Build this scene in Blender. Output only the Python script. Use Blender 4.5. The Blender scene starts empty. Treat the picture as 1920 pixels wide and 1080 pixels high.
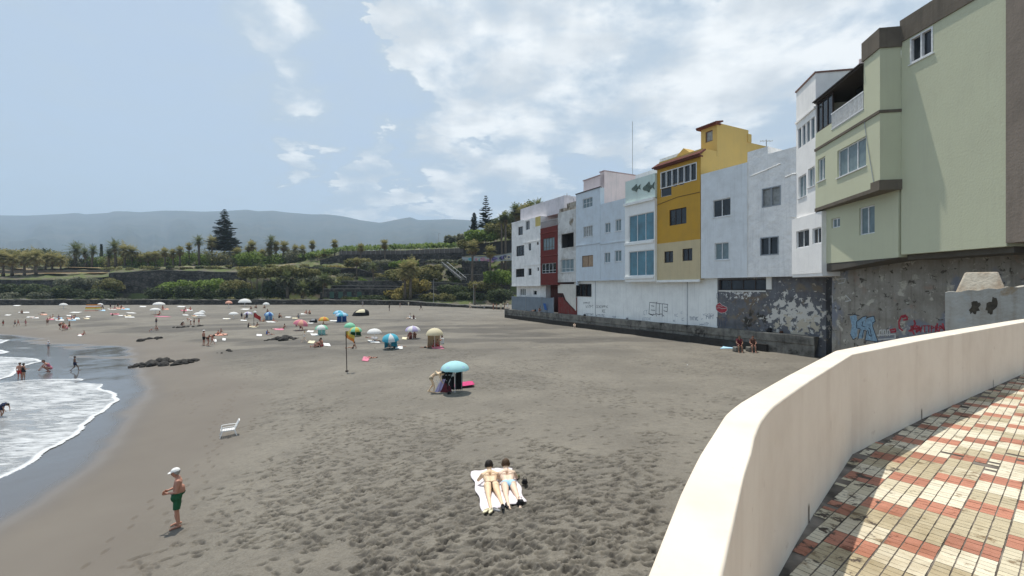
import bpy, math, random
import numpy as np
from mathutils import Vector, Matrix
random.seed(7)
RNG = np.random.default_rng(11)
R = math.radians
sc = bpy.context.scene

# ------------------------------------------------------------------ camera, sky, sun, exposure
F = 860.0                       # focal length in pixels of the 1920 wide photograph
CZ = 6.0                        # eye height above datum
cam = bpy.data.cameras.new('camera')
cam.lens = 36.0 * F / 1920.0
cam.clip_start = 0.05
cam.clip_end = 30000
camo = bpy.data.objects.new('camera', cam)
camo.location = (0, 0, CZ)
camo.rotation_euler = (R(90), 0, 0)
sc.collection.objects.link(camo)
sc.camera = camo

SUN_V = Vector((-0.130, 0.257, 0.957)).normalized()
sun = bpy.data.lights.new('sun', 'SUN')
sun.energy = 4.0
sun.angle = R(0.53)
sun.color = (1.0, 0.95, 0.87)
suno = bpy.data.objects.new('sun', sun)
suno.rotation_euler = SUN_V.to_track_quat('Z', 'Y').to_euler()
suno.location = (0, 0, 60)
sc.collection.objects.link(suno)

sc.view_settings.view_transform = 'Standard'
sc.view_settings.look = 'None'
sc.view_settings.exposure = 0.34
sc.view_settings.gamma = 1.0
sc.render.film_transparent = False
sc.cycles.max_bounces = 6
sc.cycles.volume_bounces = 1
sc.cycles.transparent_max_bounces = 8

def px_dir(u, v):
    return Vector(((u - 960) / F, 1.0, (540 - v) / F)).normalized()

def build_world():
    w = bpy.data.worlds.new("World")
    sc.world = w
    w.use_nodes = True
    nt = w.node_tree
    N, L = nt.nodes, nt.links
    N.clear()
    out = N.new('ShaderNodeOutputWorld')
    bg = N.new('ShaderNodeBackground')
    bg.inputs['Strength'].default_value = 0.13
    sky = N.new('ShaderNodeTexSky')
    sky.sky_type = 'NISHITA'
    sky.sun_disc = False
    sky.sun_elevation = math.asin(SUN_V.z)
    sky.sun_rotation = math.atan2(SUN_V.x, SUN_V.y)
    sky.air_density = 1.0
    sky.dust_density = 1.6
    sky.ozone_density = 1.6
    tc = N.new('ShaderNodeTexCoord')
    sep = N.new('ShaderNodeSeparateXYZ')
    L.new(tc.outputs['Generated'], sep.inputs[0])
    def m(op, a, b=None, c=None, clamp=False):
        n = N.new('ShaderNodeMath'); n.operation = op; n.use_clamp = clamp
        for i, q in enumerate((a, b, c)):
            if q is None: continue
            if isinstance(q, (int, float)): n.inputs[i].default_value = q
            else: L.new(q, n.inputs[i])
        return n.outputs[0]
    zz = m('ADD', m('MAXIMUM', sep.outputs['Z'], 0.0), 0.16)
    px = m('DIVIDE', sep.outputs['X'], zz)
    py = m('DIVIDE', sep.outputs['Y'], zz)
    comb = N.new('ShaderNodeCombineXYZ')
    L.new(px, comb.inputs[0]); L.new(py, comb.inputs[1])
    n1 = N.new('ShaderNodeTexNoise'); n1.inputs['Scale'].default_value = 2.0
    n1.inputs['Detail'].default_value = 9; n1.inputs['Roughness'].default_value = 0.56
    n1.inputs['Distortion'].default_value = 0.25
    L.new(comb.outputs[0], n1.inputs['Vector'])
    n2 = N.new('ShaderNodeTexNoise'); n2.inputs['Scale'].default_value = 7.0
    n2.inputs['Detail'].default_value = 8; n2.inputs['Roughness'].default_value = 0.6
    L.new(comb.outputs[0], n2.inputs['Vector'])
    # cloud banks stand in fixed compass directions
    wn = N.new('ShaderNodeTexNoise'); wn.inputs['Scale'].default_value = 2.6; wn.inputs['Detail'].default_value = 7; wn.inputs['Roughness'].default_value = .6
    L.new(comb.outputs[0], wn.inputs['Vector'])
    w1 = N.new('ShaderNodeVectorMath'); w1.operation = 'SUBTRACT'; L.new(wn.outputs['Color'], w1.inputs[0]); w1.inputs[1].default_value = (.5, .5, .5)
    w2 = N.new('ShaderNodeVectorMath'); w2.operation = 'SCALE'; L.new(w1.outputs[0], w2.inputs[0]); w2.inputs['Scale'].default_value = .34
    w3 = N.new('ShaderNodeVectorMath'); w3.operation = 'ADD'; L.new(tc.outputs['Generated'], w3.inputs[0]); L.new(w2.outputs[0], w3.inputs[1])
    w4 = N.new('ShaderNodeVectorMath'); w4.operation = 'NORMALIZE'; L.new(w3.outputs[0], w4.inputs[0])
    tot = None
    for (u, v, rad, amp) in CLOUDS:
        d = px_dir(u, v)
        vm = N.new('ShaderNodeVectorMath'); vm.operation = 'DOT_PRODUCT'
        L.new(w4.outputs[0], vm.inputs[0]); vm.inputs[1].default_value = d
        c1 = math.cos(R(rad * 1.35))
        mr = N.new('ShaderNodeMapRange'); mr.interpolation_type = 'SMOOTHERSTEP'
        mr.inputs['From Min'].default_value = c1; mr.inputs['From Max'].default_value = 1.0
        mr.inputs['To Min'].default_value = 0; mr.inputs['To Max'].default_value = amp
        L.new(vm.outputs['Value'], mr.inputs['Value'])
        tot = mr.outputs[0] if tot is None else m('ADD', tot, mr.outputs[0])
    tot = m('MINIMUM', tot, 0.31)
    base = m('ADD', m('MULTIPLY', n1.outputs['Fac'], 0.90), m('MULTIPLY', n2.outputs['Fac'], 0.36))
    s = m('ADD', base, tot)
    mr = N.new('ShaderNodeMapRange'); mr.interpolation_type = 'SMOOTHSTEP'
    mr.inputs['From Min'].default_value = 0.81; mr.inputs['From Max'].default_value = 1.02
    L.new(s, mr.inputs['Value'])
    veil = N.new('ShaderNodeMapRange'); veil.interpolation_type = 'SMOOTHSTEP'
    veil.inputs['From Min'].default_value = 0.5; veil.inputs['From Max'].default_value = 1.0
    veil.inputs['To Max'].default_value = 0.38
    L.new(s, veil.inputs['Value'])
    # shaded cloud bellies
    n3 = N.new('ShaderNodeTexNoise'); n3.inputs['Scale'].default_value = 3.4; n3.inputs['Detail'].default_value = 7
    L.new(comb.outputs[0], n3.inputs['Vector'])
    ccol = N.new('ShaderNodeValToRGB')
    ccol.color_ramp.elements[0].position = 0.40; ccol.color_ramp.elements[0].color = (4.5, 4.7, 4.8, 1)
    ccol.color_ramp.elements[1].position = 0.58; ccol.color_ramp.elements[1].color = (7.0, 7.0, 6.8, 1)
    L.new(n3.outputs['Fac'], ccol.inputs[0])
    mixv = N.new('ShaderNodeMix'); mixv.data_type = 'RGBA'
    mixv.inputs['B'].default_value = (3.2, 3.8, 4.4, 1)
    L.new(m('ADD', veil.outputs[0], 0.72), mixv.inputs['Factor']); L.new(sky.outputs[0], mixv.inputs['A'])
    mixc = N.new('ShaderNodeMix'); mixc.data_type = 'RGBA'
    L.new(m('MULTIPLY', mr.outputs[0], 0.9), mixc.inputs['Factor'])
    L.new(mixv.outputs['Result'], mixc.inputs['A']); L.new(ccol.outputs[0], mixc.inputs['B'])
    L.new(mixc.outputs['Result'], bg.inputs['Color'])
    L.new(bg.outputs[0], out.inputs[0])

CLOUDS = [(800, 40, 5, .34), (880, 90, 8, .36), (980, 60, 11, .40), (1110, 60, 8, .38), (1120, 160, 7, .36),
          (1190, 200, 7, .40), (1290, 170, 8, .40), (1400, 215, 7, .32), (1580, 30, 9, .36), (1700, 20, 10, .36),
          (975, 255, 6, .30), (820, 245, 4, .24), (700, 325, 3.5, .36), (840, 360, 4.5, .38), (1000, 320, 6, .24),
          (680, 390, 4, .26), (570, 287, 2.6, .30), (550, 105, 4, .20), (712, 62, 1.4, .5), (900, 190, 5, .2), (930, 400, 6, .2)]
build_world()

# ------------------------------------------------------------------ helpers
def link(o, parent=None):
    sc.collection.objects.link(o)
    if parent is not None: o.parent = parent
    return o
def tag(o, label=None, cat=None, group=None, kind=None):
    if label: o['label'] = label
    if cat: o['category'] = cat
    if group: o['group'] = group
    if kind: o['kind'] = kind
    return o
def empty(name, loc=(0, 0, 0), rz=0, label=None, cat=None, group=None):
    o = bpy.data.objects.new(name, None)
    o.location = loc; o.rotation_euler = (0, 0, rz); o.empty_display_size = .3
    link(o); tag(o, label, cat, group)
    return o
def copy_tree(o, parent=None):
    c = o.copy(); sc.collection.objects.link(c)
    if parent is not None: c.parent = parent
    for ch in list(o.children): copy_tree(ch, c)
    return c
def drop_tree(o):
    for ch in list(o.children): drop_tree(ch)
    bpy.data.objects.remove(o)

class MB:
    def __init__(s): s.v = []; s.f = []
    def add(s, vs, fs):
        n = len(s.v); s.v += [tuple(q) for q in vs]; s.f += [tuple(i + n for i in f) for f in fs]; return s
    def box(s, x0, x1, y0, y1, z0, z1):
        return s.add([(x0, y0, z0), (x1, y0, z0), (x1, y1, z0), (x0, y1, z0), (x0, y0, z1), (x1, y0, z1), (x1, y1, z1), (x0, y1, z1)],
                     [(0, 3, 2, 1), (4, 5, 6, 7), (0, 1, 5, 4), (1, 2, 6, 5), (2, 3, 7, 6), (3, 0, 4, 7)])
    def prism(s, pts, z0, z1):
        """pts counter-clockwise; z0/z1 number or list"""
        n = len(pts)
        a = z0 if isinstance(z0, (list, tuple)) else [z0] * n
        b = z1 if isinstance(z1, (list, tuple)) else [z1] * n
        vs = [(p[0], p[1], a[i]) for i, p in enumerate(pts)] + [(p[0], p[1], b[i]) for i, p in enumerate(pts)]
        fs = [tuple(reversed(range(n))), tuple(range(n, 2 * n))] + [(i, (i + 1) % n, n + (i + 1) % n, n + i) for i in range(n)]
        return s.add(vs, fs)
    def tube(s, pts, rad, n=8, caps=True):
        pts = [Vector(p) for p in pts]
        rr = rad if isinstance(rad, (list, tuple)) else [rad] * len(pts)
        base = len(s.v)
        prev = None
        for i, p in enumerate(pts):
            d = (pts[min(i + 1, len(pts) - 1)] - pts[max(i - 1, 0)])
            if d.length < 1e-9: d = Vector((0, 0, 1))
            d.normalize()
            if prev is None:
                x = d.orthogonal().normalized()
            else:
                x = prev - d * prev.dot(d)
                x = x.normalized() if x.length > 1e-6 else d.orthogonal().normalized()
            prev = x
            y = d.cross(x)
            for k in range(n):
                a = 2 * math.pi * k / n
                q = p + (x * math.cos(a) + y * math.sin(a)) * rr[i]
                s.v.append(tuple(q))
        for i in range(len(pts) - 1):
            for k in range(n):
                s.f.append((base + i * n + k, base + i * n + (k + 1) % n, base + (i + 1) * n + (k + 1) % n, base + (i + 1) * n + k))
        if caps:
            s.f.append(tuple(base + k for k in reversed(range(n))))
            s.f.append(tuple(base + (len(pts) - 1) * n + k for k in range(n)))
        return s
    def ell(s, c, r, nu=12, nv=8, rot=None):
        c = Vector(c)
        if isinstance(r, (int, float)): r = (r, r, r)
        base = len(s.v)
        for j in range(nv + 1):
            t = math.pi * j / nv
            for i in range(nu):
                a = 2 * math.pi * i / nu
                q = Vector((r[0] * math.sin(t) * math.cos(a), r[1] * math.sin(t) * math.sin(a), r[2] * math.cos(t)))
                if rot is not None: q = rot @ q
                s.v.append(tuple(c + q))
        for j in range(nv):
            for i in range(nu):
                s.f.append((base + j * nu + i, base + (j + 1) * nu + i, base + (j + 1) * nu + (i + 1) % nu, base + j * nu + (i + 1) % nu))
        return s
    def build(s, name, mat, parent=None, smooth=False, bevel=0, label=None):
        me = bpy.data.meshes.new(name)
        me.from_pydata(s.v, [], s.f); me.update()
        if smooth: me.polygons.foreach_set('use_smooth', [True] * len(me.polygons))
        if mat: me.materials.append(mat)
        o = bpy.data.objects.new(name, me)
        link(o, parent)
        if bevel:
            b = o.modifiers.new('bevel', 'BEVEL'); b.width = bevel; b.segments = 2; b.limit_method = 'ANGLE'
        if label: o['label'] = label
        return o

def np_mesh(name, verts, faces, mat, parent=None, smooth=False):
    """verts (n,3), faces (m,k) arrays"""
    me = bpy.data.meshes.new(name)
    verts = np.asarray(verts, np.float32); faces = np.asarray(faces, np.int32)
    m, k = faces.shape
    me.vertices.add(len(verts)); me.vertices.foreach_set('co', verts.ravel())
    me.loops.add(m * k); me.loops.foreach_set('vertex_index', faces.ravel())
    me.polygons.add(m)
    me.polygons.foreach_set('loop_start', np.arange(0, m * k, k, dtype=np.int32))
    if smooth: me.polygons.foreach_set('use_smooth', np.ones(m, bool))
    me.update(calc_edges=True)
    if mat: me.materials.append(mat)
    o = bpy.data.objects.new(name, me)
    link(o, parent)
    return o
def add_attr(o, name, arr, domain='POINT', typ='FLOAT'):
    a = o.data.attributes.new(name, typ, domain)
    if typ == 'FLOAT': a.data.foreach_set('value', np.asarray(arr, np.float32).ravel())
    else: a.data.foreach_set('color', np.asarray(arr, np.float32).ravel())

# ------------------------------------------------------------------ noise in numpy
_T = RNG.random((256, 256))
def vnoise(x, y):
    xi = np.floor(x).astype(int); yi = np.floor(y).astype(int)
    fx = x - xi; fy = y - yi
    fx = fx * fx * (3 - 2 * fx); fy = fy * fy * (3 - 2 * fy)
    a = _T[xi & 255, yi & 255]; b = _T[(xi + 1) & 255, yi & 255]
    c = _T[xi & 255, (yi + 1) & 255]; d = _T[(xi + 1) & 255, (yi + 1) & 255]
    return (a * (1 - fx) + b * fx) * (1 - fy) + (c * (1 - fx) + d * fx) * fy
def fbm(x, y, octs=4):
    s = 0; a = .5; t = 0
    for i in range(octs):
        s = s + a * vnoise(x + 17.3 * i, y - 9.1 * i); t += a; a *= .5; x = x * 2.03; y = y * 2.03
    return s / t

# ------------------------------------------------------------------ ground height
SH_Y = np.array([-60, 5, 13.6, 19.6, 31.4, 41.9, 57, 73.9, 100, 160, 400.])
SH_X = np.array([-20, -13.2, -15.2, -17.3, -24.5, -33.6, -47, -82.5, -150, -300, -900.])
SH_C = np.array([1, .98, .95, .90, .78, .74, .62, .45, .38, .38, .38])
def shore_d(x, y):
    return (x - np.interp(y, SH_Y, SH_X)) * np.interp(y, SH_Y, SH_C)
def gz(x, y):
    x = np.asarray(x, float); y = np.asarray(y, float)
    d = shore_d(x, y)
    up = -1.3 + 1.8 * (1 - np.exp(-np.maximum(d, 0) / 20))
    dn = np.maximum(-1.3 + .035 * np.minimum(d, 0), -4)
    z = np.where(d > 0, up, dn)
    return z + 1.25 * np.exp(-((x - 3) / 9.5) ** 2 - ((y - 7) / 13) ** 2)
def G(u, v, lift=0.0):
    """point of the beach seen at photo pixel (u, v)"""
    k = (u - 960) / F; q = (540 - v) / F
    Y = np.exp(np.linspace(math.log(3), math.log(260), 6000))
    f = CZ + q * Y - gz(k * Y, Y)
    i = np.argmax(f < 0)
    if f[i] >= 0: i = len(Y) - 1
    y = Y[i]; x = k * y
    return Vector((x, y, float(gz(x, y)) + lift))
def Wp(u, v, Y):
    return Vector(((u - 960) / F * Y, Y, CZ + (540 - v) * Y / F))

# ------------------------------------------------------------------ materials
def new_mat(name):
    m = bpy.data.materials.new(name); m.use_nodes = True
    nt = m.node_tree; b = nt.nodes['Principled BSDF']
    return m, nt, b
def rgb(c): return (c[0], c[1], c[2], 1)
_mats = {}
def simple(name, col, rough=.7, metal=0, var=.12, scale=6, bump=0, spec=.3, trans=0):
    if name in _mats: return _mats[name]
    m, nt, b = new_mat(name)
    b.inputs['Roughness'].default_value = rough; b.inputs['Metallic'].default_value = metal
    b.inputs['Specular IOR Level'].default_value = spec
    tc = nt.nodes.new('ShaderNodeTexCoord')
    n = nt.nodes.new('ShaderNodeTexNoise'); n.inputs['Scale'].default_value = scale; n.inputs['Detail'].default_value = 5
    nt.links.new(tc.outputs['Object'], n.inputs['Vector'])
    r = nt.nodes.new('ShaderNodeValToRGB')
    r.color_ramp.elements[0].position = .3; r.color_ramp.elements[1].position = .7
    r.color_ramp.elements[0].color = rgb([c * (1 - var) for c in col]); r.color_ramp.elements[1].color = rgb([min(1, c * (1 + var)) for c in col])
    nt.links.new(n.outputs['Fac'], r.inputs[0]); nt.links.new(r.outputs[0], b.inputs['Base Color'])
    if bump:
        bp = nt.nodes.new('ShaderNodeBump'); bp.inputs['Strength'].default_value = bump; bp.inputs['Distance'].default_value = .02
        nt.links.new(n.outputs['Fac'], bp.inputs['Height']); nt.links.new(bp.outputs[0], b.inputs['Normal'])
    if trans: b.inputs['Transmission Weight'].default_value = trans
    _mats[name] = m
    return m
def stucco(name, col, dirt=(.16, .15, .13), amt=.35, scale=.9, bump=.25, streak=True, rough=.85, patch=None, patch_amt=.5, lump=0):
    """painted render with blotches, streaks and optional peeled patches"""
    m, nt, b = new_mat(name); N, L = nt.nodes, nt.links
    b.inputs['Roughness'].default_value = rough; b.inputs['Specular IOR Level'].default_value = .2
    tc = N.new('ShaderNodeTexCoord')
    n = N.new('ShaderNodeTexNoise'); n.inputs['Scale'].default_value = scale; n.inputs['Detail'].default_value = 8; n.inputs['Roughness'].default_value = .65
    L.new(tc.outputs['Object'], n.inputs['Vector'])
    r = N.new('ShaderNodeValToRGB'); r.color_ramp.elements[0].position = .42; r.color_ramp.elements[1].position = .78
    r.color_ramp.elements[0].color = (0, 0, 0, 1); r.color_ramp.elements[1].color = (amt, amt, amt, 1)
    L.new(n.outputs['Fac'], r.inputs[0])
    mx = N.new('ShaderNodeMix'); mx.data_type = 'RGBA'
    mx.inputs['A'].default_value = rgb(col); mx.inputs['B'].default_value = rgb(dirt)
    L.new(r.outputs[0], mx.inputs['Factor'])
    res = mx.outputs['Result']
    if streak:
        mp = N.new('ShaderNodeMapping'); mp.inputs['Scale'].default_value = (2.6, 2.6, .16)
        L.new(tc.outputs['Object'], mp.inputs[0])
        n2 = N.new('ShaderNodeTexNoise'); n2.inputs['Scale'].default_value = 1.6; n2.inputs['Detail'].default_value = 6
        L.new(mp.outputs[0], n2.inputs['Vector'])
        r2 = N.new('ShaderNodeValToRGB'); r2.color_ramp.elements[0].position = .52; r2.color_ramp.elements[1].position = .8
        r2.color_ramp.elements[0].color = (0, 0, 0, 1); r2.color_ramp.elements[1].color = (amt * .8,) * 3 + (1,)
        L.new(n2.outputs['Fac'], r2.inputs[0])
        mx2 = N.new('ShaderNodeMix'); mx2.data_type = 'RGBA'; mx2.inputs['B'].default_value = rgb(dirt)
        L.new(r2.outputs[0], mx2.inputs['Factor']); L.new(res, mx2.inputs['A']); res = mx2.outputs['Result']
    nf = None
    for i, (pc, sc_, lo, hi, *ctr) in enumerate(patch or []):
        nf = N.new('ShaderNodeTexNoise'); nf.inputs['Scale'].default_value = sc_; nf.inputs['Detail'].default_value = 10; nf.inputs['Roughness'].default_value = .62
        nf.inputs['Distortion'].default_value = .4
        mp = N.new('ShaderNodeMapping'); mp.inputs['Location'].default_value = (3.1 * i + 1, 7.7 * i, 2.2 * i)
        L.new(tc.outputs['Object'], mp.inputs[0]); L.new(mp.outputs[0], nf.inputs['Vector'])
        rr = N.new('ShaderNodeMapRange'); rr.inputs['From Min'].default_value = lo; rr.inputs['From Max'].default_value = hi
        L.new(nf.outputs['Fac'], rr.inputs['Value'])
        m3 = N.new('ShaderNodeMix'); m3.data_type = 'RGBA'; m3.inputs['B'].default_value = rgb(pc)
        fo = rr.outputs[0]
        if ctr:
            cx, cz_, rx, rz_ = ctr
            mg = N.new('ShaderNodeMapping'); mg.inputs['Location'].default_value = (-cx / rx, 0, -cz_ / rz_); mg.inputs['Scale'].default_value = (1 / rx, 0, 1 / rz_)
            ln = N.new('ShaderNodeVectorMath'); ln.operation = 'LENGTH'; L.new(tc.outputs['Object'], mg.inputs[0]); L.new(mg.outputs[0], ln.inputs[0])
            rg = N.new('ShaderNodeMapRange'); rg.inputs['From Min'].default_value = 0; rg.inputs['From Max'].default_value = 1.25; rg.inputs['To Min'].default_value = .13; rg.inputs['To Max'].default_value = -.12
            L.new(ln.outputs['Value'], rg.inputs['Value']); ad = N.new('ShaderNodeMath'); ad.operation = 'ADD'; L.new(rg.outputs[0], ad.inputs[0]); L.new(nf.outputs['Fac'], ad.inputs[1]); L.new(ad.outputs[0], rr.inputs['Value'])
        L.new(fo, m3.inputs['Factor']); L.new(res, m3.inputs['A']); res = m3.outputs['Result']
    L.new(res, b.inputs['Base Color'])
    nb = N.new('ShaderNodeTexNoise'); nb.inputs['Scale'].default_value = 9; nb.inputs['Detail'].default_value = 8
    L.new(tc.outputs['Object'], nb.inputs['Vector'])
    bp = N.new('ShaderNodeBump'); bp.inputs['Strength'].default_value = bump; bp.inputs['Distance'].default_value = .04
    L.new(nb.outputs['Fac'], bp.inputs['Height'])
    last = bp
    if lump:
        nl = N.new('ShaderNodeTexNoise'); nl.inputs['Scale'].default_value = 1.3; nl.inputs['Detail'].default_value = 5
        L.new(tc.outputs['Object'], nl.inputs['Vector'])
        b2 = N.new('ShaderNodeBump'); b2.inputs['Strength'].default_value = lump; b2.inputs['Distance'].default_value = .25
        L.new(nl.outputs['Fac'], b2.inputs['Height']); L.new(bp.outputs[0], b2.inputs['Normal']); last = b2
    L.new(last.outputs[0], b.inputs['Normal'])
    return m
def stone_mat(name, c1, c2, scale=1.2, mortar=(.03, .03, .03), bump=.8, zs=1.5):
    m, nt, b = new_mat(name); N, L = nt.nodes, nt.links
    b.inputs['Roughness'].default_value = .9; b.inputs['Specular IOR Level'].default_value = .15
    tc = N.new('ShaderNodeTexCoord'); mp = N.new('ShaderNodeMapping'); mp.inputs['Scale'].default_value = (1, 1, zs)
    L.new(tc.outputs['Object'], mp.inputs[0])
    v = N.new('ShaderNodeTexVoronoi'); v.inputs['Scale'].default_value = scale
    L.new(mp.outputs[0], v.inputs['Vector'])
    ve = N.new('ShaderNodeTexVoronoi'); ve.inputs['Scale'].default_value = scale; ve.feature = 'DISTANCE_TO_EDGE'
    L.new(mp.outputs[0], ve.inputs['Vector'])
    mx = N.new('ShaderNodeMix'); mx.data_type = 'RGBA'; mx.inputs['A'].default_value = rgb(c1); mx.inputs['B'].default_value = rgb(c2)
    sp = N.new('ShaderNodeSeparateColor'); L.new(v.outputs['Color'], sp.inputs[0]); L.new(sp.outputs[0], mx.inputs['Factor'])
    r = N.new('ShaderNodeMapRange'); r.inputs['From Max'].default_value = .12; L.new(ve.outputs['Distance'], r.inputs['Value'])
    m2 = N.new('ShaderNodeMix'); m2.data_type = 'RGBA'; m2.inputs['A'].default_value = rgb(mortar)
    L.new(r.outputs[0], m2.inputs['Factor']); L.new(mx.outputs['Result'], m2.inputs['B'])
    nn = N.new('ShaderNodeTexNoise'); nn.inputs['Scale'].default_value = .35; nn.inputs['Detail'].default_value = 8
    L.new(tc.outputs['Object'], nn.inputs['Vector'])
    mm = N.new('ShaderNodeMapRange'); mm.inputs['From Min'].default_value = .3; mm.inputs['From Max'].default_value = .7
    mm.inputs['To Min'].default_value = .55; mm.inputs['To Max'].default_value = 1.5
    L.new(nn.outputs['Fac'], mm.inputs['Value'])
    m3 = N.new('ShaderNodeMix'); m3.data_type = 'RGBA'; m3.blend_type = 'MULTIPLY'; m3.inputs['Factor'].default_value = 1
    L.new(m2.outputs['Result'], m3.inputs['A']); L.new(mm.outputs[0], m3.inputs['B'])
    L.new(m3.outputs['Result'], b.inputs['Base Color'])
    bp = N.new('ShaderNodeBump'); bp.inputs['Strength'].default_value = bump; bp.inputs['Distance'].default_value = .1
    L.new(r.outputs[0], bp.inputs['Height']); L.new(bp.outputs[0], b.inputs['Normal'])
    return m
def leaf_mat(name, cols, rough=.6, trans=.48):
    """foliage: tint from a per-face attribute, some light passes through"""
    m, nt, b = new_mat(name); N, L = nt.nodes, nt.links
    at = N.new('ShaderNodeAttribute'); at.attribute_name = 'tint'
    r = N.new('ShaderNodeValToRGB')
    els = r.color_ramp.elements
    while len(els) < len(cols): els.new(.5)
    for i, c in enumerate(cols):
        els[i].position = i / (len(cols) - 1); els[i].color = rgb(c)
    L.new(at.outputs['Fac'], r.inputs[0]); L.new(r.outputs[0], b.inputs['Base Color'])
    b.inputs['Roughness'].default_value = rough; b.inputs['Specular IOR Level'].default_value = .25
    tr = N.new('ShaderNodeBsdfTranslucent'); L.new(r.outputs[0], tr.inputs['Color'])
    ms = N.new('ShaderNodeMixShader'); ms.inputs[0].default_value = trans
    L.new(b.outputs[0], ms.inputs[1]); L.new(tr.outputs[0], ms.inputs[2])
    L.new(ms.outputs[0], N['Material Output'].inputs[0])
    return m
# ------------------------------------------------------------------ setting: sand
def sand_material():
    m, nt, b = new_mat('dark_volcanic_sand'); N, L = nt.nodes, nt.links
    tc = N.new('ShaderNodeTexCoord')
    def attr(n):
        a = N.new('ShaderNodeAttribute'); a.attribute_name = n; return a.outputs['Fac']
    def noise(scale, det=6, rough=.6, vec=None):
        n = N.new('ShaderNodeTexNoise'); n.inputs['Scale'].default_value = scale; n.inputs['Detail'].default_value = det
        n.inputs['Roughness'].default_value = rough; L.new(vec or tc.outputs['Object'], n.inputs['Vector']); return n.outputs['Fac']
    def mixc(f, a, bb):
        x = N.new('ShaderNodeMix'); x.data_type = 'RGBA'
        if isinstance(f, float): x.inputs['Factor'].default_value = f
        else: L.new(f, x.inputs['Factor'])
        for k, q in (('A', a), ('B', bb)):
            if isinstance(q, tuple): x.inputs[k].default_value = rgb(q)
            else: L.new(q, x.inputs[k])
        return x.outputs['Result']
    def ramp(f, lo, hi, a=0., c=1.):
        x = N.new('ShaderNodeMapRange'); x.inputs['From Min'].default_value = lo; x.inputs['From Max'].default_value = hi
        x.inputs['To Min'].default_value = a; x.inputs['To Max'].default_value = c
        x.interpolation_type = 'SMOOTHSTEP'
        L.new(f, x.inputs['Value']); return x.outputs[0]
    big = noise(.18, 6)
    mid = noise(4.5, 9, .72)
    fine = noise(22, 6, .8)
    dry = mixc(ramp(big, .35, .65), (.114, .100, .077), (.168, .150, .117))
    dry = mixc(ramp(mid, .40, .66, 0, .5), dry, (.080, .071, .055))
    dry = mixc(ramp(fine, .42, .72, 0, .5), dry, (.27, .25, .21))
    dry = mixc(ramp(fine, .26, .42, .5, 0), dry, (.07, .062, .052))
    mpd = N.new('ShaderNodeMapping'); mpd.inputs['Rotation'].default_value = (0, 0, R(-24)); mpd.inputs['Scale'].default_value = (1, 2.6, 1)
    L.new(tc.outputs['Object'], mpd.inputs[0])
    scuff = noise(3.6, 6, .62, mpd.outputs[0])
    sc2 = N.new('ShaderNodeMath'); sc2.operation = 'MULTIPLY'; rn = noise(2.6, 4, .6, mpd.outputs[0])
    a1 = N.new('ShaderNodeMath'); a1.operation = 'SUBTRACT'; L.new(rn, a1.inputs[0]); a1.inputs[1].default_value = .5
    a2 = N.new('ShaderNodeMath'); a2.operation = 'ABSOLUTE'; L.new(a1.outputs[0], a2.inputs[0])
    brk = noise(5.0, 4, .6)
    a3 = N.new('ShaderNodeMath'); a3.operation = 'MULTIPLY'; L.new(ramp(a2.outputs[0], .004, .022, 1, 0), a3.inputs[0]); L.new(ramp(brk, .50, .56), a3.inputs[1])
    a4 = N.new('ShaderNodeMath'); a4.operation = 'MAXIMUM'; L.new(a3.outputs[0], a4.inputs[0]); L.new(ramp(scuff, .61, .64, 0, .7), a4.inputs[1])
    L.new(a4.outputs[0], sc2.inputs[0]); L.new(attr('scuffed'), sc2.inputs[1])
    dry = mixc(sc2.outputs[0], dry, (.048, .042, .033))
    dry = mixc(attr('dig_shade'), dry, (.036, .031, .025))
    # packed, damp band next to the swash
    damp = mixc(ramp(big, .3, .7), (.120, .102, .081), (.140, .121, .097))
    col = mixc(attr('smooth'), dry, damp)
    wet = attr('wet')
    col = mixc(wet, col, (.092, .086, .082))
    L.new(col, b.inputs['Base Color'])
    rr = ramp(wet, .2, 1, .95, .13)
    L.new(rr, b.inputs['Roughness'])
    b.inputs['Specular IOR Level'].default_value = .85
    mps = N.new('ShaderNodeMapping'); mps.inputs['Rotation'].default_value = (0, 0, R(-15)); mps.inputs['Scale'].default_value = (.6, 1, 1)
    L.new(tc.outputs['Object'], mps.inputs[0])
    h1 = noise(7, 6, .6, mps.outputs[0])
    mx = N.new('ShaderNodeMath'); mx.operation = 'MULTIPLY'; L.new(h1, mx.inputs[0])
    inv = N.new('ShaderNodeMath'); inv.operation = 'SUBTRACT'; inv.inputs[0].default_value = 1.0; L.new(attr('smooth'), inv.inputs[1])
    bp = N.new('ShaderNodeBump'); bp.inputs['Distance'].default_value = .010
    st = N.new('ShaderNodeMath'); st.operation = 'MULTIPLY_ADD'; L.new(inv.outputs[0], st.inputs[0]); st.inputs[1].default_value = .85; st.inputs[2].default_value = .03
    L.new(st.outputs[0], bp.inputs['Strength']); L.new(h1, bp.inputs['Height'])
    b2 = N.new('ShaderNodeBump'); b2.inputs['Distance'].default_value = .010
    L.new(st.outputs[0], b2.inputs['Strength']); L.new(fine, b2.inputs['Height']); L.new(bp.outputs[0], b2.inputs['Normal'])
    L.new(b2.outputs[0], b.inputs['Normal'])
    return m

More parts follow.
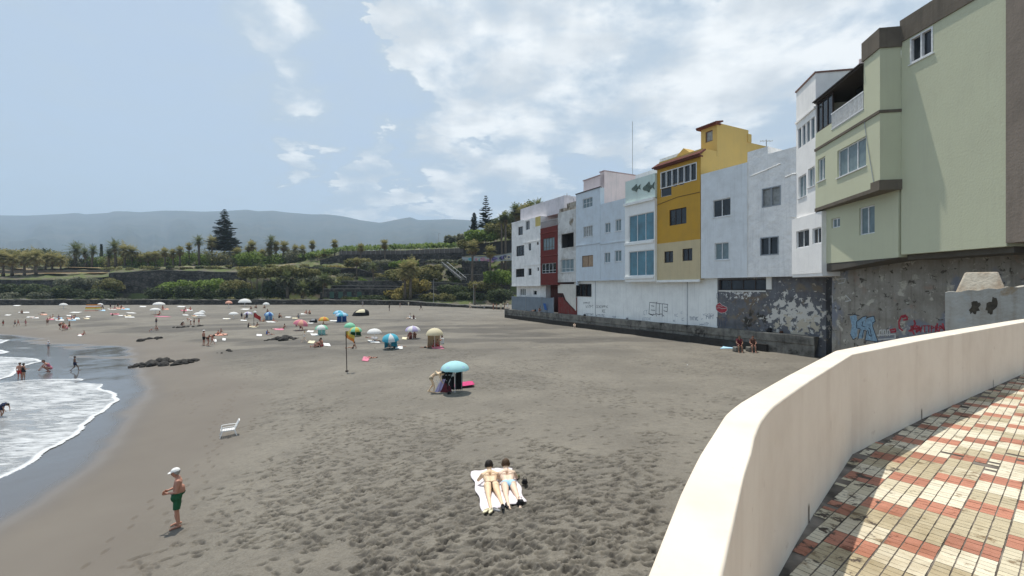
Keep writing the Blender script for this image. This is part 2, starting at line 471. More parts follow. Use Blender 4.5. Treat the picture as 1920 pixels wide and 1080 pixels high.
def build_sand():
    nt_, nr = 1080, 1380
    th = np.linspace(R(-66), R(60), nt_)
    rr = np.exp(np.linspace(math.log(3.0), math.log(230), nr))
    T, Rr = np.meshgrid(th, rr, indexing='ij')
    X = np.sin(T) * Rr; Y = np.cos(T) * Rr
    Z = gz(X, Y)
    d = shore_d(X, Y) + 3.5 * (fbm(X * .11, Y * .11, 3) - .5)
    rough = np.clip((d - 4.0) / 3.0, 0, 1); rough = rough * rough * (3 - 2 * rough)
    patch = np.clip((fbm(X * .16 + 5, Y * .12, 4) - .38) * 5, 0.12, 1)
    rgt = np.clip((X - .35 * Y + 3) / 10, 0, 1)           # raked, finer sand beside the houses
    amp = rough * patch
    # hummocks and scuffs
    ca, sa = math.cos(R(28)), math.sin(R(28))
    xr = X * ca + Y * sa; yr = -X * sa + Y * ca
    lump = fbm(xr * 1.6, yr * 2.3, 3) - .5
    near = np.clip(1.15 - Rr / 60, .25, 1)
    Z += amp * lump * .018 * (1 - .6 * rgt) * near + rough * (fbm(X * .5, Y * .5, 3) - .5) * .12
    Z += rough * (fbm(X * 6.5, Y * 6.5, 2) - .5) * .016 * near
    Z += .10 * (fbm(X * .22, Y * .22, 4) - .5) * np.clip(-shore_d(X, Y) / 2, 0, 1)
    dig_shade = np.zeros_like(Z); rnd = random.Random(3)
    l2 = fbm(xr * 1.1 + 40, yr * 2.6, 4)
    dig_shade += rough * np.clip((l2 - .62) * 4, 0, .3) * (1 - .5 * rgt) * patch
    dlog = math.log(230 / 3.0) / (nr - 1); dth = (th[-1] - th[0]) / (nt_ - 1)
    def dent(cx, cy, ang, Ln, Wd, dep):
        r0 = math.hypot(cx, cy); t0 = math.atan2(cx, cy)
        it = (t0 - th[0]) / dth; ir = math.log(max(r0, 3.01) / 3.0) / dlog
        wt = int(Ln * 2.1 / (r0 * dth)) + 1; wr = int(Ln * 2.1 / (r0 * dlog)) + 1
        a0, a1 = int(it) - wt, int(it) + wt + 1; b0, b1 = int(ir) - wr, int(ir) + wr + 1
        if a0 < 0 or b0 < 0 or a1 >= nt_ or b1 >= nr: return
        x = X[a0:a1, b0:b1] - cx; y = Y[a0:a1, b0:b1] - cy
        c, s = math.cos(ang), math.sin(ang); ox = rnd.uniform(-.3, .3) * Ln; dk = rnd.uniform(.45, 1.0)
        p = (x * c + y * s) / Ln; q = (-x * s + y * c) / Wd
        rad = np.sqrt(p * p + q * q)
        Z[a0:a1, b0:b1] += -dep * np.exp(-(rad ** 5)) + dep * .35 * np.exp(-((rad - 1.3) / .28) ** 2)
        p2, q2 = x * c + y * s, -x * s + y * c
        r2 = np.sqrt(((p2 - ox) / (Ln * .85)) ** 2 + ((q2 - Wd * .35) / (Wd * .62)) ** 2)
        dig_shade[a0:a1, b0:b1] = np.maximum(dig_shade[a0:a1, b0:b1], dk * np.exp(-r2 ** 4))  # offset dark crescent: painted shade of the print's wall plus moist sand
    rnd = random.Random(3)
    n = 0
    while n < 7000:
        t = rnd.uniform(R(-42), R(44)); r = math.exp(rnd.uniform(math.log(7), math.log(48)))
        if rnd.random() > (r / 48) ** .55: continue
        x, y = math.sin(t) * r, math.cos(t) * r
        dd = float(shore_d(np.array(x), np.array(y)))
        if dd < 5 or (dd < 7.5 and rnd.random() < .6): continue
        pv = float(fbm(np.array(x * .16 + 5), np.array(y * .12), 4))
        if pv < .49 and rnd.random() < .88: continue
        if (x - .35 * y + 3) > 8 and rnd.random() < .55: continue
        n += 1
        sz = rnd.uniform(.7, 1.2)
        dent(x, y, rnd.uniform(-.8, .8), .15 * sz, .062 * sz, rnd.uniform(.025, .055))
    far = np.clip((Y - 38) / 12, 0, 1) * np.clip((120 - Y) / 40, 0, 1) * np.clip((d - 3) / 4, 0, 1) * np.clip((50 - d) / 15, 0, 1)
    dig_shade += far * np.clip((fbm(X * .07 + 3, Y * .21, 5) - .50) * 6, 0, .6)
    # trails of single prints over the packed sand
    for tr in [[(455, 720), (425, 760), (400, 800), (392, 840)], [(450, 800), (395, 845), (350, 905), (300, 990)],
               [(360, 745), (372, 765), (350, 780)], [(415, 830), (395, 870), (380, 900), (370, 960)], [(480, 700), (440, 740), (418, 800)],
               [(330, 730), (345, 760)], [(520, 650), (430, 690), (380, 740)], [(540, 860), (450, 930), (330, 1010), (260, 1078)], [(300, 640), (390, 600), (470, 590)],
               [(150, 1075), (230, 1000), (300, 930)]]:
        P = [G(*q) for q in tr]
        side = 1
        for a, b_ in zip(P[:-1], P[1:]):
            L_ = (b_ - a).length; nn = max(1, int(L_ / .62)); dr = (b_ - a).normalized(); ang = math.atan2(dr.y, dr.x)
            for i in range(nn):
                q = a.lerp(b_, (i + .5) / nn) + Vector((-dr.y, dr.x, 0)) * .1 * side; side = -side
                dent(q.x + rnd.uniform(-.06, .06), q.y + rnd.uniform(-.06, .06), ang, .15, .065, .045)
    sm = 1 - rough
    wetn = shore_d(X, Y) + 1.2 * (fbm(X * .3, Y * .3, 3) - .5)
    wet = np.clip((1.2 - wetn) / 3.0, 0, 1); wet = wet * wet * (3 - 2 * wet)
    # dry-ish bars between the runnels further along the shore
    bar = np.clip((fbm(X * .05 + 9, Y * .13 + 3, 3) - .56) * 9, 0, 1) * np.clip((Y - 34) / 8, 0, 1)
    wet = wet * (1 - .75 * bar)
    idx = np.arange(nt_ * nr).reshape(nt_, nr)
    faces = np.stack([idx[:-1, :-1], idx[:-1, 1:], idx[1:, 1:], idx[1:, :-1]], -1).reshape(-1, 4)
    V = np.stack([X, Y, Z], -1).reshape(-1, 3)
    o = np_mesh('beach_sand', V, faces, sand_material(), smooth=True)
    add_attr(o, 'dig_shade', np.clip(dig_shade, 0, .8)); add_attr(o, 'smooth', sm); add_attr(o, 'wet', wet); add_attr(o, 'scuffed', rough * np.clip(patch, .5, 1) * (1 - .45 * rgt))
    tag(o, kind='structure')
build_sand()

# ------------------------------------------------------------------ setting: sea
def water_material():
    m, nt, b = new_mat('shallow_sea'); N, L = nt.nodes, nt.links
    tc = N.new('ShaderNodeTexCoord')
    n = N.new('ShaderNodeTexNoise'); n.inputs['Scale'].default_value = .5; n.inputs['Detail'].default_value = 9; n.inputs['Roughness'].default_value = .7
    mp = N.new('ShaderNodeMapping'); mp.inputs['Scale'].default_value = (.5, 1.6, 1); mp.inputs['Rotation'].default_value = (0, 0, R(12))
    L.new(tc.outputs['Object'], mp.inputs[0]); L.new(mp.outputs[0], n.inputs['Vector'])
    r = N.new('ShaderNodeValToRGB'); r.color_ramp.elements[0].position = .58; r.color_ramp.elements[1].position = .72
    r.color_ramp.elements[0].color = (.11, .115, .12, 1); r.color_ramp.elements[1].color = (.55, .58, .6, 1)
    L.new(n.outputs['Fac'], r.inputs[0]); L.new(r.outputs[0], b.inputs['Base Color'])
    b.inputs['Roughness'].default_value = .12
    bp = N.new('ShaderNodeBump'); bp.inputs['Strength'].default_value = .3; bp.inputs['Distance'].default_value = .1
    L.new(n.outputs['Fac'], bp.inputs['Height']); L.new(bp.outputs[0], b.inputs['Normal'])
    return m
WZ = -1.47
o = MB().add([(-9000, -3000, WZ), (3000, -3000, WZ), (3000, 9000, WZ), (-9000, 9000, WZ)], [(0, 1, 2, 3)]).build('sea_water', water_material())
tag(o, kind='structure')

def foam_material():
    m, nt, b = new_mat('sea_foam'); N, L = nt.nodes, nt.links
    tc = N.new('ShaderNodeTexCoord')
    def noise(scale, sx, sy, rot, det=8, ro=.6, dist=0):
        mp = N.new('ShaderNodeMapping'); mp.inputs['Scale'].default_value = (sx, sy, 1); mp.inputs['Rotation'].default_value = (0, 0, rot)
        n = N.new('ShaderNodeTexNoise'); n.inputs['Scale'].default_value = scale; n.inputs['Detail'].default_value = det
        n.inputs['Roughness'].default_value = ro; n.inputs['Distortion'].default_value = dist
        L.new(tc.outputs['Object'], mp.inputs[0]); L.new(mp.outputs[0], n.inputs['Vector']); return n.outputs['Fac']
    e = N.new('ShaderNodeAttribute'); e.attribute_name = 'edge'
    def rng(f, a, c, x=0., y=1.):
        q = N.new('ShaderNodeMapRange'); q.interpolation_type = 'SMOOTHSTEP'
        q.inputs['From Min'].default_value = a; q.inputs['From Max'].default_value = c
        q.inputs['To Min'].default_value = x; q.inputs['To Max'].default_value = y; L.new(f, q.inputs['Value']); return q.outputs[0]
    def mt(op, a, c):
        q = N.new('ShaderNodeMath'); q.operation = op
        for i, z in enumerate((a, c)):
            if isinstance(z, float): q.inputs[i].default_value = z
            else: L.new(z, q.inputs[i])
        return q.outputs[0]
    st = noise(1.6, .55, 2.2, R(-28), 9, .68, .6)
    wv = noise(.22, 1, 1, 0, 5)
    streak = rng(mt('ADD', st, mt('MULTIPLY', wv, .55)), .66, .98)
    rim = rng(e.outputs['Fac'], .10, .32, 1., 0.)
    fac = mt('MAXIMUM', mt('MULTIPLY', streak, .95), rim)
    fac = mt('MINIMUM', mt('ADD', fac, .10), 1.)
    r = N.new('ShaderNodeMix'); r.data_type = 'RGBA'
    r.inputs['A'].default_value = (.20, .205, .205, 1); r.inputs['B'].default_value = (.56, .58, .59, 1)
    L.new(fac, r.inputs['Factor']); L.new(r.outputs['Result'], b.inputs['Base Color'])
    L.new(rng(fac, 0, 1, .16, .8), b.inputs['Roughness'])
    bp = N.new('ShaderNodeBump'); bp.inputs['Strength'].default_value = .6; bp.inputs['Distance'].default_value = .05
    L.new(fac, bp.inputs['Height']); L.new(bp.outputs[0], b.inputs['Normal'])
    return m
def swash(pix, step, mat):
    P = np.array([[q.x, q.y] for q in (G(u, v) for u, v in pix)])
    # roughen the outline into small scallops
    Q = []
    for a, c in zip(P, np.roll(P, -1, 0)):
        L_ = np.hypot(*(c - a)); n = max(1, int(L_ / .35)); nn = np.array([-(c - a)[1], (c - a)[0]]) / (L_ + 1e-9)
        for i in range(n):
            t = i / n; q = a + (c - a) * t
            Q.append(q + nn * (.5 * (fbm(np.array(q[0] * .9), np.array(q[1] * .9), 3) - .5)))
    Q = np.array(Q)
    x0, y0 = P.min(0) - .5; x1, y1 = P.max(0) + .5
    xs = np.arange(x0, x1, step); ys = np.arange(y0, y1, step)
    X, Y = np.meshgrid(xs, ys, indexing='ij')
    inside = np.zeros(X.shape, bool); dist = np.full(X.shape, 1e9)
    for a, c in zip(Q, np.roll(Q, -1, 0)):
        cond = (a[1] > Y) != (c[1] > Y)
        with np.errstate(divide='ignore', invalid='ignore'):
            xi = (c[0] - a[0]) * (Y - a[1]) / (c[1] - a[1]) + a[0]
        inside ^= cond & (X < xi)
        ab = c - a; L2 = ab @ ab + 1e-12
        t = np.clip(((X - a[0]) * ab[0] + (Y - a[1]) * ab[1]) / L2, 0, 1)
        dist = np.minimum(dist, np.hypot(X - a[0] - t * ab[0], Y - a[1] - t * ab[1]))
    Z = np.maximum(gz(X, Y), WZ + .01) + .012 + .05 * np.clip(dist, 0, .35) + .05 * (fbm(X * .4, Y * 1.1, 3) - .4) * np.clip(dist / 2, 0, 1)
    idx = np.arange(X.size).reshape(X.shape)
    keep = inside[:-1, :-1]
    f = np.stack([idx[:-1, :-1], idx[1:, :-1], idx[1:, 1:], idx[:-1, 1:]], -1)[keep]
    used = np.unique(f); remap = -np.ones(X.size, int); remap[used] = np.arange(len(used))
    V = np.stack([X, Y, Z], -1).reshape(-1, 3)[used]
    o = np_mesh('swash_foam', V, remap[f], mat, smooth=True)
    add_attr(o, 'edge', dist.ravel()[used])
    tag(o, 'white foamy wave wash sliding up the wet black sand', 'sea foam', kind='stuff')
    return o
FM = foam_material()
swash([(-260, 735), (0, 722), (46, 716), (100, 712), (149, 710), (161, 713), (148, 716), (175, 717), (198, 719), (184, 728), (205, 733), (218, 739),
       (222, 751), (198, 771), (164, 788), (155, 802), (135, 821), (115, 833), (86, 843), (69, 860), (40, 876), (0, 898), (-90, 930), (-300, 980)], .07, FM)
s2 = swash([(-200, 668), (0, 673), (60, 674), (79, 679), (37, 690), (17, 710), (-10, 718), (-240, 733)], .12, FM)
s3 = swash([(-120, 634), (0, 637), (16, 638), (0, 645), (-140, 652)], .2, FM)
s4 = swash([(-90, 657), (0, 660), (17, 663), (0, 667), (-100, 668)], .2, FM)
s2['label'] = 'second patch of foam around the standing couple in the shallows'
s3['label'] = 'thin farthest streak of foam at the left edge'
s4['label'] = 'small foam streak just behind the couple in the shallows'

# ------------------------------------------------------------------ setting: hinterland and mountain
UU = np.array([-900, 0, 200, 215, 460, 640, 760, 870, 900, 955, 1050, 1500, 2400.])
def prof(us):
    """height of the land behind the beach, by bearing and distance"""
    rows = [  # (Y, v on every bearing of UU)
        (152, [571, 571, 571, 571, 571, 571, 571, 574, 575, 576, 576, 576, 576]),
        (156, [562] * 13),
        (166, [563] * 6 + [556, 554, 552, 550, 548, 548, 548]),
        (168, [524, 524, 522, 513, 511, 540, 540, 536, 530, 526, 520, 520, 520]),
        (180, [517, 517, 515, 510, 508, 520, 522, 512, 500, 490, 480, 480, 480]),
        (190, [510, 510, 508, 505, 504, 497, 497, 488, 478, 470, 460, 460, 460]),
        (205, [502, 502, 500, 500, 497, 478, 477, 474, 452, 436, 425, 425, 425]),
        (235, [492, 492, 490, 490, 484, 474, 470, 465, 440, 410, 395, 395, 395]),
        (300, [487, 487, 486, 486, 480, 472, 468, 464, 438, 408, 394, 394, 394]),
        (600, [500, 500, 500, 500, 495, 490, 486, 480, 460, 440, 430, 430, 430])]
    out = []
    for Y, v in rows:
        out.append((Y, CZ + (540 - np.interp(us, UU, v)) * Y / F))
    return out
def hill_z(u, Y):
    p = prof(np.array([float(u)]))
    return float(np.interp(Y, [a for a, _ in p], [b_[0] for _, b_ in p]))
def build_hills():
    us = np.linspace(-900, 2400, 660)
    p = prof(us)
    ys = np.concatenate([np.arange(152, 212, 1.0), np.arange(212, 300, 4.), np.arange(300, 610, 20.)])
    Yr = np.array([a for a, _ in p]); Zr = np.array([b_ for _, b_ in p])
    Z = np.array([[np.interp(y, Yr, Zr[:, i]) for y in ys] for i in range(len(us))])
    K = (us - 960) / F
    X = K[:, None] * ys[None, :]; Y = np.broadcast_to(ys, X.shape).copy()
    Z += (fbm(X * .15, Y * .15, 4) - .5) * 2.2 * np.clip((Y - 168) / 12, 0, 1) + (fbm(X * .6, Y * .6, 3) - .5) * .8 * np.clip((Y - 160) / 8, 0, 1)
    idx = np.arange(X.size).reshape(X.shape)
    f = np.stack([idx[:-1, :-1], idx[1:, :-1], idx[1:, 1:], idx[:-1, 1:]], -1).reshape(-1, 4)
    m = stucco('volcanic_hillside', (.13, .115, .085), dirt=(.05, .045, .04), amt=1, scale=.12, bump=.8, streak=False, rough=.95,
               patch=[((.10, .12, .045), .22, .44, .54), ((.26, .21, .14), .09, .58, .66)])
    o = np_mesh('hillside_ground', np.stack([X, Y, Z], -1).reshape(-1, 3), f, m, smooth=True)
    tag(o, kind='structure')
    # mountain range
    ru = np.array([-700, -300, 0, 51, 122, 143, 161, 204, 214, 240, 261, 306, 340, 381, 432, 463, 483, 513, 534, 585, 615, 646, 676, 712, 748, 770, 784, 845, 881, 1000, 1300, 2600])
    rv = np.array([425, 408, 402.8, 403.4, 400, 398, 401, 398, 395, 395.3, 397, 394, 394, 396, 394, 392, 395, 394, 397, 401, 401, 405, 412, 417, 410, 406, 412, 410, 412, 420, 430, 470])
    us = np.linspace(-700, 2600, 500); ys = np.exp(np.linspace(math.log(560), math.log(7000), 130))
    K = (us - 960) / F
    ridge = CZ + (540 - np.interp(us, ru, rv)) * 5200 / F
    X = K[:, None] * ys[None, :]; Y = np.broadcast_to(ys, X.shape).copy()
    t = np.clip((ys - 560) / (5200 - 560), 0, 1)
    shape = np.where(ys < 5200, .10 * t + .90 * t ** 1.7, 1 - (ys - 5200) / 6000)
    Z = 12 + (ridge[:, None] - 12) * shape[None, :]
    sp = (np.abs(fbm(K[:, None] * 9 + 0 * Y, Y * .00025, 4) - .5) * 2)
    Z += (sp - .3) * 330 * (np.sin(np.pi * np.clip(t, 0, 1)) ** 1)[None, :]
    Z += (fbm(X * .004, Y * .004, 4) - .5) * 60 * t[None, :] * np.clip((5200 - Y) / 1500, 0, 1)
    idx = np.arange(X.size).reshape(X.shape)
    f = np.stack([idx[:-1, :-1], idx[1:, :-1], idx[1:, 1:], idx[:-1, 1:]], -1).reshape(-1, 4)
    m = stucco('forested_mountain', (.022, .034, .028), dirt=(.075, .07, .05), amt=1, scale=.004, bump=0, streak=False, rough=1)
    o = np_mesh('mountain_range', np.stack([X, Y, Z], -1).reshape(-1, 3), f, m, smooth=True)
    tag(o, kind='structure')
build_hills()
# ------------------------------------------------------------------ buildings
class Line:
    """vertical plane through A (far end) running towards the viewer; pixel -> (s, z)"""
    def __init__(s, ax, ay, dx, dy, off=0.0):
        l = math.hypot(dx, dy); s.dx, s.dy = dx / l, dy / l
        s.nx, s.ny = -s.dy, s.dx                 # into the building
        s.ax, s.ay = ax + s.nx * off, ay + s.ny * off
    def s_of(s, u):
        k = (u - 960) / F
        return (k * s.ay - s.ax) / (s.dx - k * s.dy)
    def z_of(s, u, v):
        Y = s.ay + s.s_of(u) * s.dy
        return CZ + (540 - v) * Y / F
    def at(s, u): return s.s_of(u)
    def pt(s, u, v, proud=0.0):
        q = s.s_of(u)
        return Vector((s.ax + s.dx * q - s.nx * proud, s.ay + s.dy * q - s.ny * proud, s.z_of(u, v)))
    def rz(s): return math.atan2(s.dy, s.dx)
    def sub(s, u=None, off=0.0):
        q = 0 if u is None else s.s_of(u)
        return Line(s.ax + s.dx * q, s.ay + s.dy * q, s.dx, s.dy, off)

def glass(name, col=(.02, .026, .032), rough=.04, var=.5, spec=.8):
    m = simple(name, col, rough=rough, var=var, scale=.7, spec=spec)
    return m
PANE = glass('dark_window_glass', spec=.45); PANEB = glass('blue_reflecting_glass', (.04, .15, .20), .03, .35, .9)
PANEC = simple('curtained_glass', (.28, .29, .28), rough=.25, var=.25, scale=3)
PANEG = simple('shuttered_glass', (.17, .23, .25), rough=.3, var=.15, scale=3)
PANEO = simple('tan_blind', (.36, .25, .16), rough=.5, var=.2, scale=3)
FRW = simple('white_frame_paint', (.72, .73, .73), rough=.45); FRD = simple('dark_brown_frame', (.045, .03, .025), rough=.5)
FRB = simple('brown_frame', (.17, .10, .07), rough=.5); FRG = simple('grey_frame', (.3, .33, .36), rough=.5)
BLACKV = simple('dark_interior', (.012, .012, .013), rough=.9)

def panel(mb, s0, s1, y, z0, z1, holes=(), th=.24):
    """wall slab in local coordinates with rectangular openings and reveals"""
    ss = sorted({round(q, 4) for q in [s0, s1] + [min(max(h[i], s0), s1) for h in holes for i in (0, 1)]})
    zs = sorted({round(q, 4) for q in [z0, z1] + [min(max(h[i], z0), z1) for h in holes for i in (2, 3)]})
    for i in range(len(ss) - 1):
        for j in range(len(zs) - 1):
            cx = (ss[i] + ss[i + 1]) / 2; cz = (zs[j] + zs[j + 1]) / 2
            if any(h[0] < cx < h[1] and h[2] < cz < h[3] for h in holes): continue
            mb.add([(ss[i], y, zs[j]), (ss[i + 1], y, zs[j]), (ss[i + 1], y, zs[j + 1]), (ss[i], y, zs[j + 1])], [(0, 1, 2, 3)])
    for h in holes:
        a, b, c, d = max(h[0], s0), min(h[1], s1), max(h[2], z0), min(h[3], z1); q = y + th
        mb.add([(a, y, c), (b, y, c), (b, y, d), (a, y, d), (a, q, c), (b, q, c), (b, q, d), (a, q, d)],
               [(0, 4, 5, 1), (1, 5, 6, 2), (2, 6, 7, 3), (3, 7, 4, 0)])
def room(mb, s0, s1, y0, y1, z0, z1, holes=()):
    panel(mb, s0, s1, y0, z0, z1, holes)
    mb.add([(s0, y0, z0), (s1, y0, z0), (s1, y1, z0), (s0, y1, z0), (s0, y0, z1), (s1, y0, z1), (s1, y1, z1), (s0, y1, z1)],
           [(0, 3, 2, 1), (4, 5, 6, 7), (1, 2, 6, 5), (2, 3, 7, 6), (3, 0, 4, 7)])
def window(parent, h, y=0., cols=2, rows=1, frame=None, pane=None, fw=.055, sill=False, depth=.10, rowf=None, dy=.03, split=None):
    a, b, c, d = h
    frame = frame or FRW
    f = MB()
    y0, y1 = y + dy + (.07 if dy > 0 else 0), y + depth + .09
    f.box(a + .002, a + fw, y0, y1, c + .002, d - .002); f.box(b - fw, b - .002, y0, y1, c + .002, d - .002)
    f.box(a + fw, b - fw, y0, y1, c + .002, c + fw); f.box(a + fw, b - fw, y0, y1, d - fw, d - .002)
    for i in range(1, cols):
        q = a + (b - a) * i / cols; f.box(q - fw * .5, q + fw * .5, y0 + .01, y1 - .01, c + fw, d - fw)
    for q in ([rowf] if rowf else [j / rows for j in range(1, rows)]):
        zq = c + (d - c) * q
        for i in range(cols):
            xa = a + (b - a) * i / cols + (fw if i == 0 else fw * .5); xb = a + (b - a) * (i + 1) / cols - (fw if i == cols - 1 else fw * .5)
            f.box(xa, xb, y0 + .012, y1 - .012, zq - fw * .45, zq + fw * .45)
    if sill: f.box(a - .08, b + .08, y - .07, y + .02, c - .07, c - .003)
    w = f.build('window', frame, parent)
    p = MB()
    n = cols
    for i in range(n):
        xa = a + (b - a) * i / n + .01; xb = a + (b - a) * (i + 1) / n - .01
        t = random.uniform(-.008, .008)
        p.add([(xa, y1 - .03 + t, c + .01), (xb, y1 - .03 - t, c + .01), (xb, y1 - .03 - t * .5, d - .01), (xa, y1 - .03 + t * .7, d - .01)], [(0, 1, 2, 3)])
    p.build('pane', pane or PANE, w)
    return w
class Bld:
    def __init__(s, name, label, line, cat='building', group=None, z=0.0):
        s.L = line
        s.o = empty(name, (line.ax, line.ay, 0), line.rz(), label, cat, group)
    def hole(s, u0, v0, u1, v1, off=0.0):
        L = s.L if not off else s.L.sub(None, off)
        a, b = L.s_of(u0), L.s_of(u1); um = (u0 + u1) / 2
        return (a, b, L.z_of(um, v1), L.z_of(um, v0))

P1 = Line(24.8 - .52 * 60, 97.8, .52, -1)
def on(u): return P1.sub(u)

def white(name, tint=(.72, .73, .73), **k): return stucco(name, [min(.88, c * 1.2 + .01) * q for c, q in zip(tint, (1.02, 1.0, .965))] if min(tint) > .45 and max(tint) - min(tint) < .16 else tint, **{**dict(dirt=(.34, .34, .33), amt=.5, scale=.7, bump=.3), **k})

# --- far white house
L = on(959.5); B = Bld('white_house', 'far end white house with stepped roof and a small yellow wall panel', L)
w = MB(); s1 = L.s_of(1013.5)
hs = [B.hole(971.6, 425, 980.2, 440.6), B.hole(985.4, 414, 993, 430.8), B.hole(968, 460.5, 982.8, 480), B.hole(990.6, 456, 995.7, 470),
      B.hole(1006.6, 453.6, 1010, 459), B.hole(967, 504, 983, 519.3), B.hole(990, 503, 996.5, 516.5), B.hole(1006.9, 501, 1010.5, 508)]
room(w, 0, s1, 0, 8, 6.3, 18.0, hs)
w.box(0, s1 * .45, -.06, 0, 17.9, 18.15); w.box(0, s1, -.05, 0, 6.32, 6.5)
w.box(s1 * .42, s1, -.10, 0, 13.9, 14.05); w.box(s1 * .42, s1, -.10, 0, 9.9, 10.05)
w.build('wall', white('white_render_a'), B.o)
for i, h in enumerate(hs):
    window(B.o, h, cols=[1, 2, 3, 1, 1, 3, 1, 1][i], frame=FRW if i in (1, 3, 6, 7) else FRD, pane=PANE)
up = MB(); room(up, 1.2, L.s_of(1046), 1.2, 8, 18.0, 20.6); up.build('roof_storey', white('lavender_render', (.58, .56, .60)), B.o)
yp = MB(); yp.box(L.s_of(1004), s1, -.03, 0, L.z_of(1008, 424), 17.98); yp.build('yellow_panel', stucco('yellow_panel_paint', (.62, .50, .18), amt=.2), B.o)
lw = MB(); h1 = B.hole(966, 541.5, 977, 554); h2 = B.hole(990.8, 545, 997, 553)
room(lw, .1, s1, 1.0, 8, 1.9, 6.3, [h1, h2]); lw.build('lower_wall', white('white_render_b'), B.o)
window(B.o, h1, 1.0, cols=3, frame=FRW, pane=PANEC); window(B.o, h2, 1.0, cols=1)
# --- blue grey wind screen on the ledge
sc_o = Bld('wind_screen', 'row of blue grey glass screen panels on the ledge below the far white house', L, 'screen')
for a, b_ in ((0, .36), (.38, .74), (.76, 1.0)):
    m = MB(); W_ = L.s_of(1037); m.box(W_ * a, W_ * b_, .05, .11, 2.02, 4.45); m.build('screen_panel', simple('blue_grey_screen', (.17, .21, .25), rough=.3, var=.15, scale=.8), sc_o.o)
for q in (0, .37, .75, 1.0): m = MB(); m.box(W_ * q - .05, W_ * q + .05, .0, .16, 2.0, 4.5); m.build('post', FRG, sc_o.o)

# --- red house
L = on(1013.6); B = Bld('red_house', 'narrow dark red house with brown framed windows and a roof terrace', L)
w = MB(); s1 = L.s_of(1045.8); hs = [B.hole(1018, 446, 1040, 469), B.hole(1016, 493.5, 1043, 512)]
room(w, .03, s1, -.05, 7, 6.5, 15.85, hs)
w.build('wall', stucco('dark_red_render', (.17, .034, .028), dirt=(.08, .03, .03), amt=.5, scale=1.2, bump=.4), B.o)
m = MB(); RC = stucco('red_cornice', (.22, .05, .04)); m.box(.03, s1, -.14, -.05, 14.9, 15.05); m.build('cornice', RC, B.o); m = MB(); m.box(.03, s1, -.14, -.05, 11.2, 11.32); m.build('cornice', RC, B.o)
window(B.o, hs[0], -.05, cols=4, frame=FRB, pane=PANEG, rowf=.25); window(B.o, hs[1], -.05, cols=4, frame=FRW, pane=PANE, rowf=.28)
m = MB()
for i in range(17):
    q = .1 + (s1 - .2) * i / 16; m.box(q - .03, q + .03, .05, .12, 15.86, 16.85)
m.box(.03, s1, .02, .15, 16.85, 16.95); m.build('balustrade', simple('grey_balustrade', (.36, .37, .37), rough=.6), B.o)
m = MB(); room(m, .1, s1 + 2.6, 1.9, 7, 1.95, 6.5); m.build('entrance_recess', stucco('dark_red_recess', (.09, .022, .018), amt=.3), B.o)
m = MB(); a = L.s_of(1042); b_ = L.s_of(1076); m.box(a, b_, .45, .55, 2.0, 4.55)
for i in range(12):
    q = a + (b_ - a) * (i + .5) / 12; m.box(q - .03, q + .03, .41, .45, 2.0, 4.5)
m.build('gate', stucco('red_gate_paint', (.22, .04, .035), amt=.5, scale=2), B.o)
m = MB(); m.add([(a, .4, 6.6), (b_, .4, 6.6), (b_, .4, 2.6), (b_ - .35, .4, 2.7), (a + 2.2, .4, 4.2), (a + 1.5, .4, 5.2), (a, .4, 5.2)], [(0, 6, 5, 4, 3, 2, 1)])
m.build('stair_wall', white('stair_render', (.55, .54, .50)), B.o)
m = MB(); m.tube([(a + .6, .36, 4.65), (a + 1.35, .36, 5.0), (a + 1.9, .36, 4.2), (b_ - .3, .36, 2.75)], .05, 6); m.build('edge_trim', FRD, B.o)

# --- grey white house with open loggia
L = on(1046); B = Bld('grey_house', 'weathered grey white house with an open black loggia beside the red house', L)
w = MB(); s1 = L.s_of(1079.8); hs = [B.hole(1052.3, 437.5, 1075.5, 464), B.hole(1052.3, 486, 1075.5, 510)]
room(w, 0, s1, 0, 7, 6.9, 17.7, hs)
w.build('wall', white('weathered_white', (.55, .56, .56), amt=.8, scale=.6, patch=[((.22, .18, .13), .55, .56, .66), ((.36, .34, .30), .3, .52, .7)]), B.o)
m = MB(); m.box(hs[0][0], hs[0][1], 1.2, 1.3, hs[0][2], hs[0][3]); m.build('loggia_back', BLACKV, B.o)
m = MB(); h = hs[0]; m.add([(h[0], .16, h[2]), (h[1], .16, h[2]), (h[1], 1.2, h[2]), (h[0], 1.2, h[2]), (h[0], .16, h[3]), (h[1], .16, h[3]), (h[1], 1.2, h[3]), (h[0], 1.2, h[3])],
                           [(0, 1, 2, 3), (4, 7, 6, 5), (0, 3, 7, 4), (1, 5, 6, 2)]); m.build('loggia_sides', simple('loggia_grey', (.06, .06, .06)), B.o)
window(B.o, hs[1], cols=3, frame=FRW, pane=PANEG, rowf=.27, sill=True)
m = MB(); m.box(.1, 1.6, .2, 1.0, 17.7, 18.3); m.box(1.9, s1, .4, 2.4, 17.7, 18.9); m.build('roof_parapet', stucco('broken_roof_render', (.42, .38, .32), amt=1, scale=1.3, patch=[((.15, .12, .09), 1.2, .5, .6)], lump=.8), B.o)

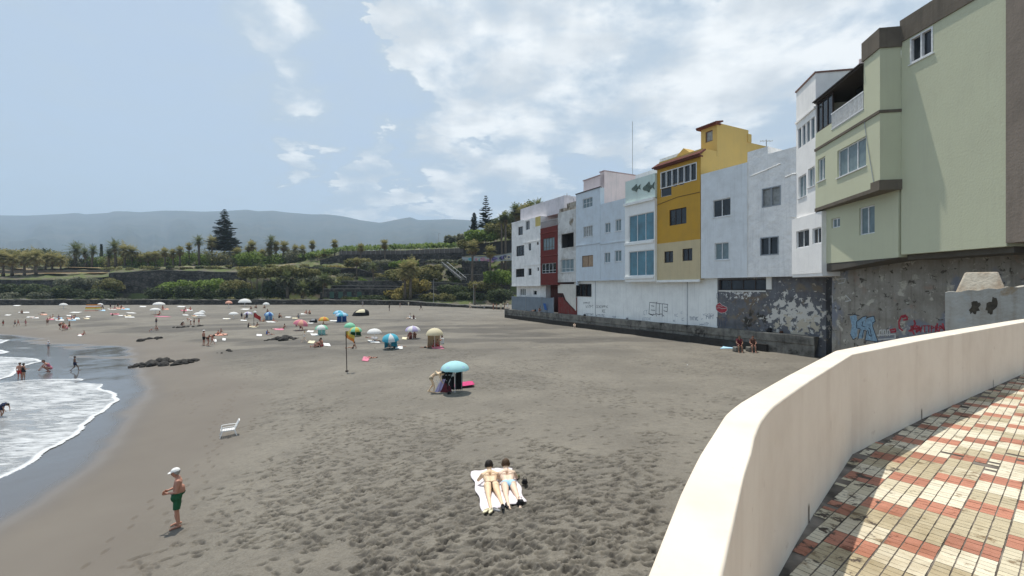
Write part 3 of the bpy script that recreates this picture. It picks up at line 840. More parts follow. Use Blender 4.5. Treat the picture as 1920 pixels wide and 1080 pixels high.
# --- pale blue tall house with a pink top storey
L = on(1080); B = Bld('pale_blue_house', 'tall pale blue house with a tan window and a pink storey behind its parapet', L)
PB = white('pale_blue_render', (.50, .57, .64), amt=.35); PK = white('pink_render', (.66, .56, .56), amt=.3)
w = MB(); s1 = L.s_of(1125.3)
hs = [B.hole(1092.5, 371.5, 1110.8, 389), B.hole(1093.5, 424, 1111, 443.5), B.hole(1091, 479, 1112, 500.5)]
room(w, 0, s1, 0, 8.6, 7.0, 19.7, hs); w.box(0, s1, -.10, 0, 12.1, 12.25)
w.build('wall', PB, B.o)
m = MB(); m.box(-.05, s1 + .05, -.1, .25, 19.7, 19.82); m.build('coping', FRD, B.o)
window(B.o, hs[0], cols=3, pane=PANEG, frame=FRW, rowf=.5); window(B.o, hs[1], cols=4, pane=PANEC, frame=FRW, sill=True); window(B.o, hs[2], cols=2, pane=PANEO, frame=FRB, fw=.04)
m = MB(); room(m, .9, s1, .7, 3.0, 19.7, 21.6); room(m, s1 - .9, s1 + .02, .7, 9.0, 17.5, 22.0); m.build('upper_storey', PK, B.o)
m = MB(); m.box(.8, s1 - .92, .6, .9, 21.6, 21.7); m.box(s1 - 1., s1 + .1, .6, 9.1, 22.0, 22.1); m.build('roof_edge', stucco('pink_edge', (.45, .32, .32)), B.o)
m = MB(); m.box(0, .3, -.02, .3, 6.4, 7.0); m.build('bracket', PB, B.o)

# --- pale blue lower house
L = on(1125.6); B = Bld('pale_blue_house', 'lower pale blue house with four small twin windows left of the glass front', L)
w = MB(); s1 = L.s_of(1176); hs = [B.hole(1134, 418, 1144.5, 436), B.hole(1153.5, 411.5, 1164.5, 433), B.hole(1133, 473.5, 1144, 492.5), B.hole(1152.5, 469.5, 1165, 490)]
room(w, 0, s1, 0, 9, 7.0, 17.35, hs); w.box(0, s1, -.10, 0, 11.9, 12.03); w.box(0, s1, -.08, .0, 7.0, 7.15)
w.build('wall', PB, B.o)
for h in hs: window(B.o, h, cols=2, pane=PANEG, frame=FRW, sill=True, fw=.07)

# --- white glass-fronted building with fish ornaments
L = on(1176); B = Bld('glass_fronted_house', 'white house with two large blue glass fronts and two fish on its wall', L)
WH = white('white_clean', (.70, .72, .73), amt=.2)
w = MB(); s1 = L.s_of(1232); hs = [B.hole(1183, 401, 1231, 452), B.hole(1183, 470, 1231, 517)]
hs = [(h[0], s1 - .15, h[2], h[3]) for h in hs]
room(w, 0, s1, -.35, 9, 6.75, 16.4, hs)
w.box(-.08, s1 + .05, -.6, -.35, 16.2, 16.5); w.box(0, s1 - .1, -.5, -.35, hs[0][2] - .35, hs[0][2] - .05); w.box(0, s1 - .1, -.5, -.35, hs[1][2] - .35, hs[1][2] - .05)
w.build('wall', WH, B.o)
for h in hs: window(B.o, h, -.35, cols=3, frame=FRW, pane=PANEB, fw=.08)
m = MB(); room(m, 0, s1, -.3, 9, 16.5, 19.3); m.build('upper_wall', white('pale_teal_render', (.50, .60, .58), amt=.25), B.o)
m = MB(); room(m, 1.5, s1 + .3, 4, 12, 19.3, 22.3); room(m, -4, 1.5, 5, 12, 19.3, 21.6); m.build('roof_storey', white('white_far_storey', (.66, .66, .66)), B.o)
FISH = simple('grey_green_metal', (.10, .14, .12), rough=.5, var=.4, scale=4)
for (u0, v0, u1, v1) in ((1184.5, 345.5, 1201.5, 360), (1205, 341, 1228, 361)):
    c = L.sub(None, -.3); s_a, s_b = c.s_of(u0), c.s_of(u1); zc = c.z_of((u0 + u1) / 2, (v0 + v1) / 2); hh = abs(c.z_of(u0, v0) - c.z_of(u0, v1)) / 2
    m = MB(); ln = s_b - s_a; mid = s_a + ln * .42
    m.ell((mid, -.36, zc), (ln * .40, .05, hh * .55), 16, 8)
    m.add([(s_a + ln * .72, -.34, zc), (s_b, -.34, zc + hh * .7), (s_b - ln * .08, -.34, zc), (s_b, -.34, zc - hh * .7), (s_a + ln * .72, -.40, zc), (s_b, -.40, zc + hh * .7), (s_b - ln * .08, -.40, zc), (s_b, -.40, zc - hh * .7)],
          [(0, 1, 2, 3), (7, 6, 5, 4), (0, 4, 5, 1), (1, 5, 6, 2), (2, 6, 7, 3), (3, 7, 4, 0)])
    for sg in (1, -1):
        m.add([(mid - ln * .2, -.34, zc + sg * hh * .3), (mid + ln * .22, -.34, zc + sg * hh * .3), (mid + ln * .15, -.34, zc + sg * hh * 1.0), (mid - ln * .2, -.40, zc + sg * hh * .3), (mid + ln * .22, -.40, zc + sg * hh * .3), (mid + ln * .15, -.40, zc + sg * hh * 1.0)],
              [(0, 1, 2), (5, 4, 3), (0, 3, 4, 1), (1, 4, 5, 2), (2, 5, 3, 0)])
    m.build('fish_ornament', FISH, B.o)

# --- yellow house
L = on(1232); B = Bld('yellow_house', 'tall mustard yellow house with a tiled eave and a roof tower', L)
YE = white('mustard_render', (.56, .32, .05), dirt=(.34, .22, .07), amt=.4, scale=.6)
YS = white('light_yellow_render', (.62, .43, .14), dirt=(.45, .33, .14), amt=.4, scale=.4)
CR = white('cream_render', (.60, .50, .31), dirt=(.42, .36, .24), amt=.5)
w = MB(); s1 = L.s_of(1313)
hs = [B.hole(1238, 307, 1307, 339), B.hole(1255, 391, 1287, 421)]
hrow = (L.s_of(1238.5), L.s_of(1306.5), 17.35, 19.25)
h3 = B.hole(1238.5, 350, 1259, 368); h4 = B.hole(1262, 344, 1270, 350); h5 = B.hole(1273, 341, 1283, 347)
h2 = hs[1]
# split the wall in its three paints
room(w, 0, s1, 0, 18, 11.1, 20.0, [hrow, h3, h4, h5, h2]); w.build('wall', YE, B.o)
m = MB(); hl = [B.hole(1245.5, 471, 1262, 492.5), B.hole(1279.5, 466, 1298, 489)]
room(m, 0, s1, 0, 18, 6.9, 11.1, hl); m.build('lower_wall', CR, B.o)
window(B.o, hrow, cols=6, frame=FRW, pane=PANE, fw=.09, dy=-.03)
for h in (h3, h4, h5): window(B.o, h, cols=1, frame=FRW, pane=PANE, fw=.05)
window(B.o, h2, cols=3, frame=FRD, pane=PANE)
for h in hl: window(B.o, h, cols=2, frame=FRD, pane=PANE)
m = MB(); room(m, .0, s1 + .02, .3, 2.5, 20.0, 20.6); room(m, s1 - 2.07, s1 + .02, 2.56, 7.7, 20.0, 23.65, [(s1 - 1.5, s1 - .55, 21.9, 23.1)])
room(m, s1 - 4, s1 + .02, 7.7, 18, 17.0, 22.3); m.box(s1 - .6, s1 + .12, 7.5, 8.1, 22.3, 23.2)
m.add([(.6, 1.4, 20.4), (4.2, 1.4, 20.4), (2.6, 1.4, 21.7), (.6, 3.0, 20.4), (4.2, 3.0, 20.4), (2.6, 3.0, 21.7)], [(0, 1, 2), (5, 4, 3), (0, 2, 5, 3), (1, 4, 5, 2)])
m.build('tower', YS, B.o)
sw = MB(); sw.box(s1 + .021, s1 + .05, 0.02, 18, 17.0, 20.0); sw.build('side_wall', YS, B.o)
window(B.o, (s1 - 1.5, s1 - .55, 21.9, 23.1), 2.56, cols=1, frame=FRB, pane=PANEC, fw=.1)
TL = stucco('terracotta_tile', (.15, .05, .035), dirt=(.07, .04, .035), amt=.8, scale=2, bump=.6, streak=False)
m = MB()
n = 34
for i in range(n):      # eave of barrel tiles
    q = -.3 + (s1 + .5) * i / (n - 1); m.tube([(q, -.45, 19.85), (q, .5, 20.45)], .10, 8)
m.box(-.15, s1 + .1, -.38, .3, 19.68, 19.82); m.build('roof_eave', TL, B.o)
m = MB()
for i in range(12):
    q = s1 - 2.3 + 2.5 * i / 11; m.tube([(q, 2.1, 23.6), (q, 3.2, 23.85)], .1, 8)
m.box(s1 - 2.4, s1 + .2, 2.2, 3.0, 23.45, 23.58); m.build('tower_eave', TL, B.o)
m = MB(); m.box(-.05, s1 + .02, -.14, 0, 6.65, 6.9); m.build('base_trim', WH, B.o); m = MB(); m.tube([(0, -.03, 15.6), (s1 * .5, -.03, 16.0), (s1, -.03, 16.0)], .025, 5); m.build('cable', FRD, B.o)

# --- white house right of the yellow one
L = on(1313.4); B = Bld('white_blue_house', 'smooth bluish white house with four flush windows right of the yellow house', L)
w = MB(); s1 = L.s_of(1401); hs = [B.hole(1336.5, 373, 1369.5, 406), B.hole(1340, 455, 1366, 487)]
B.o['label'] = 'smooth bluish white house wall with two windows right of the yellow house'
room(w, .06, s1, 0, 9, 7.0, 17.8, hs)
w.build('wall', white('bluish_white_render', (.60, .64, .68), amt=.35, lump=.25), B.o)
for h in hs: window(B.o, h, cols=2, frame=FRW, pane=PANE if h is hs[0] else PANEG, sill=True, fw=.07)
# --- rough white house
L = on(1401); B = Bld('rough_white_house', 'white house with lumpy plaster and two wide windows beside the white narrow house', L)
w = MB(); s1 = L.s_of(1492.6); sm_ = L.s_of(1439); hs = [B.hole(1428.5, 350.5, 1464, 387), B.hole(1425, 444, 1460, 478.5)]
room(w, 0, s1, 0.02, 9, 7.0, 18.05, hs); room(w, 0, sm_, .04, 4, 18.0, 18.75)
w.build('wall', white('lumpy_white_render', (.70, .71, .72), dirt=(.45, .46, .47), amt=.5, scale=1.0, bump=.6, lump=.7), B.o)
for h in hs: window(B.o, h, .02, cols=2, frame=FRG, pane=PANE if h is hs[1] else PANEC, sill=False, fw=.09, dy=-.03)
# raised plaster seams and a pipe
rs = random.Random(4); m = MB()
for (pts, r_) in (([(.3, 16.4), (1.6, 16.6), (3.2, 16.9)], .05), ([(3.6, 15.6), (4.2, 15.75), (4.9, 15.7)], .06), ([(0.05, 7.2), (.06, 12), (.05, 17.9)], .03), ([(4.1, 12.1), (4.6, 12.0), (5.0, 11.7)], .07)):
    m.tube([(a, .0, b_) for a, b_ in pts], r_, 6)
m.build('plaster_seam', white('seam_render', (.6, .61, .61)), B.o)

# --- base walls under the row
BASE = P1.sub(None, .6)
def base_wall(name, label, u0, u1, z1, mat, holes=()):
    L = BASE.sub(u0); b_ = Bld(name, label, L, 'wall'); m = MB(); s1 = L.s_of(u1)
    hh = [b_.hole(*q) for q in holes]
    room(m, 0, s1, 0, 6, .3, z1, hh); m.build('wall', mat, b_.o)
    return b_, s1, hh
bw, s1, hh = base_wall('base_wall', 'long white painted base wall with scrawled black graffiti', 1076.5, 1345, 7.3, white('white_base_paint', (.70, .73, .76), dirt=(.42, .43, .43), amt=.4, scale=.5), [(1079.5, 532.5, 1109, 556)])
window(bw.o, hh[0], 0, cols=3, frame=FRD, pane=PANE, fw=.07, dy=-.05)
m = MB()
for u in (1116.5, 1289): q = bw.L.s_of(u); m.box(q - .05, q + .05, -.04, 0, 1.9, 7.0)
m.build('downpipe', simple('grey_pipe', (.42, .44, .46), rough=.5), bw.o)
_g = BASE.sub(1345.4); _c = lambda u, v, rx, rz: (_g.s_of(u), _g.z_of(u, v), rx, rz)
GREYW = stucco('peeling_grey_wall', (.155, .160, .175), dirt=(.06, .055, .048), amt=.7, scale=1.1, bump=.6,
               patch=[((.20, .17, .13), .9, .55, .66), ((.17, .135, .10), 1.3, .50, .60) + _c(1402, 575, 1.6, 3.0), ((.05, .045, .038), 1.1, .52, .62) + _c(1415, 605, 2.2, 1.3), ((.60, .58, .53), 2.0, .525, .55) + _c(1485, 590, 3.6, 2.2),
                      ((.52, .47, .37), 1.3, .54, .57) + _c(1500, 612, 3.2, 1.4), ((.62, .62, .60), 2.6, .58, .61) + _c(1385, 550, 2.8, .8), ((.55, .54, .50), 3, .66, .68)])
gw, s1, hh = base_wall('base_wall', 'dark grey base wall with peeling white paint patches', 1345.4, 1549, 7.3, GREYW, [(1347.5, 524, 1438, 544.5)])
window(gw.o, hh[0], .12, cols=4, frame=FRD, pane=PANE, fw=.08); m = MB(); m.box(hh[0][1], hh[0][1] + .5, -.12, 0, hh[0][2] + .1, 7.3); m.box(hh[0][0], hh[0][1] - .1, -.04, 0, hh[0][2] - .12, hh[0][2] - .005)
m.build('white_block', white('vent_white', (.6, .6, .58)), gw.o)

# --- narrow white corner house
A10 = (24.17, 39.0); L = Line(A10[0], A10[1], -.2, -1); B = Bld('white_narrow_house', 'narrow bright white corner house with stacked window rows between lumpy and green houses', L)
N10 = white('bright_white_render', (.74, .75, .75), dirt=(.5, .5, .5), amt=.3)
w = MB(); s1 = L.s_of(1529.3)
hr = [B.hole(1496, 0, 1502.5, 1), B.hole(1504, 0, 1510.5, 1), B.hole(1512, 0, 1518.5, 1), B.hole(1520, 0, 1527.5, 1)]
hr = [(a[0], a[1], 17.7, 19.35) for a in hr]
h2 = [B.hole(1497, 328, 1511.5, 369), B.hole(1515, 315, 1527.5, 346)]
h2 = [(h2[0][0], h2[0][1], 13.5, 15.3), (h2[1][0], h2[1][1], 14.0, 15.5)]
room(w, 0, s1, 0, 8, 11.8, 22.6, hr + h2)
w.box(0, s1, -.12, 0, 19.9, 20.05); w.build('wall', N10, B.o)
for h in hr: window(B.o, h, cols=1, frame=FRG, pane=PANEG, fw=.09)
for h in h2: window(B.o, h, cols=2, frame=FRW, pane=PANEG, fw=.07, sill=True)
m = MB(); m.box(-.05, s1 + .05, -.08, 8, 22.6, 22.72); m.build('coping', stucco('brown_coping', (.22, .12, .10)), B.o)
m = MB(); L2 = Line(24.17, 39.0, -.5, -4.6); Bq = Bld('lower_oriel', None, L2); s2_ = L2.s_of(1549.8)
hq = [Bq.hole(1501, 431, 1526, 464), Bq.hole(1532, 427, 1549, 457)]
room(m, -.0, s2_, -.35, 3.5, 7.15, 11.8, hq); m.box(-.0, s2_, -.3, 3.5, 6.9, 7.15)
bpy.data.objects.remove(Bq.o)
orl = empty('oriel', (0, 0, 0)); orl.parent = B.o
orl.matrix_parent_inverse = Matrix.Identity(4)
inv = Matrix.Rotation(-L.rz(), 4, 'Z') @ Matrix.Translation((-L.ax, -L.ay, 0))
orl.matrix_local = inv @ Matrix.Translation((L2.ax, L2.ay, 0)) @ Matrix.Rotation(L2.rz(), 4, 'Z')
m.build('oriel_wall', N10, orl)
for h, c in zip(hq, (2, 2)):
    ww = window(orl, h, -.35, cols=c, frame=FRW, pane=PANE, fw=.08)
    pch = ww.children[0]; pch.parent = orl; pch.name = 'pane'
m = MB(); room(m, s1 - .1, s1 + 0, 3.0, 8, 22.0, 23.4); m.build('roof_hut', PK, B.o)

# --- green building (several faces)
GR = white('pale_green_render', (.565, .575, .41), dirt=(.46, .455, .34), amt=.35, scale=.5, bump=.2)
TA = stucco('taupe_band', (.16, .135, .105), dirt=(.09, .08, .065), amt=.7, scale=.8, bump=.3)
GB = empty('green_house', (23.3, 27.46, 0), 0, 'big pale green house with a jutting bay and brown bands', 'building')
def world_part(mb_local, name, mat, Ln, parent=GB):
    """part given in a face's own coordinates"""
    o = mb_local.build(name, mat, parent)
    o.matrix_local = Matrix.Translation((Ln.ax - GB.location.x, Ln.ay - GB.location.y, 0)) @ Matrix.Rotation(Ln.rz(), 4, 'Z')
    return o
def place(o, Ln):
    o.matrix_local = Matrix.Translation((Ln.ax - GB.location.x, Ln.ay - GB.location.y, 0)) @ Matrix.Rotation(Ln.rz(), 4, 'Z'); return o
LB = Line(23.46, 35.46, -1.28, -7.81)           # bay face
sB = 7.914
uB = lambda u: LB.s_of(u)
sr = uB(1619.5); sl = uB(1559)
hb = [(uB(1570), uB(1624), 13.75, 15.65), (uB(1533.5), uB(1547), 14.1, 15.8)]
m = MB(); room(m, .0, sB, 0, 1.13, 12.14, 17.35, hb); room(m, sr, sB, 0, 1.13, 17.35, 20.45)
room(m, .02, sl, .0, 1.1, 17.35, 17.9)
room(m, .1, sB, 1.13, 6, 15.0, 17.3); m.box(.1, sr, 3.5, 6, 17.3, 20.4)
world_part(m, 'bay', GR, LB)
for h, c, p in ((hb[0], 3, PANEG), (hb[1], 2, PANEG)):
    place(window(GB, h, 0, cols=c, frame=FRW, pane=p, fw=.08, sill=True), LB)
m = MB(); hw = (.05, sl - .05, 17.95, 20.2); m2 = window(GB, hw, 0, cols=3, frame=FRD, pane=PANE, fw=.09); place(m2, LB)
m = MB(); m.box(.0, sr, -.1, 3.5, 20.22, 20.3)
for i in range(40):
    q = sr * (i + .5) / 40; m.tube([(q, -.25, 20.32), (q, 3.4, 20.6)], .055, 5)
world_part(m, 'balcony_roof', simple('dark_corrugated', (.05, .04, .035), rough=.6), LB)
m = MB()
for i in range(26):
    q = sl + .12 + (sr - sl - .2) * i / 25; m.box(q - .025, q + .025, -.03, .03, 17.36, 18.5)
m.box(sl, sr, -.04, .04, 18.5, 18.58); m.box(sl, sr, -.035, .035, 17.42, 17.48)
world_part(m, 'balcony_railing', FRW, LB)
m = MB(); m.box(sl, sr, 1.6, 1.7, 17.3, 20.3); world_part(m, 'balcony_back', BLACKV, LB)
m = MB(); m.box(-.03, sB + .05, -.08, 1.35, 16.55, 16.72); world_part(m, 'band', TA, LB)
m = MB(); m.box(-.03, sB - .8, -.05, 1.2, 11.9, 12.14); m.box(sB - .8, sB + .08, -.08, 1.4, 11.9, 12.5); world_part(m, 'bay_base', TA, LB)
m = MB(); m.box(sr - .1, sB + .08, -.08, 1.4, 20.45, 21.65); world_part(m, 'fascia', TA, LB)
m = MB(); m.tube([(uB(1622), -.05, 16.6), (uB(1628), -.05, 15), (uB(1641), -.06, 12.3)], .02, 5); world_part(m, 'cable', FRG, LB)
# lower left face
LL = Line(23.67, 34.5, -.42, -6.9); sL = 6.913
hl = [(LL.s_of(1611), LL.s_of(1640), 9.55, 11.4), (LL.s_of(1559), LL.s_of(1575), 10.4, 11.1)]
m = MB(); room(m, -.9, sL, 0, 6, 7.85, 12.2, hl)
world_part(m, 'lower_wall', GR, LL)
for h in hl: place(window(GB, h, 0, cols=2, frame=FRW, pane=PANEG, fw=.08), LL)
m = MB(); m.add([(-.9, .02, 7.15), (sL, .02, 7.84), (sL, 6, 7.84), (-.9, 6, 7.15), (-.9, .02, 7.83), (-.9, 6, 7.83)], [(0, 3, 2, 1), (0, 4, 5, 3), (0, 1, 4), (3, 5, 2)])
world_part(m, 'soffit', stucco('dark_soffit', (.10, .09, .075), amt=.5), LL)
# big wall
LW = Line(23.3, 27.46, .07, -1); sW = LW.s_of(1887)
hwin = (LW.s_of(1706.5), LW.s_of(1749.5), 19.1, 20.6)
m = MB(); room(m, 0, sW, 0, 9, 8.0, 20.68, [hwin]); world_part(m, 'wall', GR, LW)
place(window(GB, hwin, 0, cols=2, frame=FRW, pane=PANE, fw=.09, sill=True, dy=-.02), LW)
m = MB(); m.box(-.02, sW, -.07, 9, 20.68, 22.0); world_part(m, 'roof_band', TA, LW)
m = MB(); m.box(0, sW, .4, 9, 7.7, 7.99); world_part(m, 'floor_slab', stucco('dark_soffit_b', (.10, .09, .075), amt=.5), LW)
# taupe house
TL_ = LW.sub(1887.3); TH = Bld('brown_house', 'plain taupe brown house wall at the right edge beside the green one', TL_)
m = MB(); room(m, 0, 12, -.04, 9, 8.15, 27); m.build('wall', stucco('taupe_render', (.26, .215, .175), dirt=(.13, .11, .09), amt=.5, scale=.6, bump=.3), TH.o)
m = MB(); room(m, -.1, 12, 2.0, 9, 7.7, 8.15); m.build('floor_slab', TA, TH.o)
# base wall below the green house
L3 = Line(24.55, 35.2, .119, -1); GW2 = Bld('base_wall', 'brown stained base wall below the green house with blue and red graffiti', L3, 'wall')
m = MB(); room(m, 0, 20, 0, 8, .2, 8.0); m.build('wall', stucco('brown_stained_wall', (.32, .30, .26), dirt=(.13, .11, .085), amt=.9, scale=.7, bump=.6,
                                                        patch=[((.20, .21, .24), .16, .52, .56), ((.48, .45, .38), 1.4, .58, .64), ((.30, .22, .18), .7, .60, .70), ((.09, .08, .065), 2.2, .59, .64), ((.44, .42, .36), 4, .62, .68)]), GW2.o)
# concrete block with sloped cap
cb = empty('concrete_block', (20.0, 21.0, 0), 0, 'weathered concrete block with two dark holes and a trapezoid cap', 'block')
Lc = Line(18.9, 20.0, .72, -.69)
CON = stucco('weathered_concrete', (.46, .45, .41), dirt=(.24, .19, .13), amt=.8, scale=1.1, bump=.9, patch=[((.42, .43, .41), .8, .55, .62), ((.30, .20, .09), .5, .62, .70)])
def at_cb(o): o.matrix_local = Matrix.Translation((Lc.ax - 20.0, Lc.ay - 21.0, 0)) @ Matrix.Rotation(Lc.rz(), 4, 'Z'); return o
Lc.ax += 0
sa = Lc.s_of(1772); sb = Lc.s_of(1960)
m = MB(); nseg = 24
front = []
ztop = lambda t: 5.80 + .34 * t + .03 * math.sin(t * 31)
pts = [(sa + (sb - sa) * i / nseg, i / nseg) for i in range(nseg + 1)]
vs = [(x, .0, .3) for x, t in pts] + [(x, .0, ztop(t)) for x, t in pts] + [(x, 3, ztop(t)) for x, t in pts] + [(x, 3, .3) for x, t in pts]
n = nseg + 1; fs = []
for r_ in range(3):
    for i in range(nseg): fs.append((r_ * n + i, r_ * n + i + 1, (r_ + 1) * n + i + 1, (r_ + 1) * n + i))
fs += [(0, n, 2 * n, 3 * n), (n - 1, 4 * n - 1, 3 * n - 1, 2 * n - 1)]
at_cb(m.add(vs, fs).build('block', CON, cb))
ta, tb, tc_, td = Lc.s_of(1792), Lc.s_of(1889), Lc.s_of(1810), Lc.s_of(1874)
m = MB(); m.add([(ta, .15, 5.8), (tb, .15, 5.8), (tb, 1.9, 5.8), (ta, 1.9, 5.8), (tc_, .55, 6.68), (td, .55, 6.68), (td, 1.5, 6.68), (tc_, 1.5, 6.68)],
                [(4, 5, 6, 7), (0, 1, 5, 4), (1, 2, 6, 5), (2, 3, 7, 6), (3, 0, 4, 7)])
at_cb(m.build('cap', stucco('stained_cap', (.50, .45, .36), dirt=(.22, .13, .07), amt=.9, scale=1.5, bump=.7), cb, bevel=.05))
def blob(u0, v0, u1, v1, seed):
    rr_ = random.Random(seed); cx, cz = (Lc.s_of(u0) + Lc.s_of(u1)) / 2, Lc.z_of(u0, (v0 + v1) / 2); rx = abs(Lc.s_of(u1) - Lc.s_of(u0)) / 2; rz_ = abs(Lc.z_of(u0, v0) - Lc.z_of(u0, v1)) / 2
    v_ = []
    for i in range(18):
        a = 2 * math.pi * i / 18; q = rr_.uniform(.6, 1.15); v_.append((cx + rx * q * math.cos(a) + .15 * rz_ * math.sin(a), -.004, cz + rz_ * q * math.sin(a)))
    return MB().add(v_, [tuple(range(18))])
at_cb(blob(1817, 562, 1838, 591, 1).build('hole', simple('dark_hole', (.06, .05, .035), var=.5), cb)); at_cb(blob(1849, 558, 1870, 592, 5).build('hole', simple('dark_hole', (.06, .05, .035)), cb))

# ledge along the base of the row
LE = stucco('grimy_ledge_stone', (.21, .20, .175), dirt=(.03, .028, .025), amt=1, scale=1.1, bump=.9, patch=[((.24, .23, .20), .5, .52, .62), ((.045, .04, .035), .35, .55, .62)])
LD = P1.sub(950); W1 = LD.s_of(1528)
le = empty('stone_ledge', (LD.ax, LD.ay, 0), LD.rz(), 'long grimy stone ledge between the sand and the painted base walls', 'ledge')
m = MB(); nseg = 90
rs = random.Random(9)
prof_ = [(-.10, .1), (-.02, 1.25), (-.10, 1.30), (-.10, 1.92), (-.06, 2.0), (.62, 2.0)]
vs = []
for i in range(nseg + 1):
    x = W1 * i / nseg; j = (fbm(np.array(x * .5), np.array(1.), 3) - .5)
    for k_, (a, b_) in enumerate(prof_): vs.append((x, a + .08 * j, b_ + (.12 * j if k_ in (3, 4, 5) else 0)))
n = len(prof_)
fs = [(i * n + k_, (i + 1) * n + k_, (i + 1) * n + k_ + 1, i * n + k_ + 1) for i in range(nseg) for k_ in range(n - 1)]
fs += [tuple(range(n))[::-1], tuple(nseg * n + k_ for k_ in range(n))]
m.add(vs, fs).build('ledge_wall', LE, le)
m = MB(); m.box(0, W1 * .93, -.42, -.10, .2, .95); m.build('ledge_shade', stucco('painted_ledge_shade', (.035, .033, .03), dirt=(.06, .055, .05), amt=.8, scale=2, bump=.6), le)  # near-black box paints the shadow along the foot of the ledge
m = MB(); m.box(-.25, .0, -.35, .75, .2, 2.08); m.build('end_pier', stucco('pale_pier', (.22, .21, .19), amt=1, scale=1.5, bump=.8), le)
# near end ramp stones
e0 = G(1527, 664)
rp = empty('stone_ramp', (e0.x, e0.y, 0), 0, 'pale rough stone ramp at the near end of the ledge behind the parapet', 'ramp')
m = MB(); m.add([(-.3, .2, .1), (5.5, -9, .1), (6.5, -8.2, .1), (1.2, 1.2, .1), (-.2, .3, 1.35), (4.0, -7.6, .9), (5.0, -7.0, 1.7), (1.1, 1.1, 2.0)],
                [(4, 5, 6, 7), (0, 1, 5, 4), (1, 2, 6, 5), (2, 3, 7, 6), (3, 0, 4, 7)])
m.build('ramp', stucco('pale_ramp_stone', (.27, .255, .22), dirt=(.07, .065, .055), amt=1, scale=1.2, bump=1, lump=.6), rp, bevel=.08)

# ------------------------------------------------------------------ graffiti (thin paint films on the walls)
def stroke(mb, Ln, pts, wpx, proud=.006):
    P = [Ln.pt(u, v, proud) for u, v in pts]
    for a, b_, pa, pb in zip(P[:-1], P[1:], pts[:-1], pts[1:]):
        Ya = a.y; wd = wpx * Ya / F * .5
        d = b_ - a
        if d.length < 1e-6: continue
        d.normalize(); n_ = Vector((-Ln.nx, -Ln.ny, 0)).cross(d).normalized() * wd
        e = d * wd * .5
        mb.add([a - e + n_, a - e - n_, b_ + e - n_, b_ + e + n_], [(0, 1, 2, 3)])
def fill(mb, Ln, pts, proud=.003):
    mb.add([Ln.pt(u, v, proud) for u, v in pts], [tuple(range(len(pts)))])
INK = simple('black_spray', (.02, .022, .035), rough=.8); BLU = simple('pale_blue_spray', (.22, .33, .42), rough=.8, var=.3)
REDS = simple('red_spray', (.36, .045, .06), rough=.8, var=.4); GRYS = simple('grey_spray', (.28, .31, .36), rough=.8, var=.3); WHS = simple('white_spray', (.5, .5, .48), rough=.8, var=.2)
def to_local(mb, Ln):
    i_ = (Matrix.Translation((Ln.ax, Ln.ay, 0)) @ Matrix.Rotation(Ln.rz(), 4, 'Z')).inverted()
    mb.v = [tuple(i_ @ Vector(q)) for q in mb.v]; return mb
# bubble letters of the tag
c5 = lambda x, y: (1060 + x / 3.84, 520 + y / 3.84)
def S(mb, Ln, pts, w=.9, conv=c5): stroke(mb, Ln, [conv(*q) for q in pts], w)
g = MB(); Lb = bw.L
for p in ([(608, 180), (655, 185), (660, 178)], [(608, 180), (602, 262), (635, 270)], [(618, 205), (640, 208)], [(618, 235), (645, 238)], [(655, 185), (652, 262), (656, 280)],
          [(655, 185), (678, 190), (676, 268)], [(678, 188), (700, 192), (698, 285)], [(700, 190), (738, 195), (735, 210)], [(712, 215), (735, 215), (733, 248)], [(708, 240), (733, 248)],
          [(635, 270), (656, 262), (676, 270), (690, 262), (712, 280)], [(600, 262), (630, 275), (634, 262)]): S(g, Lb, p, 1.0)
to_local(g, Lb).build('graffiti', INK, bw.o, label='black bubble letter tag on the white base wall')
g = MB(); rs = random.Random(2)
def scrawl(mb, Ln, x0, x1, y, h, n, conv=c5, w=.6):
    for i in range(n):
        x = x0 + (x1 - x0) * i / n; s_ = (x1 - x0) / n * .7
        k_ = rs.randrange(4)
        if k_ == 0: P_ = [(x, y + h), (x, y), (x + s_, y + h * .3), (x, y + h * .5)]
        elif k_ == 1: P_ = [(x, y), (x + s_, y), (x + s_ * .5, y), (x + s_ * .5, y + h)]
        elif k_ == 2: P_ = [(x, y), (x + s_ * .5, y + h), (x + s_, y)]
        else: P_ = [(x + s_, y), (x, y + h * .2), (x, y + h), (x + s_, y + h)]
        S(mb, Ln, P_, w, conv)
scrawl(g, Lb, 132, 180, 178, 16, 5); scrawl(g, Lb, 148, 205, 202, 18, 5); scrawl(g, Lb, 222, 310, 203, 16, 9); scrawl(g, Lb, 265, 290, 232, 20, 3); scrawl(g, Lb, 148, 205, 262, 14, 6); scrawl(g, Lb, 222, 285, 268, 14, 6)
to_local(g, Lb).build('graffiti', INK, bw.o, label='small dark handwritten lines near the left end of the white base wall')
g = MB()
scrawl(g, Lb, 338, 366, 278, 16, 4); scrawl(g, Lb, 565, 595, 238, 30, 2); scrawl(g, Lb, 555, 620, 290, 18, 6); scrawl(g, Lb, 785, 815, 262, 20, 2); scrawl(g, Lb, 832, 846, 248, 14, 1); scrawl(g, Lb, 776, 792, 308, 10, 2); scrawl(g, Lb, 840, 862, 292, 20, 1)
scrawl(g, Lb, 895, 960, 285, 24, 5, w=1.2); scrawl(g, Lb, 978, 992, 295, 12, 1); scrawl(g, Lb, 990, 1075, 262, 12, 6); scrawl(g, Lb, 1015, 1072, 275, 24, 4, w=1.0); scrawl(g, Lb, 968, 1000, 335, 12, 3); scrawl(g, Lb, 1002, 1036, 325, 22, 3)
to_local(g, Lb).build('graffiti', GRYS, bw.o, label='faded grey scribbles at the right end of the white base wall')
Lg = gw.L
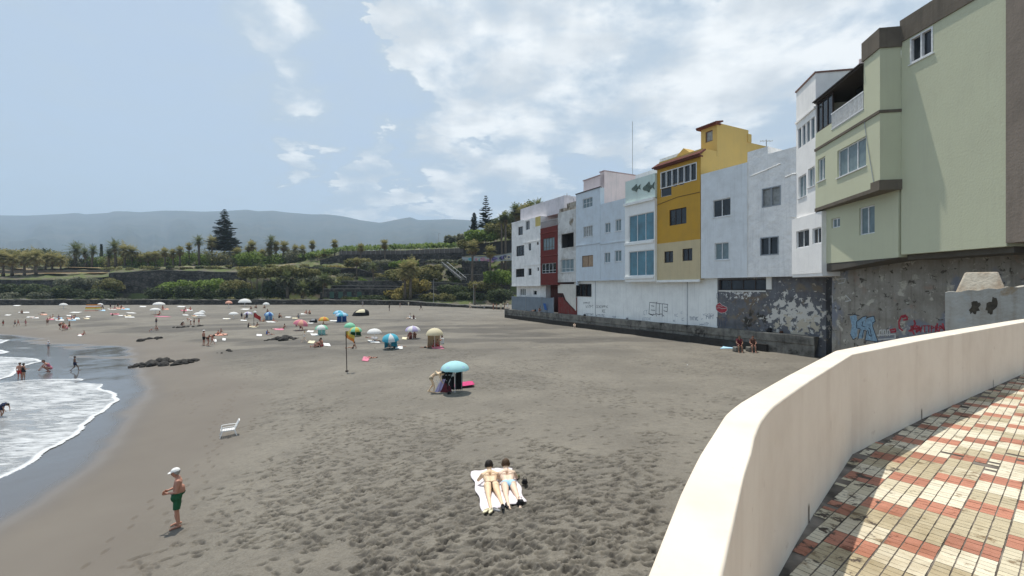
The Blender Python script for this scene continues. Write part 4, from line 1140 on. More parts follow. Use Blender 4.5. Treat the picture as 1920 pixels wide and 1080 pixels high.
# red lips mark
g = MB(); lp = [(1084, 205), (1096, 190), (1112, 182), (1124, 196), (1140, 205), (1164, 215), (1166, 238), (1150, 254), (1122, 258), (1098, 246), (1086, 232)]
fill(g, Lg, [c5(*q) for q in lp]); to_local(g, Lg).build('graffiti', REDS, gw.o, label='red lips shaped mark outlined in white')
g = MB(); S(g, Lg, lp + [lp[0]], .9); S(g, Lg, [(1090, 222), (1110, 218), (1128, 226), (1160, 222)], .8); S(g, Lg, [(1096, 206), (1118, 204), (1132, 212)], .7)
to_local(g, Lg).build('graffiti_outline', WHS, gw.o)
g = MB(); scrawl(g, Lg, 1088, 1170, 290, 60, 5, w=.9); scrawl(g, Lg, 1090, 1110, 110, 40, 2)
to_local(g, Lg).build('graffiti', simple('navy_spray', (.06, .07, .13), rough=.8), gw.o, label='dark blue scrawl at the left end of the grey base wall')
# blue piece and red piece on the brown wall
L3b = GW2.L
c6 = lambda x, y: (1540 + x / 5.053, 500 + y / 5.053)
g = MB()
for poly in ([(270, 470), (330, 455), (345, 520), (340, 660), (300, 690), (275, 640), (290, 560)], [(335, 520), (390, 475), (425, 470), (415, 560), (395, 680), (345, 680), (375, 600), (340, 590)],
             [(430, 490), (500, 470), (510, 520), (485, 560), (535, 712), (415, 695), (430, 600), (405, 600)]): fill(g, L3b, [c6(*q) for q in poly])
to_local(g, L3b).build('graffiti', BLU, GW2.o, label='pale blue angular letters with black outline')
g = MB()
for p in ([(250, 455), (300, 450), (360, 465)], [(335, 520), (390, 478), (425, 468), (440, 480), (500, 468), (512, 520), (488, 530), (487, 565), (538, 714), (415, 696), (430, 610), (400, 605), (385, 690)],
          [(335, 520), (335, 580), (370, 590), (345, 690)], [(440, 600), (455, 650), (475, 660), (462, 590), (448, 580)], [(395, 520), (385, 560), (410, 570)], [(275, 640), (300, 690), (330, 680)]): S(g, L3b, p, 1.3, c6)
to_local(g, L3b).build('graffiti_outline', INK, GW2.o)
g = MB()
for p in ([(800, 460), (760, 470), (735, 520), (740, 580), (770, 605)], [(770, 480), (810, 470), (815, 500), (780, 505)], [(880, 510), (890, 540), (860, 600), (880, 640)], [(830, 610), (880, 590), (950, 580)],
          [(900, 560), (940, 590), (900, 620)], [(1100, 540), (1090, 600), (1120, 610)], [(1130, 560), (1165, 600), (1150, 540)], [(650, 600), (700, 590), (705, 615), (660, 620)]): S(g, L3b, p, 3.2, c6)
scrawl(g, L3b, 850, 1160, 560, 60, 8, conv=c6, w=1.8)
to_local(g, L3b).build('graffiti', REDS, GW2.o, label='faded red lettering on the brown stained wall')
g = MB()
for p in ([(545, 660), (555, 605), (575, 600), (575, 655)], [(590, 655), (590, 600), (610, 600), (612, 650)], [(625, 655), (628, 600), (645, 600), (648, 655)], [(530, 650), (700, 640), (700, 680), (540, 690)]): S(g, L3b, p, 2.2, c6)
for p in ([(100, 60), (190, 50), (180, 90), (120, 100)], [(190, 210), (240, 260), (190, 270)], [(60, 215), (70, 280)]): S(g, L3b, [(q[0] + 40, q[1] + 60) for q in p], 1.6, c6)
to_local(g, L3b).build('graffiti', WHS, GW2.o, label='worn white letters right of the blue piece')

# thin masts on the roofs
def mast(u, v0, v1, off, cross, label):
    L_ = P1.sub(None, off); p = L_.pt(u, v1); top = L_.pt(u, v0)
    e = empty('roof_antenna', p, 0, label, 'antenna'); m = MB(); h = top.z - p.z
    m.tube([(0, 0, -.4), (0, 0, h)], .045 if cross else .035, 6)
    m.build('mast', simple('galvanised', (.35, .36, .36), rough=.5, metal=.5), e)
    if cross:
        m = MB(); m.tube([(-.6, 0, h * .85), (.6, 0, h * .85)], .03, 5)
        for q in (-.45, -.15, .15, .45): m.tube([(q, -.3, h * .85), (q, .3, h * .85)], .018, 5)
        m.build('crossarm', simple('galvanised', (.35, .36, .36)), e)
mast(1186, 228, 322, 5.5, False, 'tall thin whip antenna on the roof behind the fish wall')
mast(1063, 362, 392, 3, True, 'tall roof aerial on the weathered grey white house')
mast(1076, 372, 392, 3, False, 'short bare mast at the left edge of the tall pale blue house')
mast(1037, 388, 410, 3, True, 'small aerial above the red house terrace')
mast(1437, 262, 278, 2, True, 'small aerial on top of the lumpy white house')
# ------------------------------------------------------------------ promenade and parapet
IN = [(-2.55, -4), (.468, 1.02), (.79, 1.56), (.93, 1.78), (1.05, 1.98), (1.21, 2.22), (1.433, 2.5), (2.07, 3.18), (3.28, 4.42), (5.0, 5.60), (9.6, 8.6), (14, 11.4)]
OUT = [(-2.75, -4), (.300, 1.02), (.52, 1.42), (.72, 1.76), (.925, 2.08), (1.08, 2.32), (1.29, 2.58), (2.0, 3.34), (3.30, 4.68), (4.95, 5.85), (9.6, 8.88), (14, 11.65)]
PT, PB_ = 5.36, 4.40
def smooth_poly(P, n=5):
    out = []
    for i in range(len(P) - 1):
        for k in range(n):
            t = k / n
            p0 = P[max(i - 1, 0)]; p1 = P[i]; p2 = P[i + 1]; p3 = P[min(i + 2, len(P) - 1)]
            lin = [p1[j] + (p2[j] - p1[j]) * t for j in (0, 1)]
            cr = [.5 * (2 * p1[j] + (p2[j] - p0[j]) * t + (2 * p0[j] - 5 * p1[j] + 4 * p2[j] - p3[j]) * t * t + (-p0[j] + 3 * p1[j] - 3 * p2[j] + p3[j]) * t ** 3) for j in (0, 1)]
            w = .45 if 2 <= i <= 6 else 0
            out.append(tuple(lin[j] * (1 - w) + cr[j] * w for j in (0, 1)))
    out.append(P[-1]); return out
def build_parapet():
    I, O = smooth_poly(IN), smooth_poly(OUT)
    m = MB(); n = len(I); vs = []
    for (ix, iy), (ox, oy) in zip(I, O):
        d = Vector((ox - ix, oy - iy, 0)); L_ = d.length; d.normalize()
        def at(t, z): q = Vector((ix, iy, 0)) + d * t; return (q.x, q.y, z)
        vs += [at(0, PB_ - .1), at(0, PT - .010), at(.003, PT - .003), at(.010, PT), at(L_ - .010, PT), at(L_ - .003, PT - .003), at(L_, PT - .010), at(L_ + .02, -1.6)]
    k = 8
    fs = [(i * k + j, i * k + j + 1, (i + 1) * k + j + 1, (i + 1) * k + j) for i in range(n - 1) for j in range(k - 1)]
    m.add(vs, fs)
    mat = stucco('cream_parapet_paint', (.75, .665, .55), dirt=(.52, .42, .32), amt=.38, scale=1.7, bump=.10, streak=True, rough=.75, patch=[((.60, .50, .40), 6, .66, .74), ((.50, .42, .33), 22, .70, .76), ((.40, .33, .26), 1.3, .70, .84)])
    par = empty('parapet_wall', (0, 0, 0), 0, 'curving cream painted parapet wall between the sand and the tiled promenade', 'wall')
    o = m.build('wall', mat, par)
    me = o.data; me.polygons.foreach_set('use_smooth', [((i % 7) in (1, 2, 4, 5)) for i in range(len(me.polygons))])
    slot = simple('dark_drain', (.10, .07, .05), rough=.9)
    for (u, v) in ((1520, 980), (1724, 785), (1847, 724)):
        Y = (CZ - PB_) * F / (v - 540); x = (u - 960) / F * Y
        # nearest point and direction on the inner line
        best = None
        for a, b_ in zip(I[:-1], I[1:]):
            ab = Vector((b_[0] - a[0], b_[1] - a[1])); t = max(0, min(1, (Vector((x - a[0], Y - a[1])).dot(ab)) / ab.length_squared))
            q = Vector(a) + ab * t; dd = (q - Vector((x, Y))).length
            if best is None or dd < best[0]: best = (dd, q, ab.normalized())
        _, q, ab = best
        nrm = Vector((ab.y, -ab.x))
        m = MB(); c = q + nrm * .003
        a_, b_ = c - ab * .012, c + ab * .012
        m.add([(a_.x, a_.y, PB_ - .01), (b_.x, b_.y, PB_ - .01), (b_.x, b_.y, PB_ + .10), (c.x, c.y, PB_ + .135), (a_.x, a_.y, PB_ + .10)], [(0, 1, 2, 3, 4)])
        m.build('drain_slot', slot, par)
    return I
INL = build_parapet()
def grout_material():
    m, nt, b = new_mat('dirty_grout'); N, L = nt.nodes, nt.links
    tc = N.new('ShaderNodeTexCoord'); n = N.new('ShaderNodeTexNoise'); n.inputs['Scale'].default_value = 5; n.inputs['Detail'].default_value = 9
    L.new(tc.outputs['Object'], n.inputs['Vector'])
    r = N.new('ShaderNodeValToRGB'); r.color_ramp.elements[0].position = .35; r.color_ramp.elements[1].position = .7
    r.color_ramp.elements[0].color = (.055, .045, .035, 1); r.color_ramp.elements[1].color = (.24, .205, .17, 1)
    L.new(n.outputs['Fac'], r.inputs[0]); L.new(r.outputs[0], b.inputs['Base Color']); b.inputs['Roughness'].default_value = .95
    bp = N.new('ShaderNodeBump'); bp.inputs['Distance'].default_value = .01; L.new(n.outputs['Fac'], bp.inputs['Height']); L.new(bp.outputs[0], b.inputs['Normal'])
    return m
def tile_material():
    m, nt, b = new_mat('worn_tiles'); N, L = nt.nodes, nt.links
    a = N.new('ShaderNodeAttribute'); a.attribute_name = 'tile_colour'
    tc = N.new('ShaderNodeTexCoord')
    res = a.outputs['Color']
    for sc_, lo, hi, mul, ds in ((1.1, .50, .68, (.62, .56, .47), 8), (7, .58, .66, (.45, .38, .32), 9), (45, .55, .8, (.70, .66, .6), 4)):
        n = N.new('ShaderNodeTexNoise'); n.inputs['Scale'].default_value = sc_; n.inputs['Detail'].default_value = ds; n.inputs['Roughness'].default_value = .65
        L.new(tc.outputs['Object'], n.inputs['Vector'])
        r = N.new('ShaderNodeMapRange'); r.inputs['From Min'].default_value = lo; r.inputs['From Max'].default_value = hi; L.new(n.outputs['Fac'], r.inputs['Value'])
        x = N.new('ShaderNodeMix'); x.data_type = 'RGBA'; x.blend_type = 'MULTIPLY'; x.inputs['B'].default_value = rgb(mul)
        L.new(r.outputs[0], x.inputs['Factor']); L.new(res, x.inputs['A']); res = x.outputs['Result']
    g = N.new('ShaderNodeAttribute'); g.attribute_name = 'grime'
    n = N.new('ShaderNodeTexNoise'); n.inputs['Scale'].default_value = 8; n.inputs['Detail'].default_value = 9; n.inputs['Roughness'].default_value = .7
    L.new(tc.outputs['Object'], n.inputs['Vector'])
    ad = N.new('ShaderNodeMath'); ad.operation = 'MULTIPLY_ADD'; L.new(g.outputs['Fac'], ad.inputs[0]); ad.inputs[1].default_value = .15; L.new(n.outputs['Fac'], ad.inputs[2])
    r = N.new('ShaderNodeMapRange'); r.inputs['From Min'].default_value = .65; r.inputs['From Max'].default_value = .72; L.new(ad.outputs[0], r.inputs['Value'])
    x = N.new('ShaderNodeMix'); x.data_type = 'RGBA'; x.inputs['B'].default_value = (.06, .045, .035, 1)
    L.new(r.outputs[0], x.inputs['Factor']); L.new(res, x.inputs['A']); res = x.outputs['Result']
    L.new(res, b.inputs['Base Color']); b.inputs['Roughness'].default_value = .6; b.inputs['Specular IOR Level'].default_value = .3
    return m
def build_promenade():
    I = [(p[0], p[1]) for p in INL]
    m = MB(); P = [(14, -4), (14, 11.4)] + I[::-1][1:]
    # slab top as a fan of quads between the wall line and x=14
    vs = []; fs = []
    for i, p in enumerate(I):
        vs += [(p[0], p[1], PB_ - .004), (14.0, p[1] - .001 * i, PB_ - .004)]
    fs = [(2 * i, 2 * i + 1, 2 * i + 3, 2 * i + 2) for i in range(len(I) - 1)]
    m.add(vs, fs); o = m.build('promenade_base', grout_material()); tag(o, kind='structure')
    IA = np.array(I)
    a = np.array([.779, .627]); b_ = np.array([.627, -.779])
    V = []; Fc = []; C = []; GRM = []
    rs = random.Random(5)
    def wall_dist(x, y):
        xi = np.interp(y, IA[:, 1], IA[:, 0]); return (x - xi)
    tc_ = {}
    cw, sl_, per, red = .0800, .0550, .77, .22
    p_anch, q_anch = 3.62, -.785
    for bi in range(-60, 60):
        for ci in range(3):
            q0 = q_anch + bi * .2425 + ci * cw
            off = p_anch + .272 * bi
            k0 = int((-6 - off) / per) - 1
            for k in range(k0, k0 + 34):
                for j in range(14):
                    p0 = off + k * per + j * sl_ + (.0 if j < 5 else .0)
                    pc, qc = p0 + sl_ / 2, q0 + cw / 2
                    x, y = pc * a[0] + qc * b_[0], pc * a[1] + qc * b_[1]
                    if x > 13.8 or y < -3.8 or y > 11.2: continue
                    wd = wall_dist(x, y)
                    if wd < .05: continue
                    if wd < .35 and float(fbm(np.array(x * 9), np.array(y * 9), 3)) > .60 + .5 * wd: continue
                    hn = float(fbm(np.array(x * 2.1), np.array(y * 2.1), 3))
                    if hn > .76 and float(fbm(np.array(x * 11 + 3), np.array(y * 11), 2)) > .60: continue
                    if j < 4: key = (bi, k, 'r')
                    else: key = (bi, k, 'c', (j - 4) // 5)
                    if key not in tc_:
                        if j < 4: t = rs.uniform(.85, 1.12); tc_[key] = (.43 * t, .19 * t, .125 * t)
                        else:
                            t = rs.random(); bb = (.66, .60, .46) if t < .55 else ((.46, .395, .265) if t < .85 else (.56, .50, .36)); tc_[key] = bb
                    c = tc_[key]; w_ = rs.uniform(.93, 1.07)
                    g0, g1 = .0035, .0018
                    if j in (0, 4, 9): g1 = .004
                    z = PB_ + rs.uniform(-.0008, .0008)
                    rect = [(p0 + g1, q0 + g0), (p0 + sl_ - .0012, q0 + g0), (p0 + sl_ - .0012, q0 + cw - g0), (p0 + g1, q0 + cw - g0)]
                    n0 = len(V)
                    for (pp, qq) in rect:
                        pp += rs.uniform(-.0008, .0008); qq += rs.uniform(-.0012, .0012)
                        V.append((pp * a[0] + qq * b_[0], pp * a[1] + qq * b_[1], z))
                    Fc.append((n0 + 3, n0 + 2, n0 + 1, n0)); C += [(c[0] * w_, c[1] * w_, c[2] * w_, 1)]; GRM.append(max(0, 1 - wd / .8))
    o = np_mesh('promenade_tiles', V, Fc, tile_material())
    add_attr(o, 'tile_colour', C, 'FACE', 'FLOAT_COLOR'); add_attr(o, 'grime', GRM, 'FACE')
    if o.data.polygons[0].normal.z < 0: o.data.flip_normals()
    tag(o, kind='structure')
build_promenade()

# ------------------------------------------------------------------ far walls and terraces
BS = stone_mat('black_lava_stone', (.045, .042, .038), (.115, .105, .09), scale=1.0)
GS = stone_mat('grey_lava_stone', (.075, .068, .06), (.15, .135, .115), scale=1.3)
CAPM = stucco('pale_wall_cap', (.24, .225, .20), dirt=(.10, .09, .08), amt=.8, scale=.6, streak=False)
def far_wall(name, label, pts, th=.5, mat=None, cap=False, cat='wall', group=None):
    """pts: (u, Y, v_top, v_base)"""
    p0 = Wp(pts[0][0], 540, pts[0][1])
    e = empty(name, (p0.x, p0.y, 0), 0, label, cat, group)
    dense = []
    for a, b_ in zip(pts[:-1], pts[1:]):
        n = max(1, int(abs(b_[0] - a[0]) / 12))
        for i in range(n): t = i / n; dense.append(tuple(a[j] + (b_[j] - a[j]) * t for j in range(4)))
    dense.append(pts[-1])
    m = MB(); c = MB(); vs = []; cs = []
    for (u, Y, vt, vb) in dense:
        f = Wp(u, vt, Y); g = Wp(u, vb, Y); j = (float(fbm(np.array(u * .13), np.array(Y), 3)) - .5) * .5
        x, y = f.x - p0.x, f.y - p0.y
        vs += [(x, y, g.z), (x, y, f.z + j), (x, y + th, f.z + j), (x, y + th, g.z)]
        cs += [(x, y - .12, f.z + j), (x, y - .12, f.z + j + .22), (x, y + th + .1, f.z + j + .22), (x, y + th + .1, f.z + j)]
    k = 4; n = len(dense)
    fs = [(i * k + j, (i + 1) * k + j, (i + 1) * k + (j + 1) % k, i * k + (j + 1) % k) for i in range(n - 1) for j in range(k)] + [(0, 1, 2, 3), tuple((n - 1) * k + q for q in (3, 2, 1, 0))]
    m.add(vs, fs).build('stone_face', mat or BS, e)
    if cap: c.add(cs, fs).build('cap', CAPM, e)
    return e
far_wall('sea_wall', 'long low black wall at the back edge of the sand', [(-700, 152, 562.5, 575), (640, 152, 563, 575), (760, 146, 565, 577), (860, 131, 572, 581), (946, 117, 578, 586)], 1.2, BS, True)
far_wall('cliff_wall', 'tall smooth black lava wall behind the green hedges', [(204, 166.5, 513, 563), (300, 166.5, 507, 563), (460, 167, 512, 563)], .6, BS, True)
far_wall('cliff_wall', 'dark lava wall at the far left below the sandy plateau', [(-700, 167, 524, 563), (110, 167, 525, 563), (204, 167, 519, 563)], .6, BS)
far_wall('terrace_wall', 'dark wall below the fence with a stepped pale cap', [(560, 183, 501, 520), (640, 183, 503, 520), (668, 182, 504, 525), (700, 180, 511, 530)], .6, BS, True)
far_wall('terrace_wall', 'long dark wall right under the slatted fence', [(600, 192, 487, 500), (640, 192, 477, 492), (740, 192, 477, 492), (872, 188, 473, 492)], .6, BS)
far_wall('terrace_wall', 'middle terrace wall behind the leaning yellow palm', [(690, 178, 497, 512), (760, 177, 492, 512), (800, 176, 492, 512)], .6, GS, True)
far_wall('terrace_wall', 'lowest pale capped terrace wall above the sand on the right', [(600, 160, 550, 564), (700, 160, 551, 566), (800, 159, 553, 566), (957, 156, 555, 572)], .6, BS, True)
far_wall('terrace_wall', 'second pale capped terrace wall up from the sand on the right', [(620, 164, 536, 552), (740, 164, 537, 552), (830, 163, 544, 556), (957, 160, 545, 558)], .6, BS, True)
far_wall('terrace_wall', 'third terrace wall crossing behind the lamp posts', [(640, 170, 528, 540), (760, 169, 527, 540), (860, 168, 532, 548), (957, 166, 534, 548)], .6, GS, True)
far_wall('terrace_wall', 'big dark retaining wall behind the slim palm right of the stair rails', [(866, 171, 490, 540), (916, 170, 489, 540)], .8, BS)
far_wall('terrace_wall', 'short grey terrace wall with a pale ledge beside the bright bush', [(866, 168, 515, 532), (917, 168, 515, 532)], .6, GS, True)
far_wall('boundary_wall', 'black boundary wall on the hill above the mural', [(869, 178, 459, 480), (915, 176, 455, 478), (962, 174, 449, 474)], .5, stucco('black_wall_render', (.035, .033, .032), amt=.3))
# slatted fence
fe = far_wall('slatted_fence', 'long brownish slatted fence in front of the banana field', [(636, 194, 471, 480), (760, 194, 469, 480), (875, 190, 465, 478)], .08, stucco('brown_fence', (.15, .13, .115), amt=.6, scale=.8), False, 'fence')
m = MB()
for i in range(26):
    u = 640 + i * 9.2; q = Wp(u, 467 if u < 760 else 464, 193.6 if u < 760 else 193.6 - (u - 760) / 115 * 4); m.box(q.x - fe.location.x - .08, q.x - fe.location.x + .08, q.y - fe.location.y - .08, q.y - fe.location.y + .08, q.z - 2.6, q.z)
m.build('post', simple('fence_post_grey', (.3, .28, .26)), fe)
# mural wall
mw = far_wall('mural_wall', 'long wall painted with a colourful mural under the black boundary wall', [(866, 171.5, 482, 492), (915, 170.5, 481, 491), (962, 169, 474, 488)], .4, white('mural_base', (.42, .45, .46), amt=.3), True)
rs = random.Random(8)
for nm, col, sp_ in (('teal', (.12, .38, .42), (872, 905)), ('pink', (.48, .25, .32), (890, 925)), ('violet', (.20, .16, .35), (908, 957)), ('cream', (.55, .5, .38), (870, 957)), ('navy', (.05, .06, .12), (925, 957))):
    m = MB()
    for i in range(7):
        u = rs.uniform(*sp_); Y = 171.35 - (u - 866) / 96 * 2.5; vt = 484 - max(0, u - 915) * .14 + rs.uniform(0, 4); w_ = rs.uniform(.4, 1.3); h = rs.uniform(.3, .9)
        q = Wp(u, vt + 2, Y); cx, cy, cz = q.x - mw.location.x, q.y - mw.location.y - .02 - .003 * i, q.z
        m.add([(cx + w_ * math.cos(a) * rs.uniform(.6, 1.1), cy, cz + h * math.sin(a)) for a in [2 * math.pi * k / 9 for k in range(9)]], [tuple(range(9))])
    m.build('mural_paint', simple('mural_' + nm, col, var=.3, scale=2), mw)
# stair with pale rails
st = empty('hillside_stair', (0, 0, 0), 0, 'steep concrete stair with pale handrails down the dark terraces', 'stair')
p, q = Wp(830, 491, 172), Wp(866, 521, 166)
m = MB()
for i in range(16):
    t = i / 16; c = p.lerp(q, t); m.box(c.x - .3, c.x + 1.6, c.y - .4, c.y + .6, c.z - 1.1, c.z - .75)
m.build('steps', stucco('stair_concrete', (.2, .19, .17)), st)
for dx in (-.3, 1.6):
    m = MB(); o_ = Vector((dx, 0, 0)); m.tube([p + o_, q + o_], .07, 6)
    for i in range(7): c = p.lerp(q, i / 6) + o_; m.tube([c, c - Vector((0, 0, 1))], .04, 5)
    m.build('handrail', simple('pale_rail', (.6, .6, .58)), st)
# low shelter on the terrace
pv = Wp(722, 507, 165)
pvo = empty('kiosk', (pv.x, pv.y, hill_z(722, 165)), 0, 'small dark flat roofed kiosk on the terrace below the yellow palm', 'kiosk')
# low terrace building with shutters
tb0 = Wp(640, 540, 158.5)
tb_ = empty('terrace_building', (tb0.x, tb0.y, 2), 0, 'low dark stone building with green shutters behind the sea wall', 'building')
m = MB(); Wd = Wp(740, 540, 158.5).x - tb0.x; m.box(-6, Wd, 0, 3, 0, 3.6); m.build('wall', BS, tb_)
for i, x in enumerate([-4, -1, 2, 5.5, 8, 11, 14.5]):
    m = MB(); m.box(x, x + 1.5, -.06, 0, .5, 2.7); m.build('shutter', simple('green_shutter', (.05, .10, .075)) if i < 4 else simple('black_doorway', (.015, .015, .015)), tb_)
m = MB(); m.box(-6.2, Wd + .2, -.3, 3.2, 3.6, 3.8); m.build('roof', CAPM, tb_)
m = MB(); m.box(-1.7, 1.7, -1.2, 1.2, 2.5, 2.7); m.add([(-1.7, -1.2, 2.7), (1.7, -1.2, 2.7), (1.7, 1.2, 2.7), (-1.7, 1.2, 2.7), (0, 0, 3.5)], [(0, 1, 4), (1, 2, 4), (2, 3, 4), (3, 0, 4)]); m.build('roof', simple('dark_roof', (.07, .06, .055)), pvo)
m = MB()
for x, y in ((-1.5, -1), (1.5, -1), (1.5, 1), (-1.5, 1)): m.tube([(x, y, -.5), (x, y, 2.5)], .08, 6)
m.box(-1.5, 1.5, -.9, .9, -.5, .9); m.build('counter', simple('dark_wood', (.06, .045, .035)), pvo)
# sandy path and walled road on the plateau
def ribbon(name, pts, w, mat, label=None, cat=None):
    vs = []
    for (u, v, Y) in pts:
        q = Wp(u, v, Y); vs += [(q.x, q.y - w, q.z), (q.x, q.y + w, q.z + .3)]
    fs = [(2 * i, 2 * i + 2, 2 * i + 3, 2 * i + 1) for i in range(len(pts) - 1)]
    o = MB().add(vs, fs).build(name, mat); tag(o, label, cat, kind=None if label else 'structure'); return o
ribbon('plateau_path', [(205, 513, 172), (250, 511, 174), (300, 502, 186), (340, 501, 188), (420, 500, 188), (455, 496, 190)], 1.6, stucco('sandy_path', (.42, .35, .24), amt=.3, streak=False))
bb = far_wall('plateau_wall', 'low grey brown garden wall among the palms at far left', [(-300, 186, 508, 518), (60, 186, 507, 517), (205, 186, 506, 516)], .4, stucco('garden_wall', (.17, .145, .12), amt=.6), False)
ribbon('sandy_ground', [(-600, 515, 180), (0, 514, 180), (60, 513, 180), (200, 512, 180)], 2.2, stucco('ochre_ground', (.45, .30, .14), amt=.3, streak=False))
ribbon('sandy_ground', [(-600, 502, 196), (0, 502, 196), (110, 501, 196), (205, 503, 196)], 2.6, stucco('ochre_ground_b', (.46, .32, .17), amt=.3, streak=False))
# lamp posts on the terraces
for (u, vt, vb, Y, lb) in ((813, 523, 562, 150, 'slim lamp post nearest the leaning yellow palm'), (888, 533, 566, 148, 'slim lamp post right of the terrace steps'), (792, 457, 470, 210, 'thin pole rising above the banana field'), (822, 438, 470, 240, 'tall thin mast beside the two round trees'), (845, 448, 470, 235, 'short thin mast just left of the two round trees')):
    q = Wp(u, vb, Y); t = Wp(u, vt, Y); e = empty('lamp_post', q, 0, lb, 'lamp post'); m = MB(); h = t.z - q.z
    m.tube([(0, 0, -1), (0, 0, h)], [.12, .07], 6); m.build('post', simple('post_grey', (.28, .27, .25)), e)
    m = MB(); m.tube([(0, 0, h), (.5, 0, h + .1), (.9, 0, h)], .05, 5); m.ell((1.0, 0, h - .05), (.25, .12, .08), 8, 5); m.build('lamp', simple('post_grey', (.3, .3, .3)), e)

# ------------------------------------------------------------------ vegetation
def leaf_cloud(name, mat, lobes, n, size, parent=None, flat=.3, seed=0, aspect=1.8, shell=.55):
    r = np.random.default_rng(seed)
    lobes = np.array(lobes, float); vol = lobes[:, 3] * lobes[:, 4] * lobes[:, 5]
    li = r.choice(len(lobes), n, p=(vol ** .7) / (vol ** .7).sum())
    d = r.normal(size=(n, 3)); d /= np.linalg.norm(d, axis=1)[:, None]
    rad = (shell + (1 - shell) * r.random(n) ** .6) * (1 + .12 * np.sin(d[:, 0] * 9 + li) * np.cos(d[:, 2] * 8))
    c = lobes[li, :3] + d * rad[:, None] * lobes[li, 3:6]
    u = r.normal(size=(n, 3)); u[:, 2] *= flat + .4; u /= np.linalg.norm(u, axis=1)[:, None]
    w = np.cross(u, d + r.normal(size=(n, 3)) * .6); w /= np.linalg.norm(w, axis=1)[:, None] + 1e-9
    s = size * r.uniform(.55, 1.3, n)[:, None]
    a = u * s * aspect * .5; b_ = w * s * .5
    V = np.stack([c - a, c + b_, c + a, c - b_], 1).reshape(-1, 3)
    Fc = np.arange(4 * n).reshape(n, 4)
    o = np_mesh(name, V, Fc, mat, parent)
    tint = np.clip(r.normal(.45, .22, n) + (li % 3 - 1) * .12, 0, 1)
    add_attr(o, 'tint', tint, 'FACE')
    return o
LG = leaf_mat('bright_green_leaves', [(.09, .14, .03), (.19, .27, .06), (.32, .40, .11)])
LO = leaf_mat('olive_leaves', [(.10, .11, .04), (.22, .215, .085), (.38, .34, .16)])
LD_ = leaf_mat('dark_green_leaves', [(.04, .055, .03), (.09, .12, .055), (.18, .20, .09)])
LGY = leaf_mat('grey_green_leaves', [(.09, .11, .07), (.20, .21, .14), (.36, .35, .25)])
LY = leaf_mat('yellow_leaves', [(.15, .13, .04), (.33, .28, .09), (.48, .40, .16)])
PALMG = leaf_mat('palm_fronds', [(.05, .07, .03), (.12, .15, .06), (.24, .24, .10)])
PALMB = leaf_mat('dry_palm_fronds', [(.15, .105, .05), (.32, .235, .115), (.46, .36, .19)])
PALMY = leaf_mat('yellowed_palm_fronds', [(.12, .13, .05), (.27, .25, .10), (.42, .36, .17)])
ARA = leaf_mat('pine_needles', [(.012, .022, .018), (.03, .048, .034), (.06, .085, .055)], trans=.1)
BARK = stucco('palm_bark', (.15, .12, .09), dirt=(.06, .05, .04), amt=.9, scale=3, streak=False, bump=.6)

def frond_mesh(name, mat, nf, length, e0, e1, droop, seed, parent, width=.5, segs=12, base_z=0, trunk_r=.2, dens=1):
    r = random.Random(seed); V = []; Fc = []; T = []
    for i in range(nf):
        az = 2 * math.pi * (i * .618) + r.uniform(-.2, .2); el = R(e0 + (e1 - e0) * (i / nf) + r.uniform(-8, 8)); Lf = length * r.uniform(.8, 1.1)
        pos = Vector((0, 0, base_z)); d = Vector((math.cos(az) * math.cos(el), math.sin(az) * math.cos(el), math.sin(el)))
        side = Vector((-math.sin(az), math.cos(az), 0)); st_ = Lf / segs; tn = r.uniform(.15, .85)
        for s_ in range(segs):
            t = s_ / segs; nd = (d + Vector((0, 0, -droop * st_ * (.5 + t)))).normalized(); p2 = pos + nd * st_
            wl = width * math.sin(math.pi * min(1, (t + .12) ** .8)) * length * .55 + .05
            up = side.cross(nd)
            for sg in (1, -1):
                for dd in range(dens):
                    o1 = pos.lerp(p2, dd / dens); o2 = pos.lerp(p2, (dd + .62) / dens)
                    tip = o1.lerp(o2, .5) + side * sg * wl * r.uniform(.8, 1.1) + nd * wl * .45 - up * wl * .25 * abs(r.gauss(.7, .5)) + Vector((0, 0, -wl * .25))
                    n0 = len(V); V += [tuple(o1), tuple(o2), tuple(tip + nd * .03), tuple(tip - nd * .05)]; Fc.append((n0, n0 + 1, n0 + 2, n0 + 3)); T.append(min(1, max(0, tn + r.uniform(-.2, .2))))
            pos = p2; d = nd
    o = np_mesh(name, V, Fc, mat, parent); add_attr(o, 'tint', T, 'FACE'); return o
